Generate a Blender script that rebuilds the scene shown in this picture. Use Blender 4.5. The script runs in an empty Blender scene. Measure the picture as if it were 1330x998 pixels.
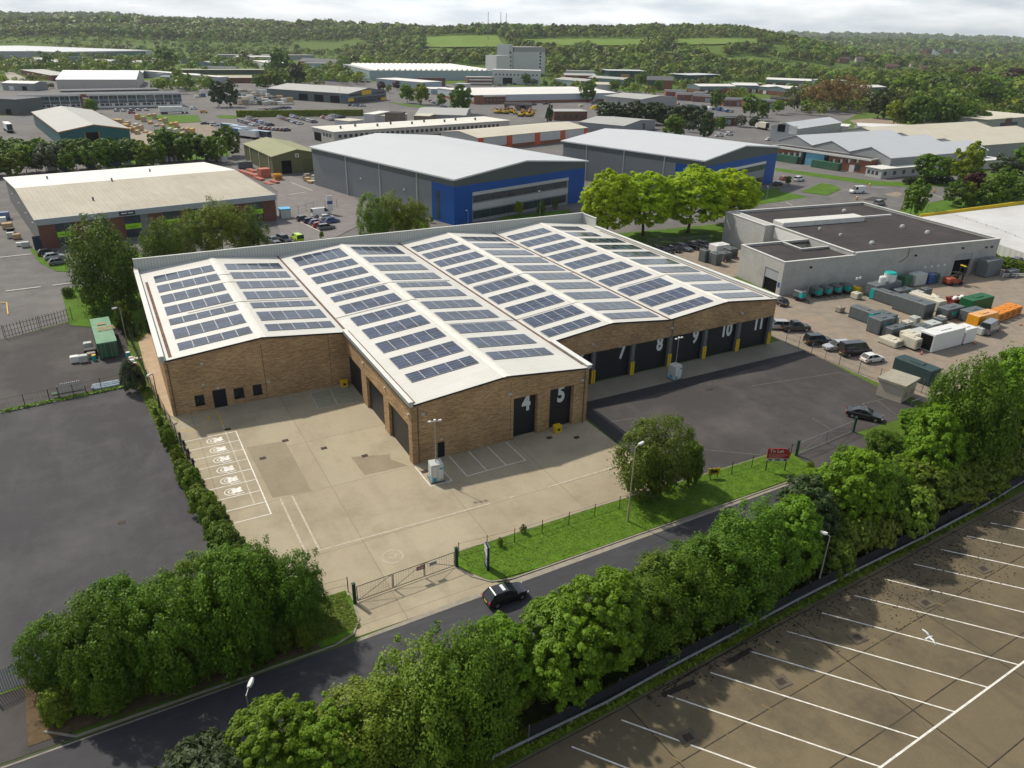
import bpy, math, random
import numpy as np
from mathutils import Matrix, Vector
R=math.radians
random.seed(7)
sc=bpy.context.scene
COL=sc.collection
# ------------------------------------------------------------------ camera (survey of the photograph)
F,P,RO,TH,CX,CY,H=965.0,0.441915,0.022475,0.506741,665.0,499.0,47.0
def _M():
    c,s=math.cos(P),math.sin(P)
    m=np.array([[1,0,0],[0,-s,-c],[0,c,-s]])
    cr_,sr=math.cos(RO),math.sin(RO)
    m=np.array([[cr_,-sr,0],[sr,cr_,0],[0,0,1]])@m
    ct,st=math.cos(TH),math.sin(TH)
    return m@np.array([[ct,-st,0],[st,ct,0],[0,0,1]])
CM=_M()
def G(px,py,z=0.0):
    """ground (or height z) point seen at a pixel of the 1330x998 photograph"""
    d=CM.T@np.array([(px-CX)/F,(py-CY)/F,1]); t=(z-H)/d[2]; return (float(d[0]*t),float(d[1]*t))
def PXL(X,Y,Z):
    q=CM@np.array([X,Y,Z-H]); return CX+F*q[0]/q[2],CY+F*q[1]/q[2]
def HT(x,y,py):
    lo,hi=-2,80
    for _ in range(40):
        m=(lo+hi)/2
        if PXL(x,y,m)[1]>py: lo=m
        else: hi=m
    return lo
def CR(ox,oy,s):
    return lambda x,y,z=0.0: G(ox+x/s,oy+y/s,z)
t1=CR(0,0,3.912);t2=CR(330,0,3.912);t3=CR(660,0,3.912);t4=CR(990,0,3.912)
m1=CR(0,140,3.912);m2=CR(330,140,3.912);m3=CR(660,140,3.912);m4=CR(990,140,3.912)
c1=CR(0,320,3.912);c2=CR(170,320,3.912);c4=CR(720,300,3.912);c5=CR(990,300,3.912);c6=CR(190,520,3.912);c7=CR(430,480,3.912);c8=CR(740,500,3.912)
r4=CR(1040,330,4.586);r3=CR(840,290,6.045);r2=CR(180,180,4.75);r1=CR(0,180,6.65);r5=CR(980,180,3.8);r7=CR(80,340,5.54);b3=CR(860,660,2.83);b1=CR(0,680,3.023)
cam=bpy.data.objects.new('camera',bpy.data.cameras.new('camera')); COL.objects.link(cam)
mw=Matrix.Identity(4)
for i in range(3):
    mw[i][0]=CM[0][i]; mw[i][1]=-CM[1][i]; mw[i][2]=-CM[2][i]
mw[2][3]=H; cam.matrix_world=mw
cam.data.sensor_width=36; cam.data.lens=F/1330*36; cam.data.clip_end=30000; cam.data.clip_start=.5
sc.camera=cam
# ------------------------------------------------------------------ materials
MATS={}
def s2l(c):
    return tuple(((v/255)/12.92 if v/255<=.04045 else ((v/255+.055)/1.055)**2.4) for v in c)
def new_mat(name):
    m=bpy.data.materials.new(name); m.use_nodes=True; nt=m.node_tree
    return m,nt,nt.nodes['Principled BSDF']
def N(nt,t,**k):
    n=nt.nodes.new(t)
    for a,b in k.items(): setattr(n,a,b)
    return n
def pm(name,col,rough=.7,var=.12,scale=.4,spec=.3,metal=0,stain=None,stain_scale=.08,stain_amt=.5,bump=0,stretch=(1,1,1),coords='Object',detail=6,objvar=0):
    """painted / mineral surface: two octaves of soft colour variation and an optional stain colour"""
    if name in MATS: return MATS[name]
    m,nt,b=new_mat(name); L=nt.links.new
    tc=N(nt,'ShaderNodeTexCoord'); mp=N(nt,'ShaderNodeMapping'); mp.inputs['Scale'].default_value=stretch
    L(tc.outputs[coords],mp.inputs[0])
    n1=N(nt,'ShaderNodeTexNoise'); n1.inputs['Scale'].default_value=scale; n1.inputs['Detail'].default_value=detail; n1.inputs['Roughness'].default_value=.65; L(mp.outputs[0],n1.inputs['Vector'])
    r=N(nt,'ShaderNodeMapRange'); r.inputs[1].default_value=.3; r.inputs[2].default_value=.7; r.inputs[3].default_value=1-var; r.inputs[4].default_value=1+var; L(n1.outputs[0],r.inputs[0])
    mx=N(nt,'ShaderNodeMix',data_type='RGBA',blend_type='MULTIPLY'); mx.inputs[0].default_value=1
    mx.inputs[6].default_value=(*col,1); L(r.outputs[0],mx.inputs[7]); out=mx.outputs[2]
    if stain:
        n2=N(nt,'ShaderNodeTexNoise'); n2.inputs['Scale'].default_value=stain_scale; n2.inputs['Detail'].default_value=7; n2.inputs['Roughness'].default_value=.7; L(mp.outputs[0],n2.inputs['Vector'])
        r2_=N(nt,'ShaderNodeMapRange'); r2_.inputs[1].default_value=.48; r2_.inputs[2].default_value=.68; r2_.inputs[4].default_value=stain_amt; L(n2.outputs[0],r2_.inputs[0])
        mx2=N(nt,'ShaderNodeMix',data_type='RGBA'); L(r2_.outputs[0],mx2.inputs[0]); L(out,mx2.inputs[6]); mx2.inputs[7].default_value=(*stain,1); out=mx2.outputs[2]
    if objvar:
        oi=N(nt,'ShaderNodeObjectInfo'); hs=N(nt,'ShaderNodeHueSaturation'); rr=N(nt,'ShaderNodeMapRange'); rr.inputs[3].default_value=1-objvar; rr.inputs[4].default_value=1+objvar
        L(oi.outputs['Random'],rr.inputs[0]); L(rr.outputs[0],hs.inputs['Value']); L(out,hs.inputs['Color']); out=hs.outputs[0]
    L(out,b.inputs['Base Color'])
    b.inputs['Roughness'].default_value=rough; b.inputs['Metallic'].default_value=metal; b.inputs['Specular IOR Level'].default_value=spec
    if bump:
        bp=N(nt,'ShaderNodeBump'); bp.inputs['Strength'].default_value=bump; bp.inputs['Distance'].default_value=.05; L(n1.outputs[0],bp.inputs['Height']); L(bp.outputs[0],b.inputs['Normal'])
    MATS[name]=m; return m
def leafmat(name,col,col2,trans=.35,scale=.5,attr=False,hue=.03,val=.25):
    if name in MATS: return MATS[name]
    m,nt,b=new_mat(name); L=nt.links.new
    tc=N(nt,'ShaderNodeTexCoord'); n1=N(nt,'ShaderNodeTexNoise'); n1.inputs['Scale'].default_value=scale; n1.inputs['Detail'].default_value=3
    L(tc.outputs['Object'],n1.inputs['Vector'])
    gm=N(nt,'ShaderNodeNewGeometry'); ad=N(nt,'ShaderNodeMath',operation='MULTIPLY_ADD'); L(gm.outputs['Random Per Island'],ad.inputs[0]); ad.inputs[1].default_value=.5; L(n1.outputs[0],ad.inputs[2])
    r=N(nt,'ShaderNodeMapRange'); r.inputs[1].default_value=.4; r.inputs[2].default_value=1.1; L(ad.outputs[0],r.inputs[0])
    mx=N(nt,'ShaderNodeMix',data_type='RGBA'); L(r.outputs[0],mx.inputs[0]); mx.inputs[6].default_value=(*col,1); mx.inputs[7].default_value=(*col2,1); out=mx.outputs[2]
    hs=N(nt,'ShaderNodeHueSaturation')
    if attr:
        at=N(nt,'ShaderNodeAttribute'); at.attribute_name='tint'; src=at.outputs['Fac']
    else:
        oi=N(nt,'ShaderNodeObjectInfo'); src=oi.outputs['Random']
    a=N(nt,'ShaderNodeMapRange'); a.inputs[3].default_value=.5-hue; a.inputs[4].default_value=.5+hue*.6; L(src,a.inputs[0]); L(a.outputs[0],hs.inputs['Hue'])
    wn=N(nt,'ShaderNodeTexWhiteNoise',noise_dimensions='1D'); L(src,wn.inputs['W'])
    c=N(nt,'ShaderNodeMapRange'); c.inputs[3].default_value=1-val; c.inputs[4].default_value=1+val; L(wn.outputs['Value'],c.inputs[0]); L(c.outputs[0],hs.inputs['Value'])
    L(out,hs.inputs['Color']); L(hs.outputs[0],b.inputs['Base Color']); b.inputs['Roughness'].default_value=.55; b.inputs['Specular IOR Level'].default_value=.25
    tr=N(nt,'ShaderNodeBsdfTranslucent'); L(hs.outputs[0],tr.inputs[0]); ms=N(nt,'ShaderNodeMixShader'); ms.inputs[0].default_value=trans
    L(b.outputs[0],ms.inputs[1]); L(tr.outputs[0],ms.inputs[2]); L(ms.outputs[0],nt.nodes['Material Output'].inputs[0])
    MATS[name]=m; return m
def brickmat(name,c_a,c_b,mortar,amt=.8):
    m,nt,b=new_mat(name); L=nt.links.new
    tc=N(nt,'ShaderNodeTexCoord'); sx=N(nt,'ShaderNodeSeparateXYZ'); L(tc.outputs['Object'],sx.inputs[0])
    ad=N(nt,'ShaderNodeMath',operation='ADD'); L(sx.outputs[0],ad.inputs[0]); L(sx.outputs[1],ad.inputs[1])
    cx=N(nt,'ShaderNodeCombineXYZ'); L(ad.outputs[0],cx.inputs[0]); L(sx.outputs[2],cx.inputs[1])
    bt=N(nt,'ShaderNodeTexBrick'); L(cx.outputs[0],bt.inputs[0]); bt.inputs['Scale'].default_value=1; bt.inputs['Brick Width'].default_value=.45; bt.inputs['Row Height'].default_value=.15
    bt.inputs['Mortar Size'].default_value=.012; bt.inputs['Color1'].default_value=(*c_a,1); bt.inputs['Color2'].default_value=(*c_b,1); bt.inputs['Mortar'].default_value=(*mortar,1)
    mp=N(nt,'ShaderNodeMapping'); mp.inputs['Scale'].default_value=(.5,5,1); L(cx.outputs[0],mp.inputs[0])
    n1=N(nt,'ShaderNodeTexNoise'); n1.inputs['Scale'].default_value=1.2; n1.inputs['Detail'].default_value=5; L(mp.outputs[0],n1.inputs['Vector'])
    n2=N(nt,'ShaderNodeTexNoise'); n2.inputs['Scale'].default_value=.22; n2.inputs['Detail'].default_value=6; L(cx.outputs[0],n2.inputs['Vector'])
    a2=N(nt,'ShaderNodeMath',operation='ADD'); L(n1.outputs[0],a2.inputs[0]); L(n2.outputs[0],a2.inputs[1])
    r=N(nt,'ShaderNodeMapRange'); r.inputs[1].default_value=.7; r.inputs[2].default_value=1.35; r.inputs[3].default_value=1-.42*amt; r.inputs[4].default_value=1+.5*amt; L(a2.outputs[0],r.inputs[0])
    mx=N(nt,'ShaderNodeMix',data_type='RGBA',blend_type='MULTIPLY'); mx.inputs[0].default_value=1; L(bt.outputs[0],mx.inputs[6]); L(r.outputs[0],mx.inputs[7])
    L(mx.outputs[2],b.inputs['Base Color']); b.inputs['Roughness'].default_value=.9; b.inputs['Specular IOR Level'].default_value=.15
    MATS[name]=m; return m
def roofmat(name,col,pitch=.5,axis='X',dirt=.25,rough=.45,dirtcol=None,lines=.12,stretch=None):
    """ribbed sheet roofing: ribs as bands across one axis, run-off dirt streaks along the other"""
    m,nt,b=new_mat(name); L=nt.links.new
    tc=N(nt,'ShaderNodeTexCoord'); w=N(nt,'ShaderNodeTexWave',bands_direction=axis); w.inputs['Scale'].default_value=.314/pitch; L(tc.outputs['Object'],w.inputs['Vector'])
    r=N(nt,'ShaderNodeMapRange'); r.inputs[1].default_value=.0; r.inputs[2].default_value=.35; r.inputs[3].default_value=1-lines*2; r.inputs[4].default_value=1; L(w.outputs[0],r.inputs[0])
    mp=N(nt,'ShaderNodeMapping'); mp.inputs['Scale'].default_value=stretch or ((1,.12,1) if axis=='X' else (.12,1,1)); L(tc.outputs['Object'],mp.inputs[0])
    n1=N(nt,'ShaderNodeTexNoise'); n1.inputs['Scale'].default_value=.7; n1.inputs['Detail'].default_value=8; n1.inputs['Roughness'].default_value=.75; L(mp.outputs[0],n1.inputs['Vector'])
    r2_=N(nt,'ShaderNodeMapRange'); r2_.inputs[1].default_value=.35; r2_.inputs[2].default_value=.75; r2_.inputs[4].default_value=dirt; L(n1.outputs[0],r2_.inputs[0])
    n2=N(nt,'ShaderNodeTexNoise'); n2.inputs['Scale'].default_value=.09; n2.inputs['Detail'].default_value=8; n2.inputs['Roughness'].default_value=.7; L(tc.outputs['Object'],n2.inputs['Vector'])
    r3_=N(nt,'ShaderNodeMapRange'); r3_.inputs[1].default_value=.4; r3_.inputs[2].default_value=.7; r3_.inputs[4].default_value=dirt*.8; L(n2.outputs[0],r3_.inputs[0])
    ad=N(nt,'ShaderNodeMath',operation='ADD'); L(r2_.outputs[0],ad.inputs[0]); L(r3_.outputs[0],ad.inputs[1])
    mx=N(nt,'ShaderNodeMix',data_type='RGBA'); L(ad.outputs[0],mx.inputs[0]); mx.inputs[6].default_value=(*col,1); dc=dirtcol or tuple(v*.6 for v in col); mx.inputs[7].default_value=(*dc,1)
    m2_=N(nt,'ShaderNodeMix',data_type='RGBA',blend_type='MULTIPLY'); m2_.inputs[0].default_value=1; L(mx.outputs[2],m2_.inputs[6]); L(r.outputs[0],m2_.inputs[7])
    L(m2_.outputs[2],b.inputs['Base Color']); b.inputs['Roughness'].default_value=rough
    MATS[name]=m; return m
# ------------------------------------------------------------------ mesh builder
class MB:
    def __init__(s): s.v=[];s.f=[];s.m=[];s.T=None
    def add(s,vs,fs,mi=0):
        o=len(s.v); s.v+=[tuple(p) for p in vs]; s.f+=[[o+i for i in f] for f in fs]; s.m+=[mi]*len(fs)
    def box(s,x0,y0,z0,x1,y1,z1,mi=0,top=None):
        if x0>x1:x0,x1=x1,x0
        if y0>y1:y0,y1=y1,y0
        vs=[(x0,y0,z0),(x1,y0,z0),(x1,y1,z0),(x0,y1,z0),(x0,y0,z1),(x1,y0,z1),(x1,y1,z1),(x0,y1,z1)]
        fs=[(0,3,2,1),(4,5,6,7),(0,1,5,4),(1,2,6,5),(2,3,7,6),(3,0,4,7)]
        o=len(s.v); s.v+=vs; s.f+=[[o+i for i in f] for f in fs]; s.m+=[mi, mi if top is None else top]+[mi]*4
    def bev(s,x0,y0,z0,x1,y1,z1,b=.05,mi=0):
        """box with chamfered vertical edges and top rim"""
        pts=[(x0+b,y0),(x1-b,y0),(x1,y0+b),(x1,y1-b),(x1-b,y1),(x0+b,y1),(x0,y1-b),(x0,y0+b)]
        c=((x0+x1)/2,(y0+y1)/2); ins=[(p[0]+(b if p[0]<c[0] else -b)*.8,p[1]+(b if p[1]<c[1] else -b)*.8) for p in pts]
        vs=[(p[0],p[1],z0) for p in pts]+[(p[0],p[1],z1-b) for p in pts]+[(p[0],p[1],z1) for p in ins]
        fs=[tuple(range(7,-1,-1)),tuple(range(16,24))]
        for i in range(8):
            j=(i+1)%8; fs+=[(i,j,8+j,8+i),(8+i,8+j,16+j,16+i)]
        s.add(vs,fs,mi)
    def obox(s,cx,cy,z0,l,w,h,a=0,mi=0):
        """box centred cx,cy length l along angle a"""
        c,q=math.cos(a),math.sin(a); vs=[]
        for z in (z0,z0+h):
            for u,v in ((-l/2,-w/2),(l/2,-w/2),(l/2,w/2),(-l/2,w/2)): vs.append((cx+u*c-v*q,cy+u*q+v*c,z))
        s.add(vs,[(0,3,2,1),(4,5,6,7),(0,1,5,4),(1,2,6,5),(2,3,7,6),(3,0,4,7)],mi)
    def prism(s,poly,z0,z1,mi=0,top=None):
        n=len(poly); vs=[(p[0],p[1],z0) for p in poly]+[(p[0],p[1],z1) for p in poly]
        s.add(vs,[tuple(range(n-1,-1,-1))]+[(i,(i+1)%n,n+(i+1)%n,n+i) for i in range(n)],mi); s.add(vs,[tuple(range(n,2*n))],mi if top is None else top)
    def xprism(s,prof,x0,x1,mi=0,axis='x'):
        """profile (y,z) extruded along x, or (x,z) along y"""
        n=len(prof)
        if axis=='x': a=[(x0,p[0],p[1]) for p in prof];b=[(x1,p[0],p[1]) for p in prof]
        else: a=[(p[0],x0,p[1]) for p in prof];b=[(p[0],x1,p[1]) for p in prof]
        s.add(a+b,[tuple(range(n)),tuple(range(2*n-1,n-1,-1))]+[(i,n+i,n+(i+1)%n,(i+1)%n) for i in range(n)],mi)
    def quad(s,a,b,c,d,mi=0): s.add([a,b,c,d],[(0,1,2,3)],mi)
    def poly(s,pts,z,mi=0): s.add([(p[0],p[1],z) for p in pts],[tuple(range(len(pts)))],mi)
    def tube(s,p0,p1,r0,r1=None,n=8,mi=0):
        r1=r0 if r1 is None else r1
        p0=Vector(p0);p1=Vector(p1); d=(p1-p0)
        if d.length<1e-6: return
        q=d.to_track_quat('Z','Y'); vs=[]
        for p,r in ((p0,r0),(p1,r1)):
            for i in range(n):
                a=2*math.pi*i/n; vs.append(tuple(p+q@Vector((r*math.cos(a),r*math.sin(a),0))))
        s.add(vs,[(i,(i+1)%n,n+(i+1)%n,n+i) for i in range(n)]+[tuple(range(n-1,-1,-1)),tuple(range(n,2*n))],mi)
    def path(s,pts,r,n=6,mi=0):
        for a,b in zip(pts,pts[1:]): s.tube(a,b,r,r,n,mi)
    def line(s,a,b,w,z,mi=0):
        dx,dy=b[0]-a[0],b[1]-a[1]; l=math.hypot(dx,dy) or 1; nx,ny=-dy/l*w/2,dx/l*w/2
        s.add([(a[0]-nx,a[1]-ny,z),(b[0]-nx,b[1]-ny,z),(b[0]+nx,b[1]+ny,z),(a[0]+nx,a[1]+ny,z)],[(0,1,2,3)],mi)
    def ring(s,c,r0,r1,z,a0=0,a1=360,n=24,mi=0):
        vs=[]
        for i in range(n+1):
            a=R(a0+(a1-a0)*i/n); vs+=[(c[0]+r0*math.cos(a),c[1]+r0*math.sin(a),z),(c[0]+r1*math.cos(a),c[1]+r1*math.sin(a),z)]
        s.add(vs,[(2*i,2*i+1,2*i+3,2*i+2) for i in range(n)],mi)
    def build(s,name,mats,parent=None,loc=None,rz=0,smooth=False,data=None):
        me=bpy.data.meshes.new(name); me.from_pydata(s.v,[],s.f)
        if not isinstance(mats,(list,tuple)): mats=[mats]
        for m in mats: me.materials.append(m)
        me.polygons.foreach_set('material_index',s.m)
        if smooth: me.polygons.foreach_set('use_smooth',[True]*len(s.f))
        me.update()
        o=bpy.data.objects.new(name,me); COL.objects.link(o)
        if loc is not None: o.location=loc
        if rz: o.rotation_euler.z=rz
        if parent: par(o,parent)
        return o
def tag(o,label=None,cat=None,group=None,kind=None):
    if label: o['label']=label
    if cat: o['category']=cat
    if group: o['group']=group
    if kind: o['kind']=kind
    return o
def thing(name,label,cat,loc=(0,0,0),rz=0,group=None):
    o=bpy.data.objects.new(name,None); COL.objects.link(o); o.location=loc if len(loc)==3 else (loc[0],loc[1],0); o.rotation_euler.z=rz
    o.empty_display_size=.3
    return tag(o,label,cat,group)
KIDS={}
def par(c,p):
    c.parent=p; KIDS.setdefault(p.name,[]).append(c)
def kids(o):
    return list(KIDS.get(o.name,[]))
def dup(o,loc=None,rz=None,label=None,group=None,scale=None,parent=None,zs=None):
    c=o.copy(); COL.objects.link(c)
    c.parent=None
    if parent is not None: par(c,parent)
    if loc is not None: c.location=loc if len(loc)==3 else (loc[0],loc[1],o.location.z)
    if rz is not None: c.rotation_euler.z=rz
    if scale is not None: c.scale=scale if isinstance(scale,(tuple,list)) else (scale,)*3
    if label: c['label']=label
    if group: c['group']=group
    elif label and 'group' in c: del c['group']
    for k in kids(o): dup(k,parent=c)
    return c
def structure(mb,name,mat,z=0): 
    o=mb.build(name,mat); o['kind']='structure'; return o
def paint(o,m,slot=0):
    o.material_slots[slot].link='OBJECT'; o.material_slots[slot].material=m
# ------------------------------------------------------------------ light and sky
SUN=Vector((-2.7,6.8,8.1)).normalized()
w=bpy.data.worlds.new('World'); sc.world=w; w.use_nodes=True; nt=w.node_tree; L=nt.links.new
bg=nt.nodes['Background']; sky=N(nt,'ShaderNodeTexSky',sky_type='NISHITA'); sky.sun_disc=False
sky.sun_elevation=math.asin(SUN.z); sky.sun_rotation=math.atan2(SUN.x,SUN.y); sky.air_density=1.2; sky.dust_density=2.5
tc=N(nt,'ShaderNodeTexCoord'); mp=N(nt,'ShaderNodeMapping'); mp.inputs['Scale'].default_value=(1,1,5); L(tc.outputs['Generated'],mp.inputs[0])
n1=N(nt,'ShaderNodeTexNoise'); n1.inputs['Scale'].default_value=3.2; n1.inputs['Detail'].default_value=8; n1.inputs['Roughness'].default_value=.55; L(mp.outputs[0],n1.inputs['Vector'])
r=N(nt,'ShaderNodeMapRange'); r.inputs[1].default_value=.3; r.inputs[2].default_value=.62; r.inputs[3].default_value=.75; r.inputs[4].default_value=1; L(n1.outputs[0],r.inputs[0])
n2=N(nt,'ShaderNodeTexNoise'); n2.inputs['Scale'].default_value=7; n2.inputs['Detail'].default_value=7; L(mp.outputs[0],n2.inputs['Vector'])
cr_=N(nt,'ShaderNodeMix',data_type='RGBA'); rn2=N(nt,'ShaderNodeMapRange'); rn2.inputs[1].default_value=.36; rn2.inputs[2].default_value=.64; L(n2.outputs[0],rn2.inputs[0]); L(rn2.outputs[0],cr_.inputs[0]); cr_.inputs[6].default_value=(7.6,8.5,9.3,1); cr_.inputs[7].default_value=(13.6,13.8,13.8,1)
sz=N(nt,'ShaderNodeSeparateXYZ'); L(tc.outputs['Generated'],sz.inputs[0]); rz_=N(nt,'ShaderNodeMapRange'); rz_.inputs[1].default_value=.05; rz_.inputs[2].default_value=.5; rz_.inputs[3].default_value=1; rz_.inputs[4].default_value=.26; L(sz.outputs[2],rz_.inputs[0]); ml=N(nt,'ShaderNodeMath',operation='MULTIPLY'); L(r.outputs[0],ml.inputs[0]); L(rz_.outputs[0],ml.inputs[1])
mx=N(nt,'ShaderNodeMix',data_type='RGBA'); L(ml.outputs[0],mx.inputs[0]); L(sky.outputs[0],mx.inputs[6]); L(cr_.outputs[2],mx.inputs[7]); L(mx.outputs[2],bg.inputs[0]); bg.inputs[1].default_value=.088
sl=bpy.data.lights.new('sun','SUN'); sl.energy=4.0; sl.angle=R(1.6); sl.color=(1,.93,.8); so=bpy.data.objects.new('sun',sl); COL.objects.link(so)
so.rotation_euler=(-SUN).to_track_quat('-Z','Y').to_euler()
vs_=sc.view_settings; vs_.view_transform='Standard'; vs_.look='None'; vs_.gamma=1; vs_.use_curve_mapping=False; vs_.exposure=.12
sc.cycles.max_bounces=6; sc.cycles.diffuse_bounces=3; sc.cycles.transparent_max_bounces=8; sc.cycles.volume_bounces=0
# ------------------------------------------------------------------ terrain
B0=math.degrees(math.atan2(CM[2][0],CM[2][1]))
def lerp(tab,x):
    if x<=tab[0][0]: return tab[0][1]
    for (a,b),(c,d) in zip(tab,tab[1:]):
        if x<=c: return b+(d-b)*(x-a)/(c-a)
    return tab[-1][1]
def relx(b):
    """image column for a bearing"""
    q=CM@np.array([math.sin(R(b)),math.cos(R(b)),0]); return CX+F*q[0]/max(q[2],.35)
NEAR=[(-400,30),(0,35),(200,38),(330,40),(420,42),(500,42),(560,40),(640,46),(720,49),(850,54),(960,54),(1000,46),(1050,34),(1100,18),(1160,4),(1250,0),(1500,0)]
FAR=[(-400,55),(0,62),(150,64),(330,52),(450,40),(900,35),(1100,30),(1170,36),(1210,32),(1330,22),(1600,22)]
def sst(a,b,x):
    t=max(0,min(1,(x-a)/(b-a))); return t*t*(3-2*t)
def hz(x,y):
    r_=math.hypot(x,y)
    if r_<900: return 0.0
    col=relx(math.degrees(math.atan2(x,y)))
    n=lerp(NEAR,col); f=lerp(FAR,col)
    rs=lerp([(440,1500),(600,950)],col); z=n*sst(rs,rs+850,r_)
    z+= (f*1.0-n)*sst(2700,3900,r_)-12*sst(rs+950,rs+1300,r_)*(1-sst(2900,3700,r_))
    if r_>5000: z+=(44*sst(5000,7500,r_))*(1 if col>1000 else .2)
    return z
asph=pm('asphalt',(.052,.052,.056),.9,.22,.9,.2,stain=(.105,.1,.095),stain_scale=.12,stain_amt=.55)
ms=MB(); rr=[0,60,130,220,340,500,680,900]+[900*1.045**i for i in range(1,60)]
NA=240; ms.v.append((0,0,0))
for q in rr[1:]:
    for i in range(NA):
        a=2*math.pi*i/NA; x,y=q*math.sin(a),q*math.cos(a); ms.v.append((x,y,hz(x,y)))
for i in range(NA): ms.f.append((0,1+(i+1)%NA,1+i))
for k in range(len(rr)-2):
    for i in range(NA):
        a=1+k*NA+i;b=1+k*NA+(i+1)%NA; ms.f.append((a,b,b+NA,a+NA))
ms.m=[0]*len(ms.f)
grass=pm('grass',(.075,.125,.018),.95,.3,.35,.1,stain=(.105,.13,.035),stain_scale=.05,stain_amt=.7)
structure(ms,'ground',grass)
# ------------------------------------------------------------------ surfaces
def slab(name,mat,*polys,z=.01):
    b=MB()
    for p in polys: b.poly(p,z)
    for i,f in enumerate(b.f):   # force faces upwards
        a,c,d=[Vector(b.v[j]) for j in f[:3]]
        s=0
        for j in range(len(f)):
            p,q=b.v[f[j]],b.v[f[(j+1)%len(f)]]; s+=p[0]*q[1]-q[0]*p[1]
        if s<0: b.f[i]=list(reversed(f))
    return structure(b,name,mat)
def rc(x0,y0,x1,y1): return [(x0,y0),(x1,y0),(x1,y1),(x0,y1)]
# concrete with cast slabs
def concmat(name,col,col2,jw,jh,off=(0,0),joint=(.1,.085,.065),jsize=.006,rot=0,stain=(.1,.08,.055),st=.6,wear=None):
    m,nt,b=new_mat(name); L=nt.links.new
    tc=N(nt,'ShaderNodeTexCoord'); mp=N(nt,'ShaderNodeMapping'); mp.inputs['Location'].default_value=(-off[0],-off[1],0); mp.inputs['Rotation'].default_value=(0,0,rot); L(tc.outputs['Object'],mp.inputs[0])
    bt=N(nt,'ShaderNodeTexBrick'); bt.offset=0; bt.inputs['Scale'].default_value=1; bt.inputs['Brick Width'].default_value=jw; bt.inputs['Row Height'].default_value=jh; bt.inputs['Mortar Size'].default_value=jsize; bt.inputs['Mortar Smooth'].default_value=.3
    bt.inputs['Color1'].default_value=(*col,1); bt.inputs['Color2'].default_value=(*col2,1); bt.inputs['Mortar'].default_value=(*joint,1); L(mp.outputs[0],bt.inputs[0])
    out=bt.outputs[0]
    for sc_,lo,hi,amt,cc,stretch in ((.09,.47,.7,st,stain,(1,1,1)),(.35,.5,.75,st*.6,stain,(1,.3,1)),(1.6,.35,.8,.22,tuple(v*1.3 for v in col),(1,1,1)),(5,.4,.8,.18,stain,(1,1,1)),(17,.45,.7,.22,stain,(1,1,1)),(.02,.4,.65,st*.35,stain,(1,1,1))):
        m0=N(nt,'ShaderNodeMapping'); m0.inputs['Scale'].default_value=stretch; L(mp.outputs[0],m0.inputs[0])
        n=N(nt,'ShaderNodeTexNoise'); n.inputs['Scale'].default_value=sc_; n.inputs['Detail'].default_value=8; n.inputs['Roughness'].default_value=.68; L(m0.outputs[0],n.inputs['Vector'])
        r=N(nt,'ShaderNodeMapRange'); r.inputs[1].default_value=lo; r.inputs[2].default_value=hi; r.inputs[4].default_value=amt; L(n.outputs[0],r.inputs[0])
        x=N(nt,'ShaderNodeMix',data_type='RGBA'); L(r.outputs[0],x.inputs[0]); L(out,x.inputs[6]); x.inputs[7].default_value=(*cc,1); out=x.outputs[2]
    L(out,b.inputs['Base Color']); b.inputs['Roughness'].default_value=.9; b.inputs['Specular IOR Level'].default_value=.2
    MATS[name]=m; return m
conc=concmat('yard_concrete',(.39,.34,.24),(.355,.305,.215),11.7,11.3,(5.1,4.1),joint=(.17,.14,.1),jsize=.035,stain=(.19,.155,.105),st=.7)
conc_dk=concmat('apron_concrete',(.2,.185,.15),(.235,.215,.17),7.1,30,(58.9,0),joint=(.12,.11,.09),stain=(.13,.12,.09),st=.6)
carpark=concmat('carpark_concrete',(.172,.138,.082),(.138,.11,.066),30,5.8,(0,1.2),joint=(.018,.016,.013),jsize=.06,rot=-.05,stain=(.055,.048,.036),st=.95)
tar=concmat('yard_tarmac',(.043,.042,.045),(.043,.042,.045),900,900,(-400,-400),stain=(.1,.097,.1),st=.8,joint=(.04,.04,.04))
tar2=concmat('worn_tarmac',(.043,.039,.038),(.043,.039,.038),900,900,(-400,-400),stain=(.105,.096,.092),st=.75,joint=(.04,.04,.04))
road=pm('road_asphalt',(.042,.042,.047),.8,.14,2,.3,stain=(.072,.072,.078),stain_scale=.25,stain_amt=.5,stretch=(.25,1,1))
dust=pm('dusty_yard',(.23,.195,.155),.95,.16,.5,.15,stain=(.3,.22,.15),stain_scale=.07,stain_amt=.8)
grey=pm('industrial_asphalt',(.125,.12,.118),.9,.2,.25,.2,stain=(.19,.175,.155),stain_scale=.03,stain_amt=.7)
verge=pm('verge_grass',(.075,.15,.012),.95,.4,1.2,.1,stain=(.11,.17,.025),stain_scale=.3,stain_amt=.6)
white=pm('road_paint',(.66,.64,.58),.7,.25,2.5,.3,stain=(.4,.37,.3),stain_scale=1.2,stain_amt=.6)
faded=pm('worn_paint',(.42,.38,.3),.8,.25,2.5,.3,stain=(.33,.28,.2),stain_scale=.9,stain_amt=.9)
yellow=pm('yellow_paint',(.55,.33,.05),.7,.2,2,.3)
kerbm=pm('kerb_concrete',(.26,.235,.19),.9,.2,1.5,.2)
mud=pm('bare_soil',(.11,.078,.045),.95,.3,1.2,.1)
slab('industrial_paving',grey,[(-60,138.6),(-17.8,138.6),(-8.4,143.7),(-8.2,150),(260,150),(330,200),(300,262),(560,420),(420,640),(200,800),(-90,820),(-140,420)],z=.012)
slab('car_park_surface',carpark,[(-60,-60),(170,-60),(170,39.6),(89,35.2),(52,33.2),(16,31.2),(-60,27)],z=.02)
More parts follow.
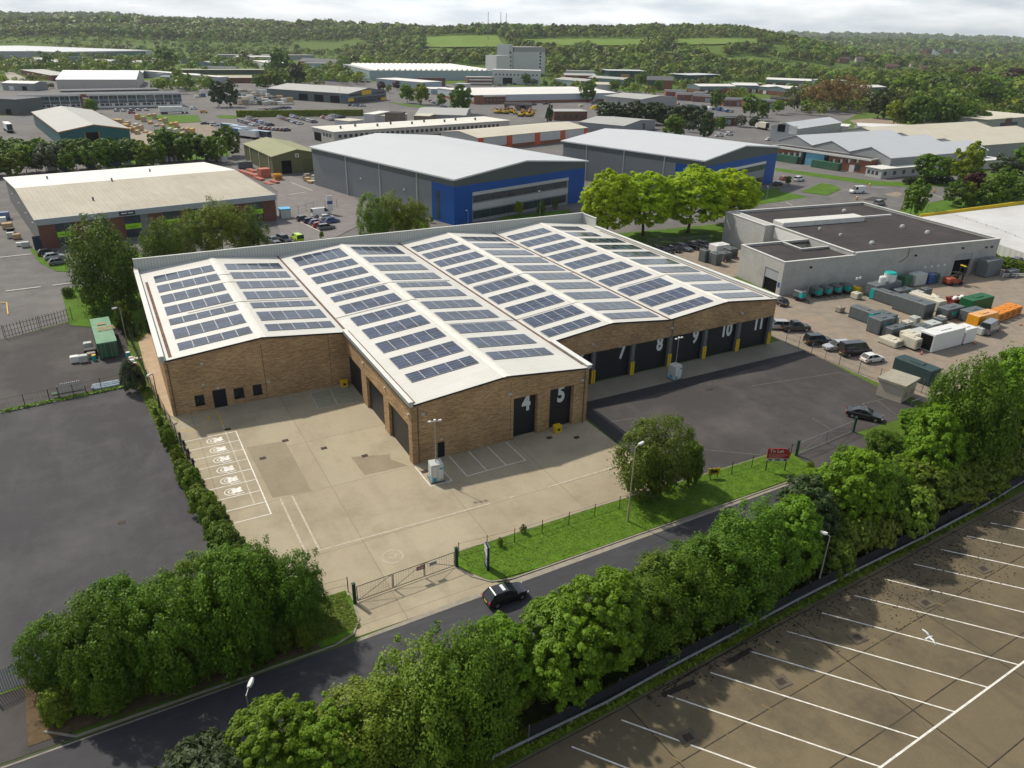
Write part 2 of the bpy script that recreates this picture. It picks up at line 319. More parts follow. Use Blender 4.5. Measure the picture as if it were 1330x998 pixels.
slab('road',road,[(-80,41),(140,41),(140,49.2),(69,48.85),(28,48.55),(12,47.8),(-80,47.7)],z=.024)
slab('left_tarmac_yard',tar,[(-60,55.2),(7.2,55.2),(4.6,67),(2.2,92),(1,104),(.2,110.2),(-17,108.6),(-60,107)],z=.028)
slab('crossover',tar2,[(-60,47.9),(-9,47.9),(-11.5,54.9),(-60,55.2)],z=.03)
slab('upper_left_yard',tar2,[(-60,108.6),(-17,109.4),(-1,111.6),(-.6,140.5),(-8,143.2),(-18,138.4),(-60,138.4)],z=.03)
slab('concrete_yard',conc,[(5.6,53.6),(51.7,53.6),(51.7,72.4),(52.2,77.2),(26.6,97.9),(1.9,97.9),(3.1,84),(5.2,66)],z=.028)
slab('driveway',conc,[(13.2,54),(23.6,54),(23.6,52.4),(26.5,48.2),(12,48.2),(13.2,52)],z=.034)
slab('right_tarmac_yard',tar2,[(51.7,53.6),(92,53.6),(96.4,54.5),(98.6,77.6),(52.2,77.2)],z=.026)
slab('apron',conc_dk,rc(51.8,77,98.6,81.9),z=.032)
slab('side_path',pm('pink_path',(.4,.3,.2),.9,.15,.8),[(1.3,97.9),(3,97.9),(3,132),(.9,128),(1,112)],z=.03)
slab('right_yard',dust,[(98.6,55),(250,50),(250,97),(172,92),(172,100),(117,100),(117,141),(99,143),(98,82)],z=.03)
slab('rear_yard',dust,[(116.9,113.6),(136,111),(136,138.2),(126,139.6),(116.9,141.4)],z=.034)
slab('grass_verge',verge,[(23.7,52.5),(24.4,54.6),(40,54.9),(69,54.4),(69.6,52.5),(69.1,49.4),(58,49.1),(30.6,48.9),(25.6,49.3)],z=.08)
slab('gate_grass',verge,[(13,52),(13,54.3),(9,54.3),(9,48.3),(11.6,48.3),(12.8,49.6)],z=.08)
slab('hedge_bed',mud,[(-12,48.6),(10.5,48.4),(11,54.4),(4.6,58),(-12.5,56)],z=.06)
slab('planting_belt',pm('undergrowth',(.03,.055,.012),.95,.5,1.5,.1,stain=(.075,.055,.03),stain_scale=.5,stain_amt=.6),[(-60,31),(16,32.5),(52,34.4),(89,36.4),(170,41),(170,46.5),(100,46.5),(100,42),(98,40.8),(-60,40.8)],z=.05)
slab('gate_apron',tar2,[(70,48.9),(82,48.9),(82,53.9),(70,53.3)],z=.036)
slab('belt_grass',verge,[(83,40.2),(170,42),(170,53.8),(98,53.8),(83,48.5)],z=.06)
# kerbs
kb=MB()
def kerb(pts,w=.16,h=.12):
    for a,b in zip(pts,pts[1:]):
        l=math.dist(a,b); kb.obox((a[0]+b[0])/2,(a[1]+b[1])/2,0.0,l+.02,w,h,math.atan2(b[1]-a[1],b[0]-a[0]))
kerb([(23.7,52.4),(24.2,50.8),(25.6,49.2),(27.6,48.7),(70,48.95)]); kerb([(13.1,52),(13,50.2),(12,48.6),(10.2,48.05),(-9,48.0),(-11,49.5)])
kerb([(-60,40.9),(97,40.9)]); kerb([(24.3,54.7),(40,54.95),(69,54.5)],.1,.1); kerb([(-60,107.2),(-17,108.7),(.2,110.4)],.3,.14)
kerb([(4.6,67),(2.2,92),(1,104),(.2,110.2)],.12,.1)
structure(kb,'kerbs',kerbm)
# channel strip, drain, painted wall shadow, stained patches
slab('channel_strip',kerbm,[(12,47.62),(70,48.6),(70,48.87),(28.5,48.62),(12,47.95)],[(-60,47.3),(3.5,47.7),(3.5,47.55),(-60,47.12)],z=.04)
slab('wall_shadow_patch',pm('shadow_tarmac',(.025,.025,.028),.8,.2,1.5),[(52.2,71),(51.75,65.5),(54.2,66.4),(54.1,74.5),(72.5,74.6),(98,76),(98.4,77),(52.2,76.9)],z=.037)  # darker tarmac sheet painting the cast shadow of the warehouse front
slab('stained_concrete',concmat('old_concrete',(.27,.23,.16),(.28,.24,.17),40,40,stain=(.15,.115,.07),st=.6),[(10,85.1),(14.5,84.7),(14.6,72),(10.4,72.6)],[(20.7,77.2),(25.2,75.7),(24.8,74.6),(26.2,72.2),(20.9,72.5)],z=.034)
# painted lines
pl=MB()
for k in range(9): 
    y=89.87-2.53*k; pl.line((3.0+k*.22,y+.05),(9.55,y),.12,.04)
pl.line((9.55,89.93),(9.6,69.55),.13,.041)
for k in range(4): pl.line((31.42+2.62*k,72),(31.45+2.62*k,67),.12,.04)
pl.line((31.4,67),(39.36,67.05),.12,.041); 
pl.line((26.8,71.6),(26.85,66.9),.12,.04); pl.line((26.8,66.9),(29.5,66.9),.12,.041); pl.line((29.5,66.85),(29.4,70),.12,.04)
structure(pl,'bay_markings',white)
fl=MB(); fl.line((8.35,92.4),(8.4,72.2),.16,.039); fl.line((11.1,72.1),(11.2,59.9),.2,.04); fl.line((12.4,72),(12.5,61.2),.2,.04); fl.line((12.4,61.2),(31.3,60.8),.2,.041); fl.line((38.7,60.7),(51.6,61),.2,.04)
fl.ring((18.6,57),.95,1.07,.04); fl.line((18.2,57.2),(18.6,56.6),.1,.04); fl.line((18.6,56.6),(19.2,57.3),.1,.04); fl.obox(34.1,60.8,.03,.5,.3,.01)
for a,b in (((20.9,96.7),(20.6,91.4)),((20.6,91.4),(27,91)),((20.9,96.7),(26.6,97)),((23.8,97.1),(23.3,91.6))): fl.line(a,b,.14,.04)
structure(fl,'worn_markings',faded); fl=MB()
for a,b in (((54.3,70.6),(58,70)),((54.1,66.6),(54.2,74.4)),((61,59),(66.8,54.6)),((80,59.1),(79.7,55.6)),((95.9,68.2),(99,64.3)),((90.1,59),(95.5,58.6)),((90.1,59),(88.5,54.6)),((93,58.8),(91.5,54.6)),((58,70),(61,59)),((95.8,68.1),(80,70.5))): fl.line(a,b,.1,.038)
structure(fl,'tarmac_bay_markings',pm('ghost_paint',(.14,.13,.12),.8,.3,2.5,.3,stain=(.07,.065,.06),stain_scale=.7,stain_amt=.9))
slab('green_painted_bay',pm('green_paint_bay',(.27,.27,.19),.85,.2,1.5),[(20.9,96.5),(23.6,96.9),(23.2,91.8),(20.8,91.6)],[(24,97),(26.4,97),(26.6,91.3),(23.6,91.8)],z=.036)
yl=MB(); yl.line((2.9,96.9),(8.3,96.6),.11,.04); yl.line((8.3,96.7),(8.35,92.45),.16,.041); yl.line((3.1,92.9),(8.3,92.5),.11,.04)
yl.ring((7.0,94.6),.38,.5,.04,-150,120); yl.line((7.1,95.4),(7.0,94.6),.14,.042); yl.line((7,94.6),(6.3,94.5),.14,.043); yl.ring((7.12,95.6),0,.16,.044,n=10); yl.line((6.3,94.5),(6.0,94.1),.12,.045)
structure(yl,'disabled_bay_markings',yellow)
# charging-bay symbols: a plug and cable ring in each bay
ev=MB()
for k in range(6):
    c=(7.1,88.65-2.56*k)
    ev.ring((c[0]-.55,c[1]),.62,.74,.04,60,300,20); ev.ring((c[0]-.45,c[1]),.3,.42,.04,80,280,14)
    ev.add([(c[0]-.5+u,c[1]+v,.041) for u,v in ((0,.5),(.45,.62),(.6,.4),(.95,.62),(1.15,.5),(1.05,.1),(1.2,-.35),(.75,-.55),(.45,-.4),(.15,-.6),(-.05,-.2),(.12,.1))],[tuple(range(11,-1,-1))])
    ev.obox(c[0]+.25,c[1]-.8,.036,1.1,.14,.006,.1)
structure(ev,'charging_bay_symbols',white)
# car park bottom right
cp=MB()
for k in range(-3,12):
    a=(31.85+4.62*k,31.0+.21*k); b=(41.33+4.70*k,18.94+.235*k); cp.line(a,b,.13,.036)
cp.line((8,17.2),(93,21.5),.16,.037)
structure(cp,'car_park_lines',white)
yl2=MB()
for k in range(-2,9):
    for q in (0,1,2):
        a=(33.2+4.62*k,30.9+.21*k-q*2.1); yl2.line(a,(a[0]+.35,a[1]-.75),.09,.034)
structure(yl2,'faded_yellow_marks',pm('old_yellow',(.2,.15,.05),.9,.3,2))
jm=pm('dark_joint',(.03,.026,.02),.95,.4,1.5)
jb=MB(); jb.line(b3(460,395),b3(1200,956),.1,.033); jb.line(b3(0,672),b3(480,385),.12,.033)
for a in ((0,690,120,640),(230,575,330,520)): jb.line(b3(a[0],a[1]),b3(a[2],a[3]),.5,.0335)
structure(jb,'car_park_joints',jm)
lv=MB(); random.seed(3)
for i in range(900):
    t=random.random()*62; x=30+t; y=32.4+.05*(x-30)-abs(random.gauss(0,.9))-.3-(.04*t*random.random())
    lv.obox(x,y,.03,random.uniform(.04,.26),random.uniform(.03,.12),.015,random.random()*3)
for i in range(600):
    lv.obox(random.gauss(64,7),random.gauss(30,1.8),.03,random.uniform(.04,.22),random.uniform(.03,.1),.015,random.random()*3)
o=structure(lv,'leaf_litter',pm('leaf_litter',(.035,.022,.012),.95,.3,2)); o['kind']='stuff'
# manholes
iron=pm('cast_iron',(.045,.032,.024),.8,.2,3); 
mh=MB(); mh.obox(0,0,.0,1.5,1.15,.05,0,0); mh.obox(0,0,.01,.75,.6,.05,0,1)
g0=thing('drain_cover','nearest rusty drain cover in a concrete collar in the dark car park','drain cover',(*b3(95,845),.02),-.05,'drain covers in the dark car park')
mh.build('collar',[pm('collar_concrete',(.1,.085,.06),.9,.3,2),iron],g0)
for i,(q,l) in enumerate((((437,640),'second rusty drain cover along the row in the dark car park'),((718,478),'third rusty drain cover along the row in the dark car park'),((968,350),'fourth rusty drain cover along the row, among the leaf litter'),((1180,225),'farthest rusty drain cover of the row in the dark car park'))):
    dup(g0,(*b3(*q),.02),label=l,group='drain covers in the dark car park')
mb=MB(); mb.obox(0,0,0,.75,.6,.02); s0=mb.build('manhole_cover',iron,loc=(11.2,81.6,.036)); tag(s0,'larger dark manhole cover beside the charging bays','manhole cover',group='manhole covers in the concrete yard')
for x,y,l in ((8.7,90.9,'small dark manhole cover at the corner of the first charging bay'),(14.6,84.7,'dark manhole cover in the middle of the concrete yard'),(18.4,80.7,'dark manhole cover between the open yard and the shutter doors'),(22.3,76.7,'dark manhole cover inside the stained concrete patch'),(27.4,70.1,'dark manhole cover inside the bay of the white lighting tower'),(44.8,70.5,'small dark manhole cover in front of door 4'),(48,69,'dark manhole cover in front of door 5'),(-4.5,75,'reddish manhole cover in the left tarmac yard'),(2,88,'dark manhole cover at the edge of the left tarmac yard')):
    dup(s0,(x,y,.036),label=l,group='manhole covers in the concrete yard' if x>0.5 and x!=2 else None)

# ------------------------------------------------------------------ text
def text_mesh(name,body,size,mat,bold=.0,ext=.01,parent=None,loc=(0,0,0),rot=(0,0,0),align='CENTER',sx=1):
    cu=bpy.data.curves.new('txt','FONT'); cu.body=body; cu.size=size; cu.extrude=ext; cu.offset=bold; cu.align_x=align; cu.align_y='CENTER'
    t=bpy.data.objects.new('txt',cu); COL.objects.link(t); dg=bpy.context.evaluated_depsgraph_get(); dg.update()
    me=bpy.data.meshes.new_from_object(t.evaluated_get(dg)); bpy.data.objects.remove(t); bpy.data.curves.remove(cu)
    me.name=name; me.materials.clear(); me.materials.append(mat); o=bpy.data.objects.new(name,me); COL.objects.link(o)
    o.location=loc; o.rotation_euler=rot; o.scale=(sx,1,1)
    if parent: par(o,parent)
    return o
# ------------------------------------------------------------------ generic materials
brick=brickmat('buff_brick',s2l((170,140,102)),s2l((140,110,79)),s2l((160,142,116)))
redbrick=brickmat('red_brick',(.24,.085,.05),(.19,.07,.045),(.22,.16,.12),.6)
dkbrick=brickmat('dark_red_brick',(.17,.07,.045),(.12,.055,.038),(.15,.11,.09),.6)
whiteroof=roofmat('white_roof_sheet',(.61,.6,.56),.45,'Y',.42,.5,(.45,.43,.37),lines=.08)
dark_trim=pm('dark_trim',(.02,.022,.03),.5,.1,2)
blackdoor=roofmat('black_door_slats',(.008,.011,.016),.28,'Z',.2,.5,(.015,.018,.022),lines=.15)
steelgrey=pm('grey_steel',(.12,.13,.13),.6,.15,2)
palegrey=pm('pale_grey_paint',(.42,.44,.42),.6,.1,1)
gutterm=pm('rusty_gutter',(.14,.07,.045),.85,.5,.7,stain=(.08,.09,.11),stain_scale=.5,stain_amt=.9)
whitep=pm('white_plastic',(.62,.62,.6),.5,.05,1)
yellowp=pm('yellow_plastic',(.62,.42,.015),.5,.06,1)
blackp=pm('black_plastic',(.012,.012,.014),.5,.1,1)
glass=pm('dark_glass',(.012,.016,.02),.08,.1,1,.6)
parapetm=roofmat('parapet_sheet',(.42,.44,.41),.5,'X',.2,.5,lines=.15)
galv=pm('galvanised_steel',(.33,.35,.36),.45,.15,3,.5,metal=.5)
# ------------------------------------------------------------------ the warehouse
WX0,WX1=3.0,95.3; VAL=[3.0,27.0,51.0,72.4,95.3]; RID=[15.4,39.2,61.7,83.9]
def zroof(x):
    for i in range(4):
        if x<=VAL[i+1] or i==3:
            return 8.1+1.2*(x-VAL[i])/(RID[i]-VAL[i]) if x<RID[i] else 9.3-1.2*(x-RID[i])/(VAL[i+1]-RID[i])
def knots(a,b): return [a]+[k for k in sorted(VAL+RID) if a+.01<k<b-.01]+[b]
def wall(mb,axis,c,u0,u1,ops,zt,th,mi=0,zh=None):
    """wall in plane axis=c (thickness th towards +), ops=(u0,u1,z0,z1); zt(u) top profile"""
    ops=sorted(ops); zh=zh or (max(o[3] for o in ops) if ops else 3)
    def bx(a,b,p,q):
        if b-a<.01 or q-p<.01: return
        if axis=='y': mb.box(a,c,p,b,c+th,q,mi)
        else: mb.box(c,a,p,c+th,b,q,mi)
    u=u0
    for o in ops:
        bx(u,o[0],0,zh); bx(o[0],o[1],0,o[2]); bx(o[0],o[1],o[3],zh); u=o[1]
    bx(u,u1,0,zh)
    ks=knots(u0,u1) if axis=='y' else [u0,u1]
    prof=[(u0,zh),(u1,zh)]+[(k,zt(k)) for k in reversed(ks)]
    if axis=='y':
        mb.xprism(prof,c,c+th,mi,axis='y')
    else:
        n=len(prof); mb.xprism(prof,c,c+th,mi,axis='x')
W=thing('warehouse','long buff brick warehouse with white multi-ridge roof covered in solar panels','warehouse',(0,0,0))
wb=MB(); zt=lambda u:zroof(u)-.12
wins=[(5.9,7.1,.95,2.4),(10.9,12.2,.95,2.4),(13.4,14.6,.95,2.4)]; pdoor=(8.2,9.9,0,2.7)
wall(wb,'y',97.7,3.0,26.8,wins+[pdoor],zt,.35)
Wd=[(91.0,97.5,0,4.9),(82.0,88.8,0,4.9),(73.3,80.1,0,4.9)]
wall(wb,'x',26.8,72.2,97.7,Wd,lambda u:7.95,.7)
f2=[(30.0,30.95,0,2.2),(40.4,43.9,0,5.8),(45.7,49.3,0,5.9)]
wall(wb,'y',72.2,27.5,51.5,f2,zt,.9)
wall(wb,'x',51.0,73.1,81.8,[],lambda u:7.95,.5)
cols=[58.9,66.05,73.2,80.35,87.5,94.65]
wall(wb,'y',81.8,51.5,95.3,[(51.7,94.9,0,5.0)],zt,.35)
wall(wb,'x',94.95,82.15,140.6,[],lambda u:7.95,.35); wall(wb,'x',3.0,98.05,140.6,[],lambda u:7.95,.35); wall(wb,'y',140.3,3.35,94.95,[],zt,.35)
wb.box(51.7,82.65,0,94.9,82.7,5.3,0)
wb.build('wall',brick,W)
# roof sheets: a folded slab with overhang at the gables
rf=MB()
def roofslab(x0,x1,y0,y1):
    ks=knots(x0,x1)
    for a,b in zip(ks,ks[1:]):
        za,zb=zroof(a),zroof(b)
        rf.add([(a,y0,za-.1),(b,y0,zb-.1),(b,y1,zb-.1),(a,y1,za-.1),(a,y0,za),(b,y0,zb),(b,y1,zb),(a,y1,za)],[(4,5,6,7)],0)
        rf.add([(a,y0,za-.1),(b,y0,zb-.1),(b,y1,zb-.1),(a,y1,za-.1)],[(0,3,2,1)],0)
        rf.add([(a,y0-.002,za-.24),(b,y0-.002,zb-.24),(b,y0-.002,zb-.02),(a,y0-.002,za-.02)],[(0,1,2,3)],1)
        rf.add([(a,y0,za-.24),(b,y0,zb-.24),(b,y0+.12,zb-.24),(a,y0+.12,za-.24)],[(0,3,2,1)],1)
roofslab(2.9,27.0,97.4,140.4); roofslab(26.6,51.0,71.9,97.4); roofslab(27.0,51.0,97.4,140.4); roofslab(51.0,95.4,81.5,140.4)
roof=rf.build('roof',[whiteroof,dark_trim],W)
rc_=MB()
for x,y0 in zip(RID,(97.3,71.8,81.4,81.4)):
    z=zroof(x)
    rc_.add([(x-.55,y0,z-.035),(x,y0,z+.05),(x+.55,y0,z-.035),(x-.55,140.35,z-.035),(x,140.35,z+.05),(x+.55,140.35,z-.035)],[(0,1,4,3),(1,2,5,4)])
rc_.build('ridge_capping',pm('ridge_white',(.66,.64,.57),.5,.1,1),roof)
def boxes(name,mat,parent,*L_):
    for a in L_: g_=MB(); g_.box(*a); g_.build(name,mat,parent)
boxes('valley_gutter',gutterm,roof,*[(x-.16,y0,8.09,x+.16,140.3,8.17) for x,y0 in ((27.0,97.4),(51.0,73),(72.4,81.5))],(3.75,98.2,8.2,4.15,133,8.27),(27.15,72.2,8.12,27.4,97.6,8.2),(94.2,82,8.12,94.5,132,8.24))
boxes('parapet',parapetm,W,(2.75,140.42,7.4,95.5,140.62,10.35),(95.3,135.2,7.4,95.5,140.42,10.2),(2.62,97.35,7.9,3.15,140.42,8.75),(26.5,71.85,7.85,26.95,97.5,8.5),(94.95,81.45,7.9,95.5,135.2,8.5),(51.05,71.9,7.95,51.65,81.4,8.4))
boxes('coping',pm('white_coping',(.62,.62,.58),.5,.08,1),W,(2.7,140.35,10.35,95.6,140.72,10.42),(95.2,135.1,10.2,95.6,140.3,10.28),(2.52,97.3,8.75,3.2,140.3,8.82),(26.42,71.8,8.5,27.0,97.45,8.56),(94.9,81.4,8.5,95.6,135.1,8.56),(51.0,71.85,8.4,51.75,81.35,8.45))
boxes('fascia',dark_trim,W,(2.588,97.34,7.82,2.6,140.4,7.95),(26.448,71.82,7.82,26.46,97.5,7.95))
# solar arrays
def solarmat(name,col,rough):
    m,nt,b=new_mat(name); L=nt.links.new
    tc=N(nt,'ShaderNodeTexCoord'); n=N(nt,'ShaderNodeTexNoise'); n.inputs['Scale'].default_value=.35; n.inputs['Detail'].default_value=5; L(tc.outputs['Object'],n.inputs['Vector'])
    gm=N(nt,'ShaderNodeNewGeometry'); x=N(nt,'ShaderNodeMath',operation='MULTIPLY_ADD'); L(gm.outputs['Random Per Island'],x.inputs[0]); x.inputs[1].default_value=.25; L(n.outputs[0],x.inputs[2])
    r=N(nt,'ShaderNodeMapRange'); r.inputs[1].default_value=.35; r.inputs[2].default_value=.95; r.inputs[3].default_value=.35; r.inputs[4].default_value=2.2; L(x.outputs[0],r.inputs[0])
    mx=N(nt,'ShaderNodeMix',data_type='RGBA',blend_type='MULTIPLY'); mx.inputs[0].default_value=1; mx.inputs[6].default_value=(*col,1); L(r.outputs[0],mx.inputs[7]); L(mx.outputs[2],b.inputs[0])
    w=N(nt,'ShaderNodeTexWave',bands_direction='X'); w.inputs['Scale'].default_value=1.0; L(tc.outputs['Object'],w.inputs[0])
    r2_=N(nt,'ShaderNodeMapRange'); r2_.inputs[1].default_value=.35; r2_.inputs[2].default_value=.7; r2_.inputs[3].default_value=rough; r2_.inputs[4].default_value=rough*1.8; L(n.outputs[0],r2_.inputs[0]); L(r2_.outputs[0],b.inputs['Roughness'])
    b.inputs['IOR'].default_value=1.5; b.inputs['Specular IOR Level'].default_value=.75; return m
pvm=solarmat('solar_glass',(.018,.028,.055),.07); pvframe=pm('panel_frame',(.4,.4,.4),.5,.05,1)
def array(x0,x1,y0,dep):
    b=MB(); n=5; w=(x1-x0)/n; rows=2 if dep<4.5 else 3
    def zz(x): return zroof(x)+.1
    def tile(a,c,p,q,h,mi):
        b.add([(a,p,zz(a)+h),(c,p,zz(c)+h),(c,q,zz(c)+h),(a,q,zz(a)+h)],[(0,1,2,3)],mi)
    # backing tray
    za,zb=zz(x0),zz(x1)
    b.add([(x0,y0-dep,za-.04),(x1,y0-dep,zb-.04),(x1,y0,zb-.04),(x0,y0,za-.04),(x0,y0-dep,za),(x1,y0-dep,zb),(x1,y0,zb),(x0,y0,za)],[(4,5,6,7),(0,1,5,4),(1,2,6,5),(2,3,7,6),(3,0,4,7)],1)
    rh=dep/rows
    for i in range(n):
        for j in range(rows):
            for k in (0,1):
                a=x0+i*w+.05; c=x0+(i+1)*w-.05; p=y0-dep+j*rh+k*rh/2+.045; q=p+rh/2-.06
                tile(a,c,p,q,.012,0)
    return b.build('solar_array',[pvm,pvframe],roof)
R1=[(135.3,3.6),(129.7,3.7),(124.1,3.9),(118.2,3.8),(112.4,2.5),(107.9,3.8),(102.2,2.55)]
R2=[(137.3,5.7),(129.5,3.7),(123.8,3.7),(117.9,3.6),(112.3,2.4),(107.7,3.6),(101.9,3.5),(96.5,3.6),(90.8,3.5),(85.2,3.6),(79.65,2.5)]
R3=[(135.8-5.64*i,3.55) for i in range(9)]+[(85.4,2.5)]
for y,d in R1: array(5.2,14.7,y,d); array(16.7,26.1,y,d)
for y,d in R2: array(28.9,38.0,y,d); array(40.05,49.1,y,d)
for y,d in R3: array(51.75,60.6,y,d); array(62.5,71.4,y,d); array(73.2,82.2,y,d); array(84.0,93.3 if y<130 else 91.0,y,d)
for x0,x1,y in ((10,20,128.6),(8,26,113.3),(14,27,124),(30,50,112.9),(27.2,40,103.2),(52,72,108),(40,62,91.2),(74,92,96.9),(62,80,119)): 
    ks=knots(x0,x1); pi=MB()
    for a,b in zip(ks,ks[1:]): pi.tube((a,y,zroof(a)+.07),(b,y,zroof(b)+.07),.035,n=4)
    pi.build('cable_run',steelgrey,roof)
# openings
def panel_y(name,x0,x1,z0,z1,y,mat,parent=W,t=.06,lab=None):
    b=MB(); b.box(x0+.005,y,z0+.004,x1-.005,y+t,z1-.004); return b.build(name,mat,parent)
for o in wins:
    b=MB(); b.box(o[0]+.01,97.8,o[2]+.01,o[1]-.01,97.86,o[3]-.01); f=b.build('window',glass,W)
    b=MB()
    for a in ((o[0]+.01,o[0]+.09),(o[1]-.09,o[1]-.01),((o[0]+o[1])/2-.03,(o[0]+o[1])/2+.03)): b.box(a[0],97.76,o[2]+.01,a[1],97.82,o[3]-.01)
    b.box(o[0]+.09,97.76,o[3]-.1,o[1]-.09,97.818,o[3]-.01); b.build('frame',blackp,f)
    b=MB(); b.box(o[0]-.08,97.6,o[2]-.08,o[1]+.08,97.8,o[2]); b.build('sill',blackp,f)
panel_y('personnel_door',8.2,9.9,0.02,2.65,97.8,pm('black_door',(.008,.012,.022),.5,.1,1)); panel_y('personnel_door',30.0,30.95,0.02,2.15,72.3,MATS['black_door'])
for a in Wd:
    b=MB(); b.box(27.15,a[0]+.005,.01,27.25,a[1]-.005,4.9); b.build('roller_door',blackdoor,W)
numw=pm('number_white',(.62,.65,.66),.6,.05,1)
def number(door,s,xr,y,zc,size=3.15,sx=.74):
    t=text_mesh('door_number',s,size,numw,.13,.005,door,(xr,y,zc),(R(90),0,0),'RIGHT',sx); return t
for o,s,xr in ((f2[1],'4',43.15),(f2[2],'5',48.35)):
    d=panel_y('roller_door',o[0],o[1],.01,o[3],72.85,blackdoor); number(d,s,xr,72.83,o[3]-1.35)
dx=[51.7]+cols
for i in range(6):
    d=panel_y('roller_door',dx[i]+.25 if i else 51.75,dx[i+1]-.2,.01,5.05,82.2,blackdoor); s=str(6+i)
    number(d,s,dx[i+1]-1.05,82.18,3.95)
for x in cols:
    b=MB(); b.box(x-.3,81.55,0,x+.3,82.1,5.1); c=b.build('steel_column',steelgrey,W)
    b=MB(); b.box(x-.34,81.4,.12,x-.06,81.56,2.25); b.box(x+.06,81.4,.12,x+.34,81.56,2.25); b.build('column_guard',yellowp,c)
b=MB()
for x,y,z in ((7.5,97.7,6.9),(28.2,72.2,6.6),(39.7,72.2,6.7),(58.6,81.8,6.4),(73.2,81.8,6.5),(87.6,81.8,6.7),(50.4,72.2,6.4)):
    l=MB(); l.box(x-.2,y-.3,z-.12,x+.2,y+.01,z+.12); l.box(x-.04,y-.34,z-.1,x+.04,y-.28,z-.02); l.build('floodlight',palegrey,W)
for x,y,z in ((7.2,97.7,3.8),(9.0,97.7,2.95),(15.6,97.7,2.5),(30.5,72.2,2.6)):
    l=MB(); l.box(x-.18,y-.12,z-.1,x+.18,y+.01,z+.1); l.build('wall_light',palegrey,W)
for y in (89.6,81,72.9):
    l=MB(); l.box(26.6,y-.15,6.3,26.82,y+.15,6.55); l.build('floodlight',palegrey,W)
l=MB(); l.tube((73.4,81.7,0),(73.4,81.7,8),.06,n=6); l.build('downpipe',steelgrey,W)

for x,y in ((39.95,72.2),(15.2,97.7),(24.4,97.7)):
    l=MB(); l.box(x-.025,y-.012,0,x+.025,y-.001,8.2); l.build('movement_joint',dark_trim,W)
for x,y in ((27.6,72.2),(50.9,72.2),(3.4,97.7)):
    l=MB(); l.tube((x,y-.07,0),(x,y-.07,7.6),.05,n=6); l.build('downpipe',pm('brown_pipe',(.1,.07,.05),.6,.1,1),W)
# ------------------------------------------------------------------ foliage
def quads_mesh(name,C,Nn,size,asp,mat,tint=None,up=None,rng=None):
    """one quad per row: centre C, normal Nn, edge size"""
    n=len(C); Nn=Nn/np.maximum(np.linalg.norm(Nn,axis=1,keepdims=True),1e-6)
    a=rng.normal(size=(n,3)) if up is None else up+rng.normal(size=(n,3))*.25
    T=np.cross(Nn,a); T/=np.maximum(np.linalg.norm(T,axis=1,keepdims=True),1e-6); Bt=np.cross(Nn,T)
    s=size[:,None]/2; T=T*s; Bt=Bt*s*asp
    fold=Nn*s*.25
    V=np.stack([C-T*.55-Bt,C+T*.9-Bt*.1+fold,C+T*.2+Bt,C-T*.9+Bt*.2+fold],axis=1).reshape(-1,3)
    me=bpy.data.meshes.new(name); me.vertices.add(4*n); me.vertices.foreach_set('co',V.astype(np.float32).ravel())
    me.loops.add(4*n); me.loops.foreach_set('vertex_index',np.arange(4*n,dtype=np.int32))
    me.polygons.add(n); me.polygons.foreach_set('loop_start',np.arange(0,4*n,4,dtype=np.int32)); me.polygons.foreach_set('loop_total',np.full(n,4,dtype=np.int32))
    if tint is not None:
        at=me.attributes.new('tint','FLOAT','FACE'); at.data.foreach_set('value',tint.astype(np.float32))
    me.materials.append(mat); me.update(); me.validate(); return me
def sph(rng,n,up=0.0):
    d=rng.normal(size=(n,3)); d[:,2]+=up; return d/np.linalg.norm(d,axis=1,keepdims=True)
def crown(name,seed,R3,cz,nl,lf,leaf,cr_,mat,droop=0,lob=8,inner=.35,flat=0,asp=1.4,bottom=-.75,jag=.25,shape='ball',up=.3):
    """leaf crown: clumps of leaves spread over a lobed ellipsoid R3 centred at height cz"""
    rng=np.random.default_rng(seed); d=sph(rng,nl*2); d=d[d[:,2]>bottom][:nl]; k=len(d)
    L_=sph(rng,lob); dots=(d@L_.T).max(axis=1); rad=.80+jag*np.clip((dots-.45)/.55,0,1)+rng.normal(size=k)*.05
    ins=rng.random(k)<inner; rad=np.where(ins,rad*rng.uniform(.35,.8,k),rad)
    sp_=rng.random(k)<.09; rad=np.where(sp_&(~ins)&(shape!='cone'),rad*rng.uniform(1.06,1.18,k),rad)
    if shape=='cone': 
        sq=np.clip(1-.62*(d[:,2]+.35),.12,1.25); c=d*rad[:,None]; c[:,:2]*=sq[:,None]
    elif shape=='egg':
        sq=np.clip(1-.3*d[:,2],.5,1.3); c=d*rad[:,None]; c[:,:2]*=sq[:,None]
    else: c=d*rad[:,None]
    c=c*np.array(R3)+np.array([0,0,cz])
    cr2=cr_*rng.uniform(.6,1.35,k)*np.where(sp_,.7,1)
    ld=sph(rng,k*lf,up); ci=np.repeat(np.arange(k),lf); out=(c[ci]-np.array([0,0,cz]))/np.array(R3)
    pos=c[ci]+ld*(cr2[ci]*rng.uniform(.55,1.05,k*lf))[:,None]*np.array([1,1,.75 if not droop else .8])
    if droop:
        t=rng.random(k*lf)**1.5; pos[:,2]-=t*droop*cr2[ci]; pos[:,:2]+=out[:,:2]*(t*.35*cr2[ci])[:,None]
    nn=ld*.9+out*.45+np.array([0,0,.25])+rng.normal(size=ld.shape)*.38
    size=leaf*rng.uniform(.6,1.35,k*lf)
    pos[:,2]=np.maximum(pos[:,2],.05)
    return quads_mesh(name,pos,nn,size,asp,mat,rng=rng,up=(np.tile([0,0,1.],(k*lf,1)) if droop else None))
bark=pm('bark',(.075,.055,.038),.95,.3,2.5,.1,stretch=(1,1,.25)); birchbark=pm('birch_bark',(.33,.3,.26),.85,.35,2.5,.1,stretch=(1,1,2))
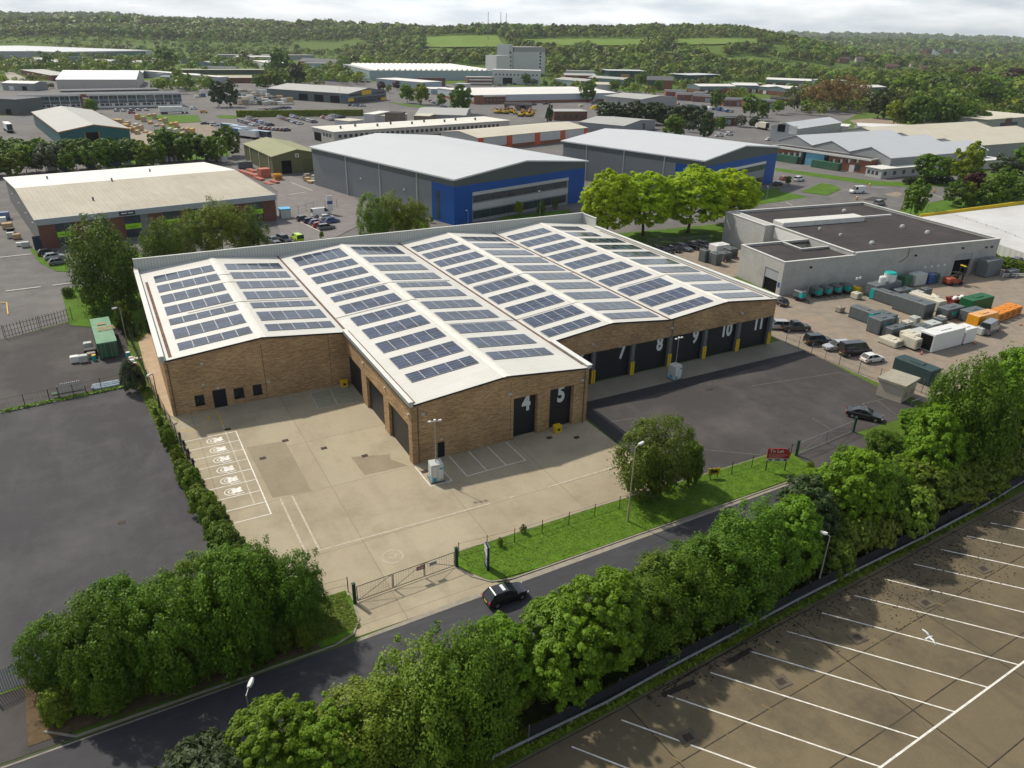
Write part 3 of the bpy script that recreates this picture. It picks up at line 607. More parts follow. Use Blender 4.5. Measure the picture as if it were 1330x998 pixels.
def trunk_mb(h,r,spread,seed,n=7,lean=0):
    rnd=random.Random(seed); b=MB(); p=Vector((0,0,-.1)); pts=[p]
    for i in range(4): 
        p=Vector((p.x+rnd.gauss(0,.02)*h+lean,p.y+rnd.gauss(0,.02)*h,h*(i+1)/4)); pts.append(p)
    for i in range(4): b.tube(pts[i],pts[i+1],r*(1-.2*i),r*(1-.2*(i+1)),8)
    for i in range(n):
        a=2*math.pi*i/n+rnd.random(); s=pts[2+rnd.randint(0,1)]; e=s+Vector((math.cos(a)*spread*rnd.uniform(.5,.8),math.sin(a)*spread*rnd.uniform(.5,.8),h*rnd.uniform(.25,.6)))
        mid=(s+e)/2+Vector((0,0,-.05*h)); b.tube(s,mid,r*.4,r*.25,6); b.tube(mid,e,r*.25,r*.08,5)
    return b
# leaf colours
lf_maple=leafmat('maple_leaves',(.085,.18,.005),(.185,.32,.01),.35,hue=.012,val=.16)
lf_horn=leafmat('hornbeam_leaves',(.05,.118,.005),(.12,.22,.01),.35,hue=.012,val=.16)
lf_birch=leafmat('birch_leaves',(.08,.145,.01),(.165,.25,.022),.38)
lf_lime=leafmat('lime_leaves',(.27,.4,.005),(.47,.6,.01),.5,hue=.008,val=.08)
lf_dark=leafmat('dark_leaves',(.02,.038,.009),(.055,.08,.016),.15)
lf_shrub=leafmat('shrub_leaves',(.07,.13,.008),(.16,.235,.02),.32)
lf_copper=leafmat('copper_leaves',(.035,.009,.012),(.065,.015,.018),.25,hue=.01)
lf_gold=leafmat('golden_leaves',(.19,.12,.03),(.28,.19,.055),.3,hue=.01)
lf_grey=leafmat('greygreen_leaves',(.05,.07,.03),(.1,.125,.06),.25)
PROTO={}
def proto(kind,var):
    """(crown mesh, trunk mesh) of nominal height 10"""
    k=(kind,var)
    if k in PROTO: return PROTO[k]
    s=hash(kind)%1000 if False else sum(map(ord,kind))*7+var*131
    if kind=='maple': c=crown('crown',s,(3.6,3.6,4.2),5.7,420,85,.2,.52,lf_maple,inner=.25,jag=.4,lob=12,up=.9); t=trunk_mb(6,.17,3.5,s)
    elif kind=='hornbeam': c=crown('crown',s,(3.5,3.5,4.5),5.3,400,80,.18,.66,lf_horn,droop=1.9,jag=.5,lob=12,bottom=-.95); t=trunk_mb(6,.16,3.5,s)
    elif kind=='birch': c=crown('crown',s,(3.0,3.0,4.6),5.7,200,85,.17,.72,lf_birch,droop=1.7,jag=.45,lob=9,inner=.4); t=trunk_mb(8,.13,2.4,s)
    elif kind=='weeping': c=crown('crown',s,(3.6,3.6,4.6),5.4,330,60,.19,.75,lf_birch,droop=2.8,jag=.3,lob=10,inner=.3,bottom=-.9); t=trunk_mb(8,.17,2.8,s)
    elif kind=='lime': c=crown('crown',s,(3.5,3.5,4.2),5.8,380,66,.22,.5,lf_lime,jag=.2,lob=9,bottom=-.85,inner=.25,up=.8); t=trunk_mb(6,.2,3,s)
    elif kind=='pine': c=crown('crown',s,(3.0,3.0,4.6),5.2,230,60,.22,.6,lf_dark,jag=.4,lob=10,bottom=-.9,up=.8,asp=2.2); t=trunk_mb(7,.16,2.6,s)
    elif kind=='conifer': c=crown('crown',s,(2.3,2.3,4.8),4.9,170,40,.36,.5,lf_dark,shape='cone',jag=.15,bottom=-.9); t=trunk_mb(7,.14,1.2,s)
    elif kind=='shrub': c=crown('crown',s,(5,5,5),4.6,150,46,.6,1.3,lf_shrub,jag=.35,lob=8,bottom=-.6); t=trunk_mb(5,.2,3,s)
    elif kind=='greyshrub': c=crown('crown',s,(5,5,5),4.6,150,46,.6,1.3,lf_grey,jag=.35,lob=8,bottom=-.6); t=trunk_mb(5,.2,3,s)
    elif kind=='mid': c=crown('crown',s,(3.9,3.9,4.3),5.6,95,30,.6,.85,lf_horn,jag=.35,lob=8,bottom=-.85); t=trunk_mb(6,.16,3,s)
    elif kind=='midbright': c=crown('crown',s,(3.8,3.8,4.3),5.6,95,30,.6,.85,leafmat('bright_leaves',(.1,.17,.006),(.19,.28,.014),.35),jag=.3,lob=8,bottom=-.85); t=trunk_mb(6,.16,3,s)
    elif kind=='middark': c=crown('crown',s,(3.9,3.9,4.3),5.5,95,30,.6,.85,leafmat('deep_leaves',(.022,.045,.01),(.05,.085,.016),.2),jag=.35,lob=8,bottom=-.9); t=trunk_mb(6,.16,3,s)
    elif kind=='copper': c=crown('crown',s,(3.9,3.9,4.2),5.6,95,30,.6,.85,lf_copper,jag=.25,lob=8,bottom=-.9); t=trunk_mb(6,.16,3,s)
    elif kind=='gold': c=crown('crown',s,(4.6,4.6,4),5.8,60,20,.45,.95,lf_gold,jag=.4,lob=10,bottom=-.7); t=trunk_mb(7,.16,4,s,12)
    elif kind=='greytree': c=crown('crown',s,(4.2,4.2,3.8),5.6,95,30,.6,.85,lf_grey,jag=.35,lob=8,bottom=-.85); t=trunk_mb(6,.16,3,s)
    tm=t.build('trunk',birchbark if kind in('birch','weeping') else bark,smooth=True); me=tm.data; bpy.data.objects.remove(tm)
    PROTO[k]=(c,me); return PROTO[k]
NT=0
def tree(kind,x,y,h,label,group=None,w=1.0,z=0,cat='tree',name=None):
    global NT
    NT+=1; rnd=random.Random(NT*17); v=rnd.randint(0,2 if kind in('maple','hornbeam','birch','mid','midbright','middark','shrub') else 1)
    c,t=proto(kind,v); s=h/10
    nm=name or {'maple':'maple_tree','hornbeam':'hornbeam_tree','birch':'birch_tree','weeping':'birch_tree','lime':'lime_tree','pine':'pine_tree','conifer':'conifer_tree','shrub':'shrub','greyshrub':'shrub'}.get(kind,'tree')
    o=thing(nm,label,cat,(x,y,z),rnd.random()*6.28,group); ax_=rnd.uniform(.88,1.14); o.scale=(s*w*ax_,s*w/ax_,s); o.rotation_euler=(rnd.gauss(0,.045),rnd.gauss(0,.045),o.rotation_euler.z)
    for n,m in (('trunk',t),('crown',c)):
        q=bpy.data.objects.new(n,m); COL.objects.link(q); par(q,o)
    return o
def treepx(kind,px,py,top,label,group=None,w=1.0,cat='tree'):
    x,y=G(px,py); return tree(kind,x,y,HT(x,y,top),label,group,w,cat=cat)
# foreground belt between the road and the car park (world positions from the survey)
belt=[('pine',-1.6,36.4,6.9,'dark loose-leaved tree at the bottom edge of the photo, left end of the belt',1.05),
('maple',2.6,37.0,7.3,'bright rounded maple beside the pale lamp head at the bottom edge',1.0),
('maple',5.9,36.2,6.6,'rounded maple right of the lamp head, bottom edge of the belt',.95),
('birch',8.6,36.1,5.0,'low birch between the rounded maples and the tall open birches',1.2),
('birch',12.6,36.3,6.5,'slim birch with pale stems showing, opposite the crossover drive',1.2),
('hornbeam',16.2,35.5,7.4,'feathery hornbeam behind the black car, over the birch stems',.95),
('maple',20.2,36.7,7.5,'rounded maple directly below the black car on the road',.95),
('maple',24.6,35.9,8.0,'broad rounded maple just right of the black car',1.05),
('maple',28.9,36.7,8.1,'bright maple where the road first disappears behind the belt',.95),
('hornbeam',33.2,36.3,8.1,'low hornbeam in the dip of the belt below the lamp post',.95),
('hornbeam',37.6,37.3,8.3,'hornbeam at the right side of the dip in the belt',1.0),
('hornbeam',42.0,36.7,10.1,'wide feathery hornbeam overhanging the road, opposite the big verge bush',1.05),
('hornbeam',46.6,37.7,10.9,'feathery hornbeam left of the galvanised lamp column',.95),
('maple',50.8,37.6,11.2,'bright tree behind the galvanised lamp column',.95),
('birch',50.2,42.6,8.6,'thin-crowned birch leaning over the road edge near the for-let board',1.0),
('pine',56.0,39.6,12.8,'dark brown-green pine with drooping twigs below the steel gate',.95),
('maple',61.4,39.0,12.1,'broad dark-green tree right of the dark pine',1.0),
('hornbeam',66.6,39.6,13.1,'tall hornbeam below the black saloon car',.95),
('maple',71.8,40.2,15.8,'tallest open-topped tree in front of the white yard container',.85),
('maple',77.6,40.6,15.7,'tall tree below the grey pick-up truck',.9),
('hornbeam',84.0,41.0,16.4,'tall dense tree at the right edge of the photo above the car park rail',.9),
('maple',90.5,41.6,16.6,'tall tree cut by the right edge of the photo',.9),
('hornbeam',97.0,43.0,15.8,'tall tree at the far right end of the belt',.9),
('maple',64.5,45.5,9.5,'lower tree at the far side of the road, left of the black saloon car',1.0),
('hornbeam',72.5,47.5,10.5,'lower tree between the black saloon car and the tall belt trees',1.0),
('hornbeam',80.5,48.5,10.5,'rounded tree below the small block substation',1.05),
('maple',88.5,50.0,10.5,'tree beside the corner of the tarmac yard, right of the substation',1.1)]
OUT=[(100,985),(200,960),(250,950),(300,908),(420,902),(470,895),(530,838),(590,802),(640,798),(690,786),(720,768),(765,742),(850,722),(900,702),(960,655),(1000,642),(1060,604),(1085,585),(1110,592),(1150,585),(1185,565),(1215,520),(1250,478),(1290,455),(1330,448),(1500,440)]
OUT2=[(20,850),(40,822),(60,795),(125,758),(210,740),(270,712),(340,706),(385,712),(415,745)]
def fith(x,y,tab,dy=0,back=1.2):
    h=8
    for _ in range(12):
        px,py=PXL(x,y+back,h*.97); h=max(3.2,min(19,HT(x,y+back,lerp(tab,px)+dy)/.97))
    return h
rj=random.Random(3)
for i,(k,x,y,h,l,w_) in enumerate(belt):
    h=fith(x,y,OUT,rj.choice([0,2,6,14,20]) if y<42 else 12); w_=w_*max(.8,min(1.5,1.0+(9-h)*.07))
    tree(k,x,y,h,l,'trees of the belt between the road and the dark car park',w_)
rnd=random.Random(5)
for i in range(56):
    x=-6+i*1.95+rnd.gauss(0,.5); h=rnd.uniform(2.2,3.8)*(1 if x<55 else 1.5)
    tree('shrub' ,x,35.2+.036*x+rnd.gauss(0,.5),h,'green undergrowth shrub at the foot of the tree belt along the dark slatted fence','undergrowth shrubs below the tree belt',1.0,cat='shrub')
# hedge-like row left of the gate
for k,x,y,h,l,w_ in [('hornbeam',-9.6,54.0,5.7,'leftmost low tree of the dense row beside the crossover gate',.95),('hornbeam',-7.0,51.6,7.1,'second tree of the dense row, over the left kerb',.95),('hornbeam',-4.2,53.6,7.7,'third tree of the dense row, at the tarmac side',.95),
  ('hornbeam',-1.4,51.6,7.9,'middle tree of the dense row, at the road side',1.0),('hornbeam',1.4,53.9,8.1,'fifth tree of the dense row, at the tarmac side',.95),('hornbeam',3.6,51.3,8.1,'road-side tree of the dense row, before the last pair',.95),('hornbeam',6.1,53.4,8.7,'highest tree of the dense row, touching the concrete yard',.9),('hornbeam',8.3,51.5,6.7,'rightmost tree of the dense row, beside the gate grass',.9)]:
    h=fith(x,y,OUT2,rj.uniform(0,8) if y>53 else 14)
    tree(k,x,y,h,l,'dense row of hornbeams between the left yard and the road',w_)
for i in range(12):
    x=-10+i*1.65; tree('shrub',x,49.6+rnd.gauss(0,.25)+(.8 if x<-7 else 0),rnd.uniform(2.2,3.2),'green undergrowth shrub at the foot of the dense row beside the road','undergrowth shrubs below the dense row',.62,cat='shrub')
# scrub along the fence between the two left yards
for i,(y,h,w_) in enumerate([(91,2.2,.55),(89,2.6,.5),(86.3,1.6,.5),(84,2.2,.55),(82,2.0,.6),(79.6,2.4,.55),(77.4,2.8,.5),(75,2.2,.6),(72.6,3.0,.55),(70.4,3.2,.5),(68,3.3,.55),(66,3.0,.6),(63.6,3.3,.6),(61.5,3.0,.6),(95.5,1.3,.5),(99,1.1,.5)]):
    x=lerp([(60,5.6),(67,4.5),(80,3.0),(92,2.0),(104,1.1)],y)-.5
    tree('shrub',x,y,h,'self-sown green shrub in the scrub strip along the fence between the two left yards','scrub between the left yards',w_*1.35 if y<84 else w_,cat='shrub')
treepx('greyshrub',178,508,470,'rounded grey-green bush at the corner of the left yards',w=.55,cat='shrub')
# verge bush and companions
tree('birch',47.9,53.9,9.2,'tall loose bush beside the street lamp on the grass verge',w=1.15,cat='bush'); tree('shrub',47.4,54.2,5.6,'dense lower growth inside the tall verge bush',w=.62,cat='shrub')
tree('shrub',53.4,54.0,5.2,'lower rounded bush right of the tall verge bush',w=.5,cat='bush')
for px,py,t_,l in ((679,690,680,'small wispy shrub by the verge fence'),(650,707,697,'low dark shrub beside the blue totem sign'),(1050,612,598,'low green bush at the end of the verge near the steel gate')): treepx('birch',px,py+3,t_+2,l,w=.8,cat='shrub')
# trees round the main building
tree('weeping',-1.8,147.6,HT(-1.8,147.6,284),'big weeping birch in front of the yard container, left of the warehouse',w=.95)
treepx('shrub',165,432,395,'rounded dark bush behind the green container',w=.5,cat='shrub'); treepx('shrub',90,386,374,'clipped hedge block beside the left road junction',w=1.0,cat='shrub'); treepx('shrub',112,392,378,'clipped hedge block next to the weeping birch',w=.8,cat='shrub')
tree('weeping',9.5,166,HT(9.5,166,286),'drooping birch right of the weeping birch, behind the warehouse parapet',w=.85)
tree('birch',21.5,170,HT(21.5,170,266),'wide birch behind the parapet in front of the brick-fronted shop',w=1.15); tree('birch',28.3,171,HT(28.3,171,276),'right-hand birch of the pair in front of the brick-fronted shop',w=1.0); tree('birch',15.6,172,HT(15.6,172,278),'left-hand birch of the group behind the parapet',w=1.0)
tree('birch',55.6,168,HT(55.6,168,258),'tall birch beside the parked cars, left of the grey and blue unit',w=.9); tree('birch',60.5,170,HT(60.5,170,256),'middle birch beside the grey and blue unit',w=.9); tree('birch',65.5,169,HT(65.5,169,264),'right-hand birch beside the grey and blue unit',w=.9)
# lime row
for (px,py,t_,w_,l) in ((786,312,224,1.02,'first yellow-green lime, nearest the blue unit, its trunk hidden by the roof'),(835,307,226,1.4,'second yellow-green lime of the row'),(893,303,219,1.42,'third and widest yellow-green lime of the row'),(945,293,223,1.3,'fourth yellow-green lime, partly behind the flat-roofed building')):
    treepx('lime',px,py,t_,l,'row of yellow-green limes on the verge',w_)

def tufts(name,polyf,n,seed,h=.22,mat=None):
    rg=np.random.default_rng(seed); P_=[]
    while len(P_)<n:
        x,y=polyf(rg)
        if x is not None: P_.append((x,y,.06+h*rg.random()*.35))
    P_=np.array(P_); Nn=rg.normal(size=(n,3)); Nn[:,2]=np.abs(Nn[:,2])*.8+2.2
    me=quads_mesh(name,P_,Nn,h*rg.uniform(.6,1.6,n),2.0,mat or leafmat('grass_blades',(.09,.17,.01),(.17,.27,.02),.3,scale=.8),rng=rg,up=np.tile([0,0,1.],(n,1))); o=bpy.data.objects.new(name,me); COL.objects.link(o); o['kind']='stuff'
def _vg(rg):
    x=rg.uniform(24.5,69.3); y=rg.uniform(49,54.8)
    if y<49.2+max(0,(27-x)*.9): return None,None
    return x,y
tufts('long_grass',_vg,24000,4,.09)
def _fe(rg):
    x=rg.uniform(5,85); return x,32.0+.052*(x-16)+rg.uniform(-.6,1.2)
tufts('long_grass',_fe,9000,5,.2)
def _ls(rg):
    y=rg.uniform(57,118); return lerp([(57,6.2),(67,4.6),(80,2.9),(92,1.9),(104,.8),(118,-.8)],y)+rg.uniform(-.7,.6),y
tufts('weeds',_ls,7000,6,.3)
def _gg(rg): return rg.uniform(9.2,12.8),rg.uniform(49.2,54.1)
tufts('long_grass',_gg,4000,7,.13)
def _ky(rg): x=rg.uniform(-17,0); return x,108.9+(x+17)*.09+rg.uniform(-.3,.5)
tufts('weeds',_ky,1500,8,.25)
# ------------------------------------------------------------------ vehicles
def carpaint(name,c,rough=.25): 
    m=pm(name,c,rough,.03,1,.6); m.node_tree.nodes['Principled BSDF'].inputs['Coat Weight'].default_value=.5; return m
PAINT={'white':carpaint('white_car_paint',(.65,.65,.64)),'silver':carpaint('silver_car_paint',(.36,.38,.4)),'grey':carpaint('grey_car_paint',(.13,.14,.155)),'black':carpaint('black_car_paint',(.012,.013,.016)),
'blue':carpaint('blue_car_paint',(.03,.085,.24)),'navy':carpaint('navy_car_paint',(.012,.022,.055)),'red':carpaint('red_car_paint',(.32,.02,.02)),'green':carpaint('green_car_paint',(.02,.06,.04)),'lime':carpaint('lime_car_paint',(.42,.62,.02)),'orange':carpaint('orange_paint',(.65,.28,.01))}
tyre=pm('tyre_rubber',(.012,.012,.012),.85,.1,3); rim=pm('alloy_rim',(.35,.35,.36),.35,.05,2,.5,metal=.6); lampw=pm('headlamp_glass',(.6,.62,.65),.15,.05,1,.6); lampr=pm('tail_lamp_red',(.35,.012,.01),.25,.05,1,.6); plate=pm('yellow_plate',(.6,.42,.04),.5,.05,1)
def loft(b,secs,mi=0,capends=True):
    n=len(secs[0]); vs=[p for s in secs for p in s]; fs=[]
    for i in range(len(secs)-1):
        for j in range(n): 
            k=(j+1)%n; fs.append((i*n+j,i*n+k,(i+1)*n+k,(i+1)*n+j))
    if capends: fs+= [tuple(range(n-1,-1,-1)),tuple((len(secs)-1)*n+j for j in range(n))]
    b.add(vs,fs,mi)
SPEC={ # stations: x, half width, deck height ; cabin: base0, roof0, roof1, base1, roof height
'hatch':(4.1,.87,[(-2.05,.72,.62),(-1.95,.83,.86),(-1.2,.87,.92),(0.4,.87,.92),(.75,.87,.9),(1.5,.83,.8),(1.95,.74,.66),(2.05,.6,.5)],(-1.98,-1.4,.05,1.05,1.43)),
'saloon':(4.7,.9,[(-2.35,.74,.66),(-2.25,.84,.93),(-1.5,.9,.96),(.3,.9,.93),(.9,.9,.91),(1.7,.86,.82),(2.25,.76,.68),(2.35,.6,.5)],(-1.8,-.95,.15,1.1,1.4)),
'estate':(4.6,.9,[(-2.3,.78,.66),(-2.22,.86,.95),(-1.4,.9,.98),(.3,.9,.97),(.95,.9,.95),(1.65,.87,.87),(2.2,.78,.72),(2.3,.62,.52)],(-2.22,-1.95,.3,1.05,1.6)),
'suv':(4.8,.96,[(-2.4,.84,.75),(-2.32,.92,1.08),(-1.4,.96,1.12),(.3,.96,1.1),(1.0,.95,1.07),(1.8,.92,1.0),(2.3,.84,.84),(2.4,.7,.6)],(-2.3,-2.05,.4,1.0,1.8)),
'van':(5.6,1.0,[(-2.8,.94,1.0),(-2.78,.99,1.25),(-1,1.0,1.3),(1.2,1.0,1.3),(1.8,.98,1.25),(2.4,.93,1.08),(2.7,.85,.85),(2.8,.7,.6)],(-2.75,-2.7,1.1,2.0,2.35)),
'smallvan':(4.5,.92,[(-2.25,.86,.9),(-2.22,.91,1.05),(-1,.92,1.1),(.7,.92,1.08),(1.2,.9,1.0),(1.8,.87,.9),(2.15,.78,.75),(2.25,.65,.5)],(-2.22,-2.18,.4,1.3,1.85)),
'pickup':(5.3,.94,[(-2.65,.88,.9),(-2.6,.92,1.08),(-1.0,.94,1.1),(.3,.94,1.08),(1.1,.94,1.07),(2.0,.9,1.0),(2.55,.82,.82),(2.65,.7,.6)],(-.95,-.7,.5,1.2,1.8))}
def make_car(kind,hi=True):
    Ln,W2,st,(b0,r0,r1,b1,hr)=SPEC[kind]; o=bpy.data.objects.new('car_proto',None)
    b=MB(); secs=[]
    for x,w_,zt in st:
        e=.24 if abs(x)<Ln*.46 else .34
        secs.append([(x,-w_*.94,e),(x,-w_,e+.12),(x,-w_*.995,zt-.12),(x,-w_*.9,zt),(x,w_*.9,zt),(x,w_*.995,zt-.12),(x,w_,e+.12),(x,w_*.94,e)])
    loft(b,secs)
    def dk(x):
        return lerp([(p[0],p[2]) for p in st],x)
    # roof shell, pillars
    wr=W2*.74; wb=W2*.9
    b.add([(r0,-wr,hr-.05),(r1,-wr,hr-.05),(r1,wr,hr-.05),(r0,wr,hr-.05),(r0+.1,-wr*.9,hr),(r1-.12,-wr*.9,hr),(r1-.12,wr*.9,hr),(r0+.1,wr*.9,hr)],[(4,5,6,7),(0,1,5,4),(1,2,6,5),(2,3,7,6),(3,0,4,7)])
    for s in (-1,1):
        b.tube((b1,s*wb*.97,dk(b1)-.02),(r1,s*wr*.98,hr-.05),.045,n=4); b.tube((b0,s*wb*.97,dk(b0)-.02),(r0,s*wr*.98,hr-.05),.06,n=4); mx=(r0+r1)/2-.1; b.tube((mx,s*wb*.98,dk(mx)-.02),(mx,s*wr*.99,hr-.04),.04,n=4)
        b.obox(b1-.25,s*(W2+.08),.93 if hr<1.7 else 1.15,.12,.2,.14,0)
    if kind in('van','smallvan'):
        zc=dk(0); xe=r1-.55
        for s in (-1,1): b.add([(b0+.02,s*wb*1.06,zc-.12),(xe,s*wb*1.06,zc-.12),(xe,s*wr*1.04,hr-.06),(r0+.02,s*wr*1.04,hr-.06)],[(0,1,2,3) if s<0 else (3,2,1,0)])
    if kind=='pickup':
        for s in (-1,1): b.box(-2.6,s*.86-.06,1.05,-1.0,s*.86+.06,1.16)
        b.box(-2.6,-.86,1.05,-2.5,.86,1.16)
    body=b.build('body',PAINT['grey'],o,smooth=False)
    g=MB(); g.add([(b0,-wb,dk(b0)-.05),(b1,-wb,dk(b1)-.05),(b1,wb,dk(b1)-.05),(b0,wb,dk(b0)-.05),(r0,-wr,hr-.06),(r1,-wr,hr-.06),(r1,wr,hr-.06),(r0,wr,hr-.06)],[(0,3,2,1),(4,5,6,7),(0,1,5,4),(1,2,6,5),(2,3,7,6),(3,0,4,7)])
    if kind=='pickup': g.box(-2.48,-.8,1.085,-1.0,.8,1.1)
    g.build('window',glass,o)
    wx=Ln*.31; wr_=.33 if hr<1.7 else .38
    if hi:
        for x in (-wx*1.02,wx):
            for s in (-1,1):
                q=MB(); q.tube((x,s*(W2-.2),wr_),(x,s*(W2+.015),wr_),wr_,n=14); wq=q.build('wheel',tyre,o)
                q=MB(); q.tube((x,s*(W2-.1),wr_),(x,s*(W2+.022),wr_),wr_*.62,n=10); q.build('rim',rim,wq)
        z=st[-2][2]-.14
        for s in (-1,1):
            q=MB(); q.obox(Ln/2-.16,s*W2*.68,z-.04,.2,.34,.14,-s*.35); q.build('headlight',lampw,o)
            q=MB(); q.obox(-Ln/2+.06,s*W2*.8,st[1][2]-.28,.14,.22,.24,0); q.build('tail_light',lampr,o)
        q=MB(); q.box(-Ln/2-.03,-.26,.5,-Ln/2+.04,.26,.62); q.build('number_plate',plate,o)
        q=MB(); q.box(Ln/2-.1,-.45,.4,Ln/2+.0,.45,.58); q.build('grille',blackp,o)
    else:
        q=MB()
        for x in (-wx*1.02,wx): q.tube((x,-W2-.01,wr_),(x,W2+.01,wr_),wr_,n=8)
        q.build('wheels',tyre,o)['kind']='stuff'
    return o
CARS={}
def unlink_tree(o):
    for c in kids(o): unlink_tree(c)
    for cl in list(o.users_collection): cl.objects.unlink(o)
def stamp(src,o,col=None,slotname='body'):
    """copies of the parts (and their sub-parts) of a hidden pattern, parented to the new thing"""
    for c in kids(src):
        q=c.copy(); COL.objects.link(q); q.parent=None; par(q,o)
        if col is not None and c.name.startswith(slotname): paint(q,col)
        for d in kids(c):
            e=d.copy(); COL.objects.link(e); e.parent=None; par(e,q)
def car(kind,col,x,y,a,label,group=None,hi=True,cat=None,name=None,z=.03):
    k=(kind,hi)
    if k not in CARS: CARS[k]=make_car(kind,hi); unlink_tree(CARS[k])
    o=thing(name or {'van':'van','smallvan':'van','pickup':'pickup_truck'}.get(kind,'parked_car'),label,cat or ('van' if 'van' in kind else 'pickup' if kind=='pickup' else 'car'),(x,y,z),a,group)
    stamp(CARS[k],o,PAINT[col]); return o
# ---- near cars (positions from the survey; angle = heading from +X)
car('hatch','black',25.7,46.6,0.0,'black hatchback with a white roof panel driving on the road past the gate',name='driven_car')
rp=MB(); rp.box(-.5,-.42,1.432,-.2,.42,1.445); 
_c=[o for o in COL.objects if o.name.startswith('driven_car')][0]; rp.build('roof_panel',PAINT['white'],_c)
car('saloon','black',86.6,56.0,R(-55),'black saloon parked alone on the worn tarmac yard near the steel gate',name='saloon_car')
# cars behind the fence of the equipment yard
for k,cl,q,a,l in (('estate','silver',(75,500),-.5,'silver-blue estate right beside the warehouse corner behind the yard fence'),('pickup','black',(175,510),-.35,'black pickup with a pale tarpaulin, second from the warehouse corner along the fence'),('suv','black',(290,578),-.3,'black off-roader alone at the middle of the yard fence'),('estate','silver',(385,608),-.3,'silver estate with red tail lights beside the long dark van'),('van','black',(478,633),-.25,'long dark van parked along the yard fence'),('hatch','white',(568,668),-.15,'white car with a dark roof at the end of the row by the yard fence'),):
    x,y=c5(*q); car(k,cl,x,y+.4,a+R(180 if k in('estate',) else 0),l,'vehicles along the fence of the equipment yard')
x,y=c5(1150,515); car('van','grey',x,y,R(12),'dark grey panel van beside the orange generators')
x,y=c5(1292,172); car('suv','navy',x,y,R(5),'dark four-by-four beyond the hedge at the right edge of the photo'); x,y=c5(1290,665); car('pickup','black',x,y,R(10),'black pickup at the right edge of the photo behind the tall trees')
x,y=c5(85,372); car('hatch','black',x,y,R(80),'black hatchback in front of the half-open shutter of the flat-roofed building')
for (px,py),l,k in (((90,225),'leftmost dark car of the six facing the equipment yard','hatch'),((150,232),'second dark car of the six','hatch'),((210,222),'third dark car of the six','hatch'),((285,212),'grey-blue fourth car of the six','estate'),((370,202),'large brownish fifth car of the six','suv'),((445,192),'rightmost grey car of the six, nearest the hedge','estate')):
    x,y=r3(px,py); car(k,'grey' if px in(285,445) else 'black',x,y,R(-78),l,'six cars parked in front of the lime trees')
# ------------------------------------------------------------------ signs, gates, lamps
greenp=pm('green_fence_paint',(.012,.05,.032),.6,.1,2); blackiron=pm('black_iron',(.012,.014,.014),.6,.1,2); meshm=pm('fence_wire',(.06,.065,.06),.6,.1,2)
def fence(name,label,pts,h=2.0,step=3.0,post=greenp,wire=meshm,rails=(0.15,1.0,1.9),vstep=None,cat='fence',pr=.045,pales=False,group=None):
    o=thing(name,label,cat,(pts[0][0],pts[0][1],0),0,group); ox,oy=pts[0]
    wm=MB(); cnt=0
    for (ax,ay),(bx,by) in zip(pts,pts[1:]):
        ax-=ox;ay-=oy;bx-=ox;by-=oy; l=math.hypot(bx-ax,by-ay); n=max(1,round(l/step))
        for i in range(n+ (1 if (bx+ox,by+oy)==tuple(pts[-1]) else 0)):
            t=i/n; p=MB(); px_,py_=ax+(bx-ax)*t,ay+(by-ay)*t; p.tube((px_,py_,-.1),(px_,py_,h+.08),pr,n=6); p.build('post',post,o); cnt+=1
        for z in rails: wm.tube((ax,ay,z*h/2),(bx,by,z*h/2),.014 if not pales else .03,n=4)
        if vstep:
            for i in range(int(l/vstep)):
                t=(i+.5)*vstep/l; px_,py_=ax+(bx-ax)*t,ay+(by-ay)*t
                if pales: wm.obox(px_,py_,.05,.065,.02,h,math.atan2(by-ay,bx-ax))
                else: wm.tube((px_,py_,.05),(px_,py_,h),.008,n=3)
    wm.build('pale_panel' if pales else 'wire_panel',wire,o); return o
fence('wire_fence','low wire fence with green posts along the grass verge by the road',[(24.4,54.0),(30.4,53.5),(69.4,53.2)],1.7,3.3)
fence('wire_fence','green wire fence in the scrub between the left tarmac yard and the concrete yard',[(5.9,61),(4.9,67.2),(3.4,80.5),(2.4,93.7),(1.4,104),(.6,116),(-.3,130)],2.2,3,vstep=.3)
fence('wire_fence','short black wire fence above the kerb of the left tarmac yard',[(-17.2,109.2),(-8.5,110),(-1.6,111.2)],1.8,2.9,post=blackiron,vstep=.35)
fence('wire_fence','short fence piece between the dense row and the left gate post',[(11.0,54.2),(13.2,54.0)],1.7,2.2)
fence('wire_fence','wire fence between the worn tarmac yard and the equipment yard',[(97.8,80.5),(98.4,70),(98.9,63),(100.8,60.5),(101.5,54.5)],2.2,3,post=steelgrey,vstep=.25)
fence('palisade_fence','grey palisade fence cut by the left edge below the tarmac yard',[(-24,54.4),(-14.5,54.9),(-11.6,55.5)],2.2,2.6,post=steelgrey,wire=pm('palisade_grey',(.2,.26,.26),.6,.1,2),rails=(.3,1.6),vstep=.17,pales=True)
fence('palisade_fence','dark palisade gates across the drive left of the green container',[(-18.2,138.6),(-13.2,141),(-8.4,143.6)],2.3,2.5,post=blackiron,wire=blackiron,rails=(.3,1.0,1.7),vstep=.5,pales=True,cat='gate')
fence('palisade_fence','grey palisade fence behind the six cars in front of the limes',[r3(0,190),r3(240,176),r3(500,160)],2.3,3,post=steelgrey,wire=steelgrey,rails=(.3,1.6),vstep=.3,pales=True)
# dark slatted screen below the belt
o=thing('slatted_screen','dark slatted screen fence between the tree belt and the car park rail','fence',(20,32.2,0),R(3.1))
for k in range(26):
    q=MB(); q.box(k*2.8,-.03,.1,k*2.8+2.72,.03,1.75); q.build('screen_panel',pm('screen_black',(.012,.014,.018),.7,.25,2),o)
q=MB()
for k in range(27): q.box(k*2.8-.06,.03,0,k*2.8+.0,.12,1.95)
q.build('posts',steelgrey,o)['kind']='stuff'
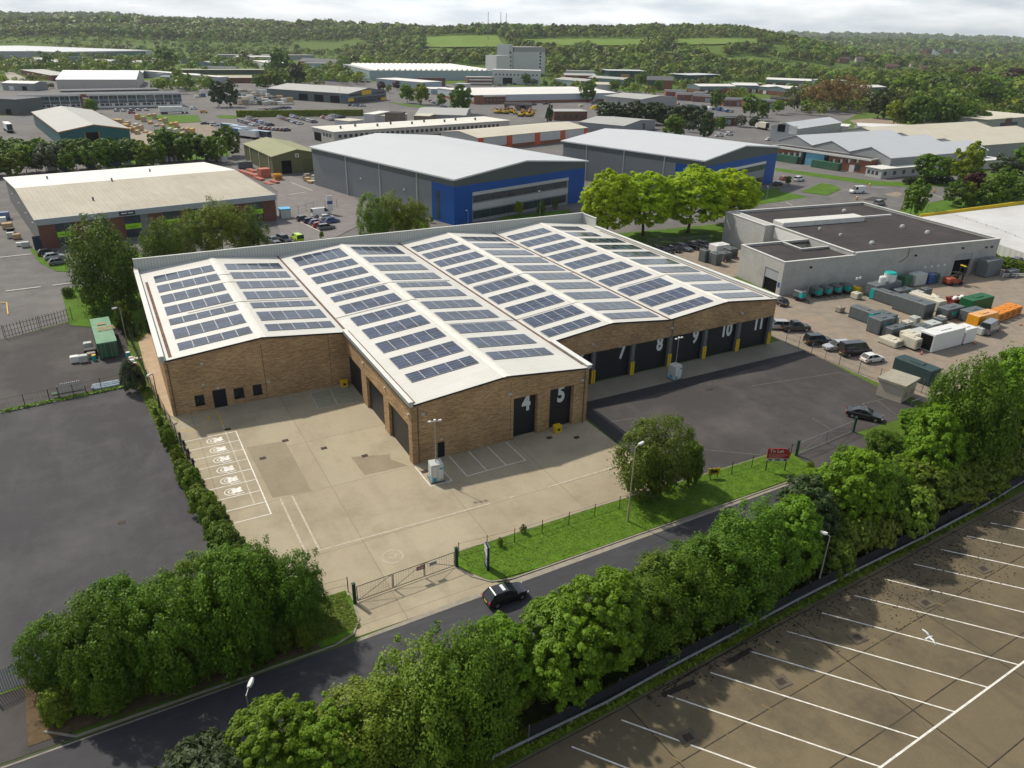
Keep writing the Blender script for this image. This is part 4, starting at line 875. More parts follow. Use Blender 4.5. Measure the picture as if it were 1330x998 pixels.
# armco rail
o=thing('crash_barrier','galvanised crash barrier along the edge of the dark car park','barrier',(0,0,0))
rp_=[b1(0,0) for _ in ()]
rail=[b3(-620,935),b3(-200,730),b3(0,618),b3(250,485),b3(500,352),b3(720,240),b3(960,122),b3(1190,0),(89,35.9),(120,37.8),(150,39.6)]
q=MB()
for a,b in zip(rail,rail[1:]):
    l=math.dist(a,b); an=math.atan2(b[1]-a[1],b[0]-a[0]); nx,ny=math.sin(an),-math.cos(an)
    for z,off,hh in ((.46,.0,.1),(.56,.05,.07),(.63,0,.1)): q.obox((a[0]+b[0])/2+nx*off,(a[1]+b[1])/2+ny*off,z,l+.05,.05,hh,an)
q.build('rail',galv,o)
for a,b in zip(rail,rail[1:]):
    l=math.dist(a,b); n=max(1,int(l/3.2))
    for i in range(n):
        t=i/n; p=MB(); p.obox(a[0]+(b[0]-a[0])*t,a[1]+(b[1]-a[1])*t+.08,0,.12,.08,.6); p.build('post',galv,o)
def swing_gate(name,label,a,b,split,h,mat,post=greenp):
    o=thing(name,label,'gate',(a[0],a[1],.04),math.atan2(b[1]-a[1],b[0]-a[0])); l=math.dist(a,b)
    for x in (0,l): q=MB(); q.bev(x-.14,-.14,0,x+.14,.14,h+.45,.03); q.bev(x-.16,-.16,h+.45,x+.16,.16,h+.5,.02); q.build('gate_post',post,o)
    cuts=[.2]+[l*s for s in split]+[l-.2]
    for x0,x1 in zip(cuts,cuts[1:]):
        q=MB(); r_=.035
        for z in (.15,h): q.tube((x0+.03,0,z),(x1-.03,0,z),r_,n=6)
        for x in (x0+.05,x1-.05): q.tube((x,0,.15),(x,0,h),r_,n=6)
        q.tube((x0+.05,0,.15 if x0<l/2 else h),(x1-.05,0,h if x0<l/2 else .15),.025,n=5)
        f=q.build('gate_leaf',mat,o); w_=MB()
        for i in range(int((x1-x0)/.25)): w_.tube((x0+.1+i*.25,0,.15),(x0+.1+i*.25,0,h),.007,n=3)
        for z in [i*.25+.3 for i in range(int((h-.2)/.25))]: w_.tube((x0+.05,0,z),(x1-.05,0,z),.007,n=3)
        w_.build('wire_infill',meshm,f)
    return o
g1=swing_gate('yard_gate','long green double gate across the drive to the concrete yard',(13.3,52.3),(23.6,52.8),(.36,.67),1.75,greenp)
for x,w_,m in ((6.1,.8,'red'),(7.4,.8,'pale')):
    q=MB(); q.box(x,-.06,1.15,x+w_,-.035,1.6); s=q.build('sign_plate',whitep if m=='pale' else pm('dull_red_sign',(.2,.03,.03),.6,.1,3),g1); 
    q=MB()
    for i in range(3): q.box(x+.08,-.068,1.26+.1*i,x+w_-.08,-.061,1.3+.1*i)
    q.build('lettering',blackp if m=='pale' else whitep,s)
swing_gate('yard_gate','galvanised double gate of the worn tarmac yard beside the for-let board',(70.1,52.9),(81.8,53.9),(.5,),1.7,galv)
o=swing_gate('yard_gate','open leaf of palisade gate by the little path left of the warehouse',(.6,130.3),(2.8,131),(.5,),2.1,blackiron)
# totem
o=thing('totem_sign','dark blue totem sign with white top panel on the grass beside the drive gate','sign',(26.1,51.2,.08),R(78))
q=MB(); q.box(-.5,-.11,0,.5,.11,2.7); q.build('sign_body',pm('navy_panel',(.01,.02,.075),.4,.05,1),o)
q=MB(); q.box(-.49,-.13,1.75,.49,.13,2.68); q.build('top_panel',whitep,o)
q=MB()
for s in (-1,1):
    for z,a,b in ((2.3,-.35,.35),(2.1,-.35,.2)): q.box(a,s*.135-.004,z,b,s*.135+.004,z+.08)
q.build('blue_lettering',PAINT['blue'],o); q=MB()
for s in (-1,1):
    for z,a,b in ((1.5,-.38,.3),(1.35,-.38,.15),(1.0,-.38,.34),(.85,-.38,.1),(.5,-.38,.3)): q.box(a,s*.115-.004,z,b,s*.115+.004,z+.07)
q.build('white_lettering',whitep,o)
# to let board
A=G(1003,628); Bq=G(1019,632)
o=thing('letting_board','red "To Let" board on two black posts on the verge','sign',(65.0,51.5,.08),R(-28))
for x in (-1.15,1.15): q=MB(); q.box(x-.05,-.04,0,x+.05,.04,3.1); q.build('post',blackp,o)
q=MB(); q.xprism([(-1.35,1.35),(1.35,1.35),(1.35,2.6),(.75,3.05),(-1.35,3.05)],-.10,-.045,0,'y'); q.build('board',pm('letting_red',(.42,.025,.03),.5,.08,1),o)
q=MB(); q.box(-1.34,-.112,1.36,1.34,-.101,1.72); q.build('white_strip',whitep,o)
text_mesh('lettering','To Let',.62,whitep,.012,.004,o,(-.28,-.112,2.72),(R(90),0,0),'CENTER',1.0)
q=MB()
for z,a,b in ((2.28,-1.15,.95),(2.13,-1.15,1.1),(1.98,-1.15,.8),(1.84,-1.15,.5)): q.box(a,-.108,z,b,-.102,z+.06)
q.build('small_print',pm('pink_print',(.6,.3,.28),.6,.1,2),o)
q=MB(); q.box(-1.1,-.118,1.44,-.7,-.113,1.62); q.box(-.3,-.118,1.44,.3,-.113,1.62); q.box(.75,-.118,1.42,1.1,-.113,1.66); q.build('logos',PAINT['navy'],o)
o=thing('barrow_sign','small yellow sign board leaning at the verge fence','sign',(57.1,53.6,.05),R(-20)); q=MB(); q.box(-.7,-.03,.5,.7,.03,1.35); q.build('board',yellowp,o); q=MB(); q.box(-.45,-.04,.75,.45,-.032,1.1); q.build('symbol',blackp,o); q=MB(); q.tube((-.5,0,0),(-.5,0,.6),.04); q.tube((.5,0,0),(.5,0,.6),.04); q.build('legs',blackp,o)
# street lamps
def lamp(x,y,h,label,a=0,arm=1.0,mat=None,head='led',group=None,z=0):
    o=thing('street_lamp',label,'street lamp',(x,y,z),a,group); mt=mat or galv
    q=MB(); q.tube((0,0,0),(0,0,h*.22),.11,.1,8); q.tube((0,0,h*.22),(0,0,h),.075,.05,8); q.build('pole',mt,o)
    q=MB(); q.tube((0,0,h-.02),(arm*.6,0,h+.18),.04,n=6); q.build('arm',mt,o)
    q=MB(); s=[(arm*.5,.08),(arm*.6,.16),(arm*1.0,.2),(arm*1.0+.35,.12)]; secs=[]
    for x_,w_ in s: secs.append([(x_,-w_,h+.12),(x_,w_,h+.12),(x_,w_*.6,h+.28),(x_,-w_*.6,h+.28)])
    loft(q,secs); q.build('lamp_head',whitep,o); return o
px,py=42.9,51.2; lamp(px,py,9.1,'street lamp with pale oval head standing on the grass verge beside the big bush',R(15),mat=pm('lamp_cream',(.34,.31,.2),.7,.2,2))
lamp(2.4,42.0,8.0 if False else HT(2.4,42.0,903),'street lamp whose pale head shows above the belt at the bottom edge',R(60))
lamp(*b3(565,312),6.5,'bare galvanised lamp column behind the crash barrier of the dark car park',R(120),.5)
lamp(*c1(648,500),HT(*c1(648,500),320+315/3.912),'slim lamp post between the green container and the warehouse',R(200),.8)
lamp(1.6,100.5,HT(1.6,100.5,486),'green lamp post by the lower left corner of the warehouse',R(230),.8,mat=greenp)
# lighting towers
def tower(x,y,h,label,a):
    o=thing('lighting_tower',label,'lighting tower',(x,y,.03),a,'mobile lighting and camera towers')
    q=MB(); q.bev(-.75,-.75,.15,.75,.75,2.3,.08); q.build('cabinet',palegrey,o); q=MB(); q.box(-.85,-.85,0,.85,.85,.18); q.build('base',steelgrey,o)
    for s in (-1,1):
        q=MB(); q.box(-.62,s*.76-.006,.3,-.05,s*.76+.006,2.1); q.box(.05,s*.76-.006,.3,.62,s*.76+.006,2.1); q.build('door_panel',whitep,o)
    q=MB(); q.box(-.6,-.78,.25,-.15,-.768,.7); q.box(.2,-.78,1.7,.6,-.768,1.95); q.box(-.78,-.3,.3,-.768,.2,.75); q.build('blue_label',pm('cyan_label',(.02,.32,.5),.5,.05,1),o)
    q=MB(); q.box(-.66,-.775,.5,-.62,-.769,1.0); q.box(.3,-.78,.3,.55,-.768,.5); q.build('yellow_label',yellowp,o)
    q=MB(); q.tube((0,0,2.3),(0,0,h*.6),.07,n=8); q.tube((0,0,h*.6),(0,0,h),.045,n=8); q.build('mast',galv,o)
    q=MB(); q.tube((-.6,0,h),(.6,0,h),.03,n=6)
    for s in (-.6,.6): q.box(s-.16,-.1,h-.05,s+.16,.1,h+.12)
    q.obox(0,0,h+.02,.25,.25,.2); q.build('camera_head',whitep,o); return o
tower(28.0,68.0,7.6,'white lighting and camera tower at the near corner of the warehouse',R(-8)); tower(71.3,77.8,HT(71.3,77.8,440),'white lighting and camera tower in front of door 9',R(5))
# grit bins
def gritbin(x,y,label):
    o=thing('grit_bin',label,'grit bin',(x,y,.03),0,'yellow grit bins'); q=MB(); q.bev(-.5,-.4,0,.5,.4,.75,.06); q.build('tub',yellowp,o); q=MB(); q.bev(-.54,-.44,.75,.54,.44,.98,.1); q.build('lid',yellowp,o)
    q=MB(); q.box(-.2,-.42,.3,.2,-.405,.6); q.build('label',blackp,o)
gritbin(25.9,96.9,'yellow grit bin in the inner corner of the warehouse'); gritbin(46.6,71.5,'yellow grit bin beside door 5')
# charging posts
for i,y in enumerate((90.1,87.8,85.4,82.8,80.3,77.6,75)):
    o=thing('charging_post','slim black charging post at the fence end of the charging bays','charging post',(3.0+i*.2,y,.03),0,'charging posts along the fence'); q=MB(); q.bev(-.13,-.2,0,.13,.2,1.35,.04); q.build('post_body',blackp,o); q=MB(); q.box(.13,-.13,.9,.15,.13,1.2); q.build('screen',palegrey,o)
# substation
o=thing('substation','small square block substation with overhanging flat roof in the tarmac yard','substation',(95.2,56.6,.03),R(12))
q=MB(); q.box(0,0,0,4.3,3.6,2.5); q.build('wall',pm('render_block',(.42,.37,.31),.9,.1,1.2,stain=(.3,.26,.2),stain_scale=.6),o)
q=MB(); q.box(-.25,-.25,2.5,4.55,3.85,2.85); q.build('roof',pm('slab_roof',(.3,.28,.22),.9,.15,1),o)
for x in (.7,2.6):
    q=MB()
    for i in range(4): q.box(x,-.02,.6+i*.22,x+1.1,-.004,.75+i*.22)
    q.build('vent_grille',pm('vent_pink',(.3,.2,.16),.8,.1,3),o)
q=MB(); q.tube((1.0,-.9,.0),(1.0,-.9,.7),.05,n=6); q.tube((3,-.9,0),(3,-.9,.7),.05,n=6); q.tube((1,-.9,.7),(3,-.9,.7),.05,n=6); o=q.build('hoop_barrier',galv); o.location=(95,56.4,.03); tag(o,'low galvanised hoop barrier in front of the block substation','barrier')
# gull
gx,gy=G(1207,828,20); 
b=MB(); secs=[]
for x,r_,z in ((-.26,.01,.01),(-.22,.05,.0),(-.05,.075,0),(.1,.07,0),(.19,.04,.015),(.23,.045,.02),(.28,.03,.015),(.33,.008,.005)):
    secs.append([(x,r_*math.cos(a),z+r_*.85*math.sin(a)) for a in [i*math.pi/4 for i in range(8)]])
loft(b,secs)
for s in (-1,1):
    W_=[(0,.05,.12,-.08,.03),(0,.28,.14,-.05,.1),(0,.45,.1,-.06,.09),(0,.72,-.02,-.1,.04)]
    secs=[[(c_,s*y_,z_),( (c_+d_)/2,s*y_,z_+.015),(d_,s*y_,z_),((c_+d_)/2,s*y_,z_-.008)] for _,y_,c_,d_,z_ in W_]
    loft(b,secs if s>0 else [list(reversed(q)) for q in secs])
b.add([(-.2,-.04,.0),(-.38,-.07,.0),(-.38,.07,.0),(-.2,.04,.0)],[(0,1,2,3)])
bird=b.build('gull',pm('white_feathers',(.7,.7,.7),.8,.06,4),loc=(gx,gy,20),rz=R(-12),smooth=True); bird.scale=(.66,)*3; bird.rotation_euler=(R(18),R(-5),R(-8)); tag(bird,'white gull gliding with spread wings above the dark car park','bird')
tips=MB()
for s in (-1,1): tips.add([(-.02,s*.71,.045),(-.1,s*.71,.045),(-.16,s*.86,.02)],[(0,1,2) if s<0 else (2,1,0)])
tips.build('wing_tips',blackp,bird)
# ------------------------------------------------------------------ mid-distance buildings
def RAW(ox,oy,s): return lambda x,y:(ox+x/s,oy+y/s)
def CV(ox,oy,s):
    f=CR(ox,oy,s); f.raw=RAW(ox,oy,s); return f
f1=CV(0,60,6.65);f2_=CV(180,60,6.65);f3=CV(360,80,6.65);f4=CV(540,60,6.65);f5=CV(720,70,6.65);f6=CV(900,80,6.65);f7=CV(1090,60,5.542)
m1=CV(0,140,3.912);m2=CV(330,140,3.912);m3=CV(660,140,3.912);m4=CV(990,140,3.912);t1=CV(0,0,3.912);t2=CV(330,0,3.912);t3=CV(660,0,3.912);t4=CV(990,0,3.912)
r1=CV(0,180,6.65);r2=CV(180,180,4.75);r3=CV(840,290,6.045);r4=CV(1040,330,4.586)
def clad(name,col,pitch=.5): return roofmat(name,col,pitch,'X',.18,.6,lines=.1,stretch=(1,1,.25))
cl_grey=clad('grey_cladding',(.235,.255,.27)); cl_dark=clad('dark_grey_cladding',(.075,.09,.095)); cl_blue=pm('blue_cladding',(.002,.07,.3),.5,.06,1); cl_white=clad('white_cladding',(.5,.5,.49)); cl_teal=clad('teal_cladding',(.01,.105,.12)); cl_olive=clad('olive_cladding',(.12,.125,.045)); cl_pale=clad('pale_blue_cladding',(.3,.38,.42)); cl_bluegrey=clad('blue_grey_cladding',(.14,.2,.235))
rf_new=roofmat('new_white_roof',(.5,.52,.53),1.2,'X',.25,.45,(.4,.42,.43),lines=.06); rf_tan=roofmat('tan_old_roof',(.4,.37,.29),1.0,'X',.55,.75,(.27,.235,.17),lines=.05); rf_olive=roofmat('olive_old_roof',(.25,.255,.13),1.0,'Y',.4,.8,(.17,.17,.09),lines=.05)
rf_grey=roofmat('grey_old_roof',(.36,.36,.34),1.1,'Y',.35,.7,(.25,.25,.24),lines=.04); rf_white=roofmat('white_membrane',(.64,.63,.6),3,'X',.3,.7,(.5,.48,.43),lines=.02); rf_cream=roofmat('cream_old_roof',(.52,.49,.4),2,'Y',.4,.75,(.37,.32,.22),lines=.03); rf_felt=pm('dark_felt',(.046,.042,.042),.95,.15,.6,.15,stain=(.08,.069,.067),stain_scale=.12,stain_amt=.6); rf_tile=pm('brown_tiles',(.115,.075,.06),.9,.25,.8,.15); rf_slate=pm('grey_slate',(.1,.105,.115),.8,.15,.5)
dglass=pm('dark_window',(.03,.045,.055),.12,.4,.4,.7); hole=pm('dark_opening',(.006,.006,.007),.9,.2,1,.1); whitetrim=pm('white_trim',(.6,.6,.58),.6,.08,1); limep=pm('lime_green_panel',(.32,.62,.02),.5,.05,1); orangep=pm('orange_red_panel',(.5,.09,.03),.6,.08,1)  # window glass is a mottled dark blue-grey
BLDS=[]
def bld(label,A,B,depth,h,rise=0,ridge='x',bays=1,wallm=None,roofm=None,cat='building',name='building',base=None,over=.35,split=.5,roof2=None,par_=.0,trim=None,group=None,z=0,fascia=0,fasciam=None):
    """A,B = left and right corners of the visible front; body runs back from them"""
    L_=math.dist(A,B); an=math.atan2(B[1]-A[1],B[0]-A[0]); o=thing(name,label,cat,(A[0],A[1],z),an,group); D=depth
    b=MB(); mats=[wallm or cl_grey]+([base[1]] if base else []); zb=base[0] if base else 0; z0=-.5
    if base: b.box(0,0,z0,L_,D,zb,1)
    lo=zb if base else z0
    if ridge=='x' and rise:
        b.xprism([(0,lo),(0,h),(D*split,h+rise),(D,h),(D,lo)],0,L_,0)
    elif ridge=='y' and rise:
        w_=L_/bays; pr_=[(0,lo)]
        for k in range(bays): pr_+=[(k*w_,h),((k+.5)*w_,h+rise)]
        pr_+=[(L_,h),(L_,lo)]; b.xprism([(p[0],p[1]) for p in pr_][::-1],0,D,0,axis='y')
    else: b.box(0,0,lo,L_,D,h-.02,0)
    b.build('wall',mats,o)
    r=MB(); t=.14; mats=[roofm or rf_grey]+([roof2] if roof2 else [])+([trim] if trim else [])
    ti=len(mats)-1 if trim else 0; s2=1 if roof2 else 0
    if ridge=='x' and rise:
        dz=rise*over/(D*.5); y1=D*split
        r.xprism([(-over,h-dz),(-over,h-dz+t),(y1,h+rise+t),(y1,h+rise)],-over,L_+over,0); r.xprism([(y1,h+rise),(y1,h+rise+t),(D+over,h-dz+t),(D+over,h-dz)],-over,L_+over,s2)
    elif ridge=='y' and rise:
        w_=L_/bays
        for k in range(bays):
            xa,xm,xb=k*w_-(over if k==0 else 0),(k+.5)*w_,(k+1)*w_+(over if k==bays-1 else 0)
            r.xprism([(xa,h),(xa,h+t),(xm,h+rise+t),(xm,h+rise)][::-1],-over,D+over,0,axis='y'); r.xprism([(xm,h+rise),(xm,h+rise+t),(xb,h+t),(xb,h)][::-1],-over,D+over,s2,axis='y')
    else:
        r.box(.0,.0,h-.02,L_,D,h+.0,0) if par_ else r.box(-over,-over,h-.02,L_+over,D+over,h+.22,0)
    ro=r.build('roof',mats,o)
    if par_:
        q=MB(); p=par_
        for a in ((-.05,-.05,L_+.05,.35),(-.05,D-.35,L_+.05,D+.05),(-.05,.352,.35,D-.352),(L_-.35,.352,L_+.05,D-.352)): q.box(a[0],a[1],h-.3,a[2],a[3],h+p)
        q.build('parapet',trim or whitetrim,o)
    if trim and rise:
        q=MB()
        if ridge=='y':
            w_=L_/bays
            for k in range(bays):
                xa,xm,xb=k*w_-(over if k==0 else 0),(k+.5)*w_,(k+1)*w_+(over if k==bays-1 else 0)
                q.xprism([(xa,h-.25),(xa,h+t+.02),(xm,h+rise+t+.02),(xb,h+t+.02),(xb,h-.25),(xm,h+rise-.25)][::-1],-over-.08,-over-.004,0,axis='y')
            q.box(-over-.08,-over,h-.25,-over-.003,D+over,h+t+.03); q.box(L_+over+.003,-over,h-.25,L_+over+.08,D+over,h+t+.03)
        else:
            q.box(-over,-over-.08,h-.35,L_+over,-over-.003,h+t)
        q.build('verge_trim',trim,o)
    if fascia:
        q=MB(); q.box(-.25,-.5,h-fascia,L_+.25,-.02,h+.25); q.build('fascia',fasciam,o)
    e=((B[0]-A[0])/L_,(B[1]-A[1])/L_)
    BLDS.append(dict(o=o,A=A,B=B,e=e,n=(-e[1],e[0]),L=L_,D=D,h=h,z=z)); return BLDS[-1]
def bpx(label,cv,a,b,c,h,**k):
    A=cv(*a,h); B=cv(*b,h); L_=math.dist(A,B); e=((B[0]-A[0])/L_,(B[1]-A[1])/L_)
    D=c if not isinstance(c,tuple) else abs((cv(*c,h)[0]-A[0])*-e[1]+(cv(*c,h)[1]-A[1])*e[0])
    return bld(label,A,B,D,h,**k)
def fz(b,cv,q,face='front'):
    """pixel -> (u,z) on a face of the building"""
    px,py=cv.raw(*q); d=CM.T@np.array([(px-CX)/F,(py-CY)/F,1]); A=b['A']; e=b['e']; n=b['n']
    if face=='right': A=b['B']
    if face=='front': nn,ee=n,e
    else: nn,ee=e,n
    t=(A[0]*nn[0]+A[1]*nn[1])/(d[0]*nn[0]+d[1]*nn[1]); p=(d[0]*t,d[1]*t)
    return (p[0]-A[0])*ee[0]+(p[1]-A[1])*ee[1],H+d[2]*t-b['z']
def feat(b,name,mat,u0,u1,z0,z1,face='front',t=.06,off=0,parent=None,lab=None):
    q=MB(); z0=max(z0,.02)
    if face=='front': q.box(u0,-t-off,z0,u1,-.003-off if off else .0,z1)
    elif face=='left': q.box(-t-off,u0,z0,-.003-off if off else 0,u1,z1)
    else: q.box(b['L']+off,u0,z0,b['L']+t+off,u1,z1)
    o=q.build(name,mat,parent or b['o'])
    if lab: o['label']=lab
    return o
def fpx(b,name,mat,cv,p,q,face='front',**k):
    a=fz(b,cv,p,face);c=fz(b,cv,q,face); return feat(b,name,mat,min(a[0],c[0]),max(a[0],c[0]),min(a[1],c[1]),max(a[1],c[1]),face,**k)
def windows(b,u0,u1,z0,z1,n,w,face='front',mat=None,frame=None,name='window'):
    for i in range(n):
        u=u0+(u1-u0)*(i+.5)/n; f=feat(b,name,mat or dglass,u-w/2,u+w/2,z0,z1,face,t=.05)
        if frame: feat(b,'frame',frame,u-.04,u+.04,z0,z1,face,t=.02,off=.055,parent=f)
# shop left
M=bld('long shop with tan front roof slope and lime banners between brick piers',(-13.9,197.2),(40.6,205.4),62.5,6.6,2.0,'x',wallm=clad('shop_side_cladding',(.2,.2,.2)),roofm=rf_tan,roof2=rf_white,split=.5,fascia=1.1,fasciam=pm('fascia_grey',(.3,.33,.35),.5,.06,1),cat='shop',name='shop_building')
for u in (.1,6.9+.3,14.5,23.4+.0,30.4,37.6,44.6,51.5):
    feat(M,'brick_pier',dkbrick,max(0,u),min(M['L']-.05,u+3.3),0,5.5,t=.25)
for u in (3.5,10.5,17.9,26.8,33.8,41.0,48.0):
    w_=3.5; g=feat(M,'window',dglass,u,u+w_+.1,.3,5.4,t=.1); feat(M,'lime_banner',limep,u,u+w_+.1,2.3,3.5,t=.05,off=.11,parent=g)
    q=MB(); q.box(u+.4,-.2,2.8,u+w_-.6,-.17,2.95); q.box(u+1,-.2,2.5,u+w_-1.1,-.17,2.6); q.build('banner_print',pm('green_print',(.05,.2,.03),.5,.1,1),g)
feat(M,'name_board',PAINT['navy'],17,20.5,5.75,6.6,off=.52,t=.1); q=MB(); q.box(17.4,-.66,6.1,18.7,-.625,6.35); q.box(18.9,-.66,6.1,20.1,-.625,6.35); q.build('sign_lettering',whitep,M['o'])
feat(M,'corner_banner',PAINT['navy'],-1.6,0,0.1,3.2,t=.1)
for u,v in ((14,12),(22,30),(35,45),(9,48)): q=MB(); q.tube((u,v,6.6+2*min(v,62-v)/31),(u,v,7.6+2*min(v,62-v)/31),.22,n=8); q.build('roof_vent',steelgrey,M['o'])
for v in (8,20,34,48): feat(M,'wall_lamp',whitep,v,v+.4,4.2,4.6,'left',t=.25)
# grey and blue units
def unit(label,cv,a,b,c,cv2,h,rise):
    A=cv(*a,h);B=cv2(*b,h);C=cv(*c,h); L_=math.dist(A,B); e=((B[0]-A[0])/L_,(B[1]-A[1])/L_); D=abs((C[0]-A[0])*-e[1]+(C[1]-A[1])*e[0])
    return bld(label,A,B,D,h,rise,'y',wallm=cl_grey,roofm=rf_new,over=.7,trim=pm('roof_edge_grey',(.5,.52,.53),.5,.05,1),cat='warehouse',name='warehouse_unit')
U1=unit('large grey and blue warehouse unit right behind the solar roof, blue corner with slit window',m2,(1018,365),(392,272),(360,195),m3,12.1,2.5)
feat(U1,'gable_band',cl_dark,0,U1['L'],10.2,12.05,t=.12); q=MB(); q.xprism([(0,12.06),(U1['L']/2,14.5),(U1['L'],12.06)][::-1],-.13,-.004,0,'y'); q.build('gable_panel',cl_dark,U1['o'])
feat(U1,'blue_panel',cl_blue,0,6.0,0.02,10.19,t=.14); feat(U1,'blue_panel',cl_blue,6.005,U1['L'],8.1,10.19,t=.14); feat(U1,'blue_panel',cl_blue,44.3,U1['L'],.02,8.09,t=.14)
feat(U1,'blue_panel',cl_blue,0,9.6,.02,10.19,'left',t=.14); w0=feat(U1,'slit_window',dglass,6.2,7.7,.6,8.2,'left',t=.04,off=.145); feat(U1,'dark_band',cl_dark,0,U1['D'],10.2,12,'left',t=.12); feat(U1,'dark_band',cl_dark,0,U1['D'],10.2,12,'right',t=.12); feat(U1,'blue_panel',cl_blue,0,9.6,.02,10.19,'right',t=.14)
for a,c in ((5.3,7.1),(.8,2.9)):
    g=feat(U1,'window_band',dglass,6.3,43.5,a,c,t=.05)
    for i in range(7): feat(U1,'mullion',steelgrey,6.3+i*6.16,6.4+i*6.16,a,c,t=.04,off=.055,parent=g)
feat(U1,'white_band',pm('silver_band',(.42,.44,.46),.4,.05,1),6.1,44.2,7.2,8.05,t=.16); feat(U1,'silver_band',MATS['silver_band'],6.1,44.2,3.3,4.9,t=.09)
for v in (16,34,52): feat(U1,'downpipe',palegrey,v,v+.3,0,12,'left',t=.3)
for v in (22,44): feat(U1,'wall_lamp',whitep,v,v+.5,6,6.4,'left',t=.3)
U2=unit('second grey and blue warehouse unit, behind the yellow-green limes',m3,(995,270),(80,200),(320,165),m4,12.3,2.5)
feat(U2,'gable_band',cl_dark,0,U2['L'],10.4,12.25,t=.12); q=MB(); q.xprism([(0,12.26),(U2['L']/2,14.7),(U2['L'],12.26)][::-1],-.13,-.004,0,'y'); q.build('gable_panel',cl_dark,U2['o'])
feat(U2,'blue_panel',cl_blue,0,7,0.02,10.39,t=.14); feat(U2,'blue_panel',cl_blue,7.005,U2['L'],8.3,10.39,t=.14); feat(U2,'blue_panel',cl_blue,42.5,U2['L'],.02,8.29,t=.14); feat(U2,'blue_panel',cl_blue,0,9.8,.02,10.39,'left',t=.14); feat(U2,'dark_band',cl_dark,0,U2['D'],10.4,12.2,'left',t=.12); feat(U2,'blue_panel',cl_blue,0,9.6,.02,10.39,'right',t=.14)
for a,c in ((5.5,7.3),(.8,2.9)):
    g=feat(U2,'window_band',dglass,7.3,42,a,c,t=.05)
    for i in range(6): feat(U2,'mullion',steelgrey,7.3+i*6.5,7.4+i*6.5,a,c,t=.04,off=.055,parent=g)
feat(U2,'white_band',whitetrim,7.1,42.4,7.4,8.2,t=.16); 
for v in (14,30,46): feat(U2,'downpipe',palegrey,v,v+.3,0,12,'left',t=.3)
# olive and teal sheds
O=bpx('olive green corrugated shed with open and closed doors in its gable end',r2,(822,115),(1130,95),(550,40),6,rise=2.0,ridge='y',wallm=cl_olive,roofm=rf_olive,cat='shed',name='shed')
feat(O,'opening',hole,3.1,6.6,0,4.5); feat(O,'shutter_door',pm('olive_shutter',(.09,.1,.035),.6,.1,1),10.8,14.4,0,4.5); feat(O,'sign',whitep,8.2,9.6,5.4,6.6)
q=MB(); q.box(8.45,-.09,5.65,8.75,-.062,6.35); q.box(8.95,-.09,5.65,9.3,-.062,6.35); q.build('sign_print',blackp,O['o'])
for v in (4,16,28): feat(O,'downpipe',whitep,v,v+.2,0,5.9,'left',t=.2)
for i in range(7):
    for s in (.2,.72): q=MB(); xx=O['L']*(s-.1); x2=O['L']*(s+.1); zf=lambda x:6+2*(1-abs(x-O['L']/2)/(O['L']/2))+.16; v=3+i*4.6; q.add([(xx,v,zf(xx)),(x2,v,zf(x2)),(x2,v+.9,zf(x2)),(xx,v+.9,zf(xx))],[(0,1,2,3)]); q.build('rooflight',pm('rooflight',(.12,.12,.08),.5,.2,1),O['o'])
T_=bpx('teal corrugated workshop with orange-edged roof and one tall black opening',m1,(300,125),(655,108),(105,25),6.5,rise=2.3,ridge='y',wallm=cl_teal,roofm=rf_grey,trim=pm('rust_orange_trim',(.4,.19,.06),.6,.1,1),cat='workshop',name='workshop')
feat(T_,'opening',hole,9.4,14.2,0,5.9); 
for u in (9.1,14.2): feat(T_,'door_jamb',MATS['rust_orange_trim'],u,u+.3,0,6.1,t=.12)
feat(T_,'blue_door_leaf',PAINT['navy'],20.5,21.3,0,3.2,t=.4); feat(T_,'red_door_leaf',PAINT['red'],21.4,22.6,0,2.4,t=.4); feat(T_,'brick_plinth',redbrick,14.6,T_['L'],.02,1.1,t=.1)
# silver flat-roofed block building
bw=pm('painted_blockwork',(.37,.375,.355),.85,.09,1.6,.2,stain=(.27,.265,.24),stain_scale=.25,stain_amt=.6,bump=.15)
FB=thing('flat_roofed_building','pale grey painted block building with dark felt flat roofs and white parapets','building',(116.6,99.8,0),R(-7.62))
b=MB(); DR=(1.2,5.4,4.6)
b.box(0,0,-.3,.35,DR[0],6.9); b.box(0,DR[1],-.3,.35,14.0,6.9); b.box(0,DR[0],DR[2],.35,DR[1],6.9); b.box(.35,0,-.3,18.0,.35,6.9); b.box(.35,13.65,-.3,18,14.0,6.9)
b.box(18,0,-.3,46.9,.35,7.4); b.box(46.9,0,4.9,52.0,.35,7.4); b.box(52.0,0,-.3,59.4,.35,7.4); b.box(59.05,.35,-.3,59.4,41,7.4); b.box(17.6,.355,-.3,18,41,7.4); b.box(18,40.65,-.3,59.05,41,7.4)
b.box(15.2,25.5,-.3,17.59,41.0,7.38)
b.build('wall',bw,FB)
r=MB(); r.box(.35,.35,6.2,10.5,13.6,6.5); r.box(10.5,.35,6.2,17.6,7.6,6.5); r.box(18,.35,6.6,59.05,40.6,6.9); r.box(10.5,13.1,6.2,17.6,13.6,6.5); r.build('roof',rf_felt,FB)
q=MB(); q.box(10.4,7.6,3.9,10.5,13.1,6.9); q.box(10.5,7.5,3.9,17.6,7.6,6.9); q.box(10.5,7.6,3.6,17.6,13.1,3.9); q.build('light_well',bw,FB)
wc=pm('parapet_white',(.56,.56,.53),.7,.08,1.5,stain=(.42,.4,.35),stain_scale=.5)
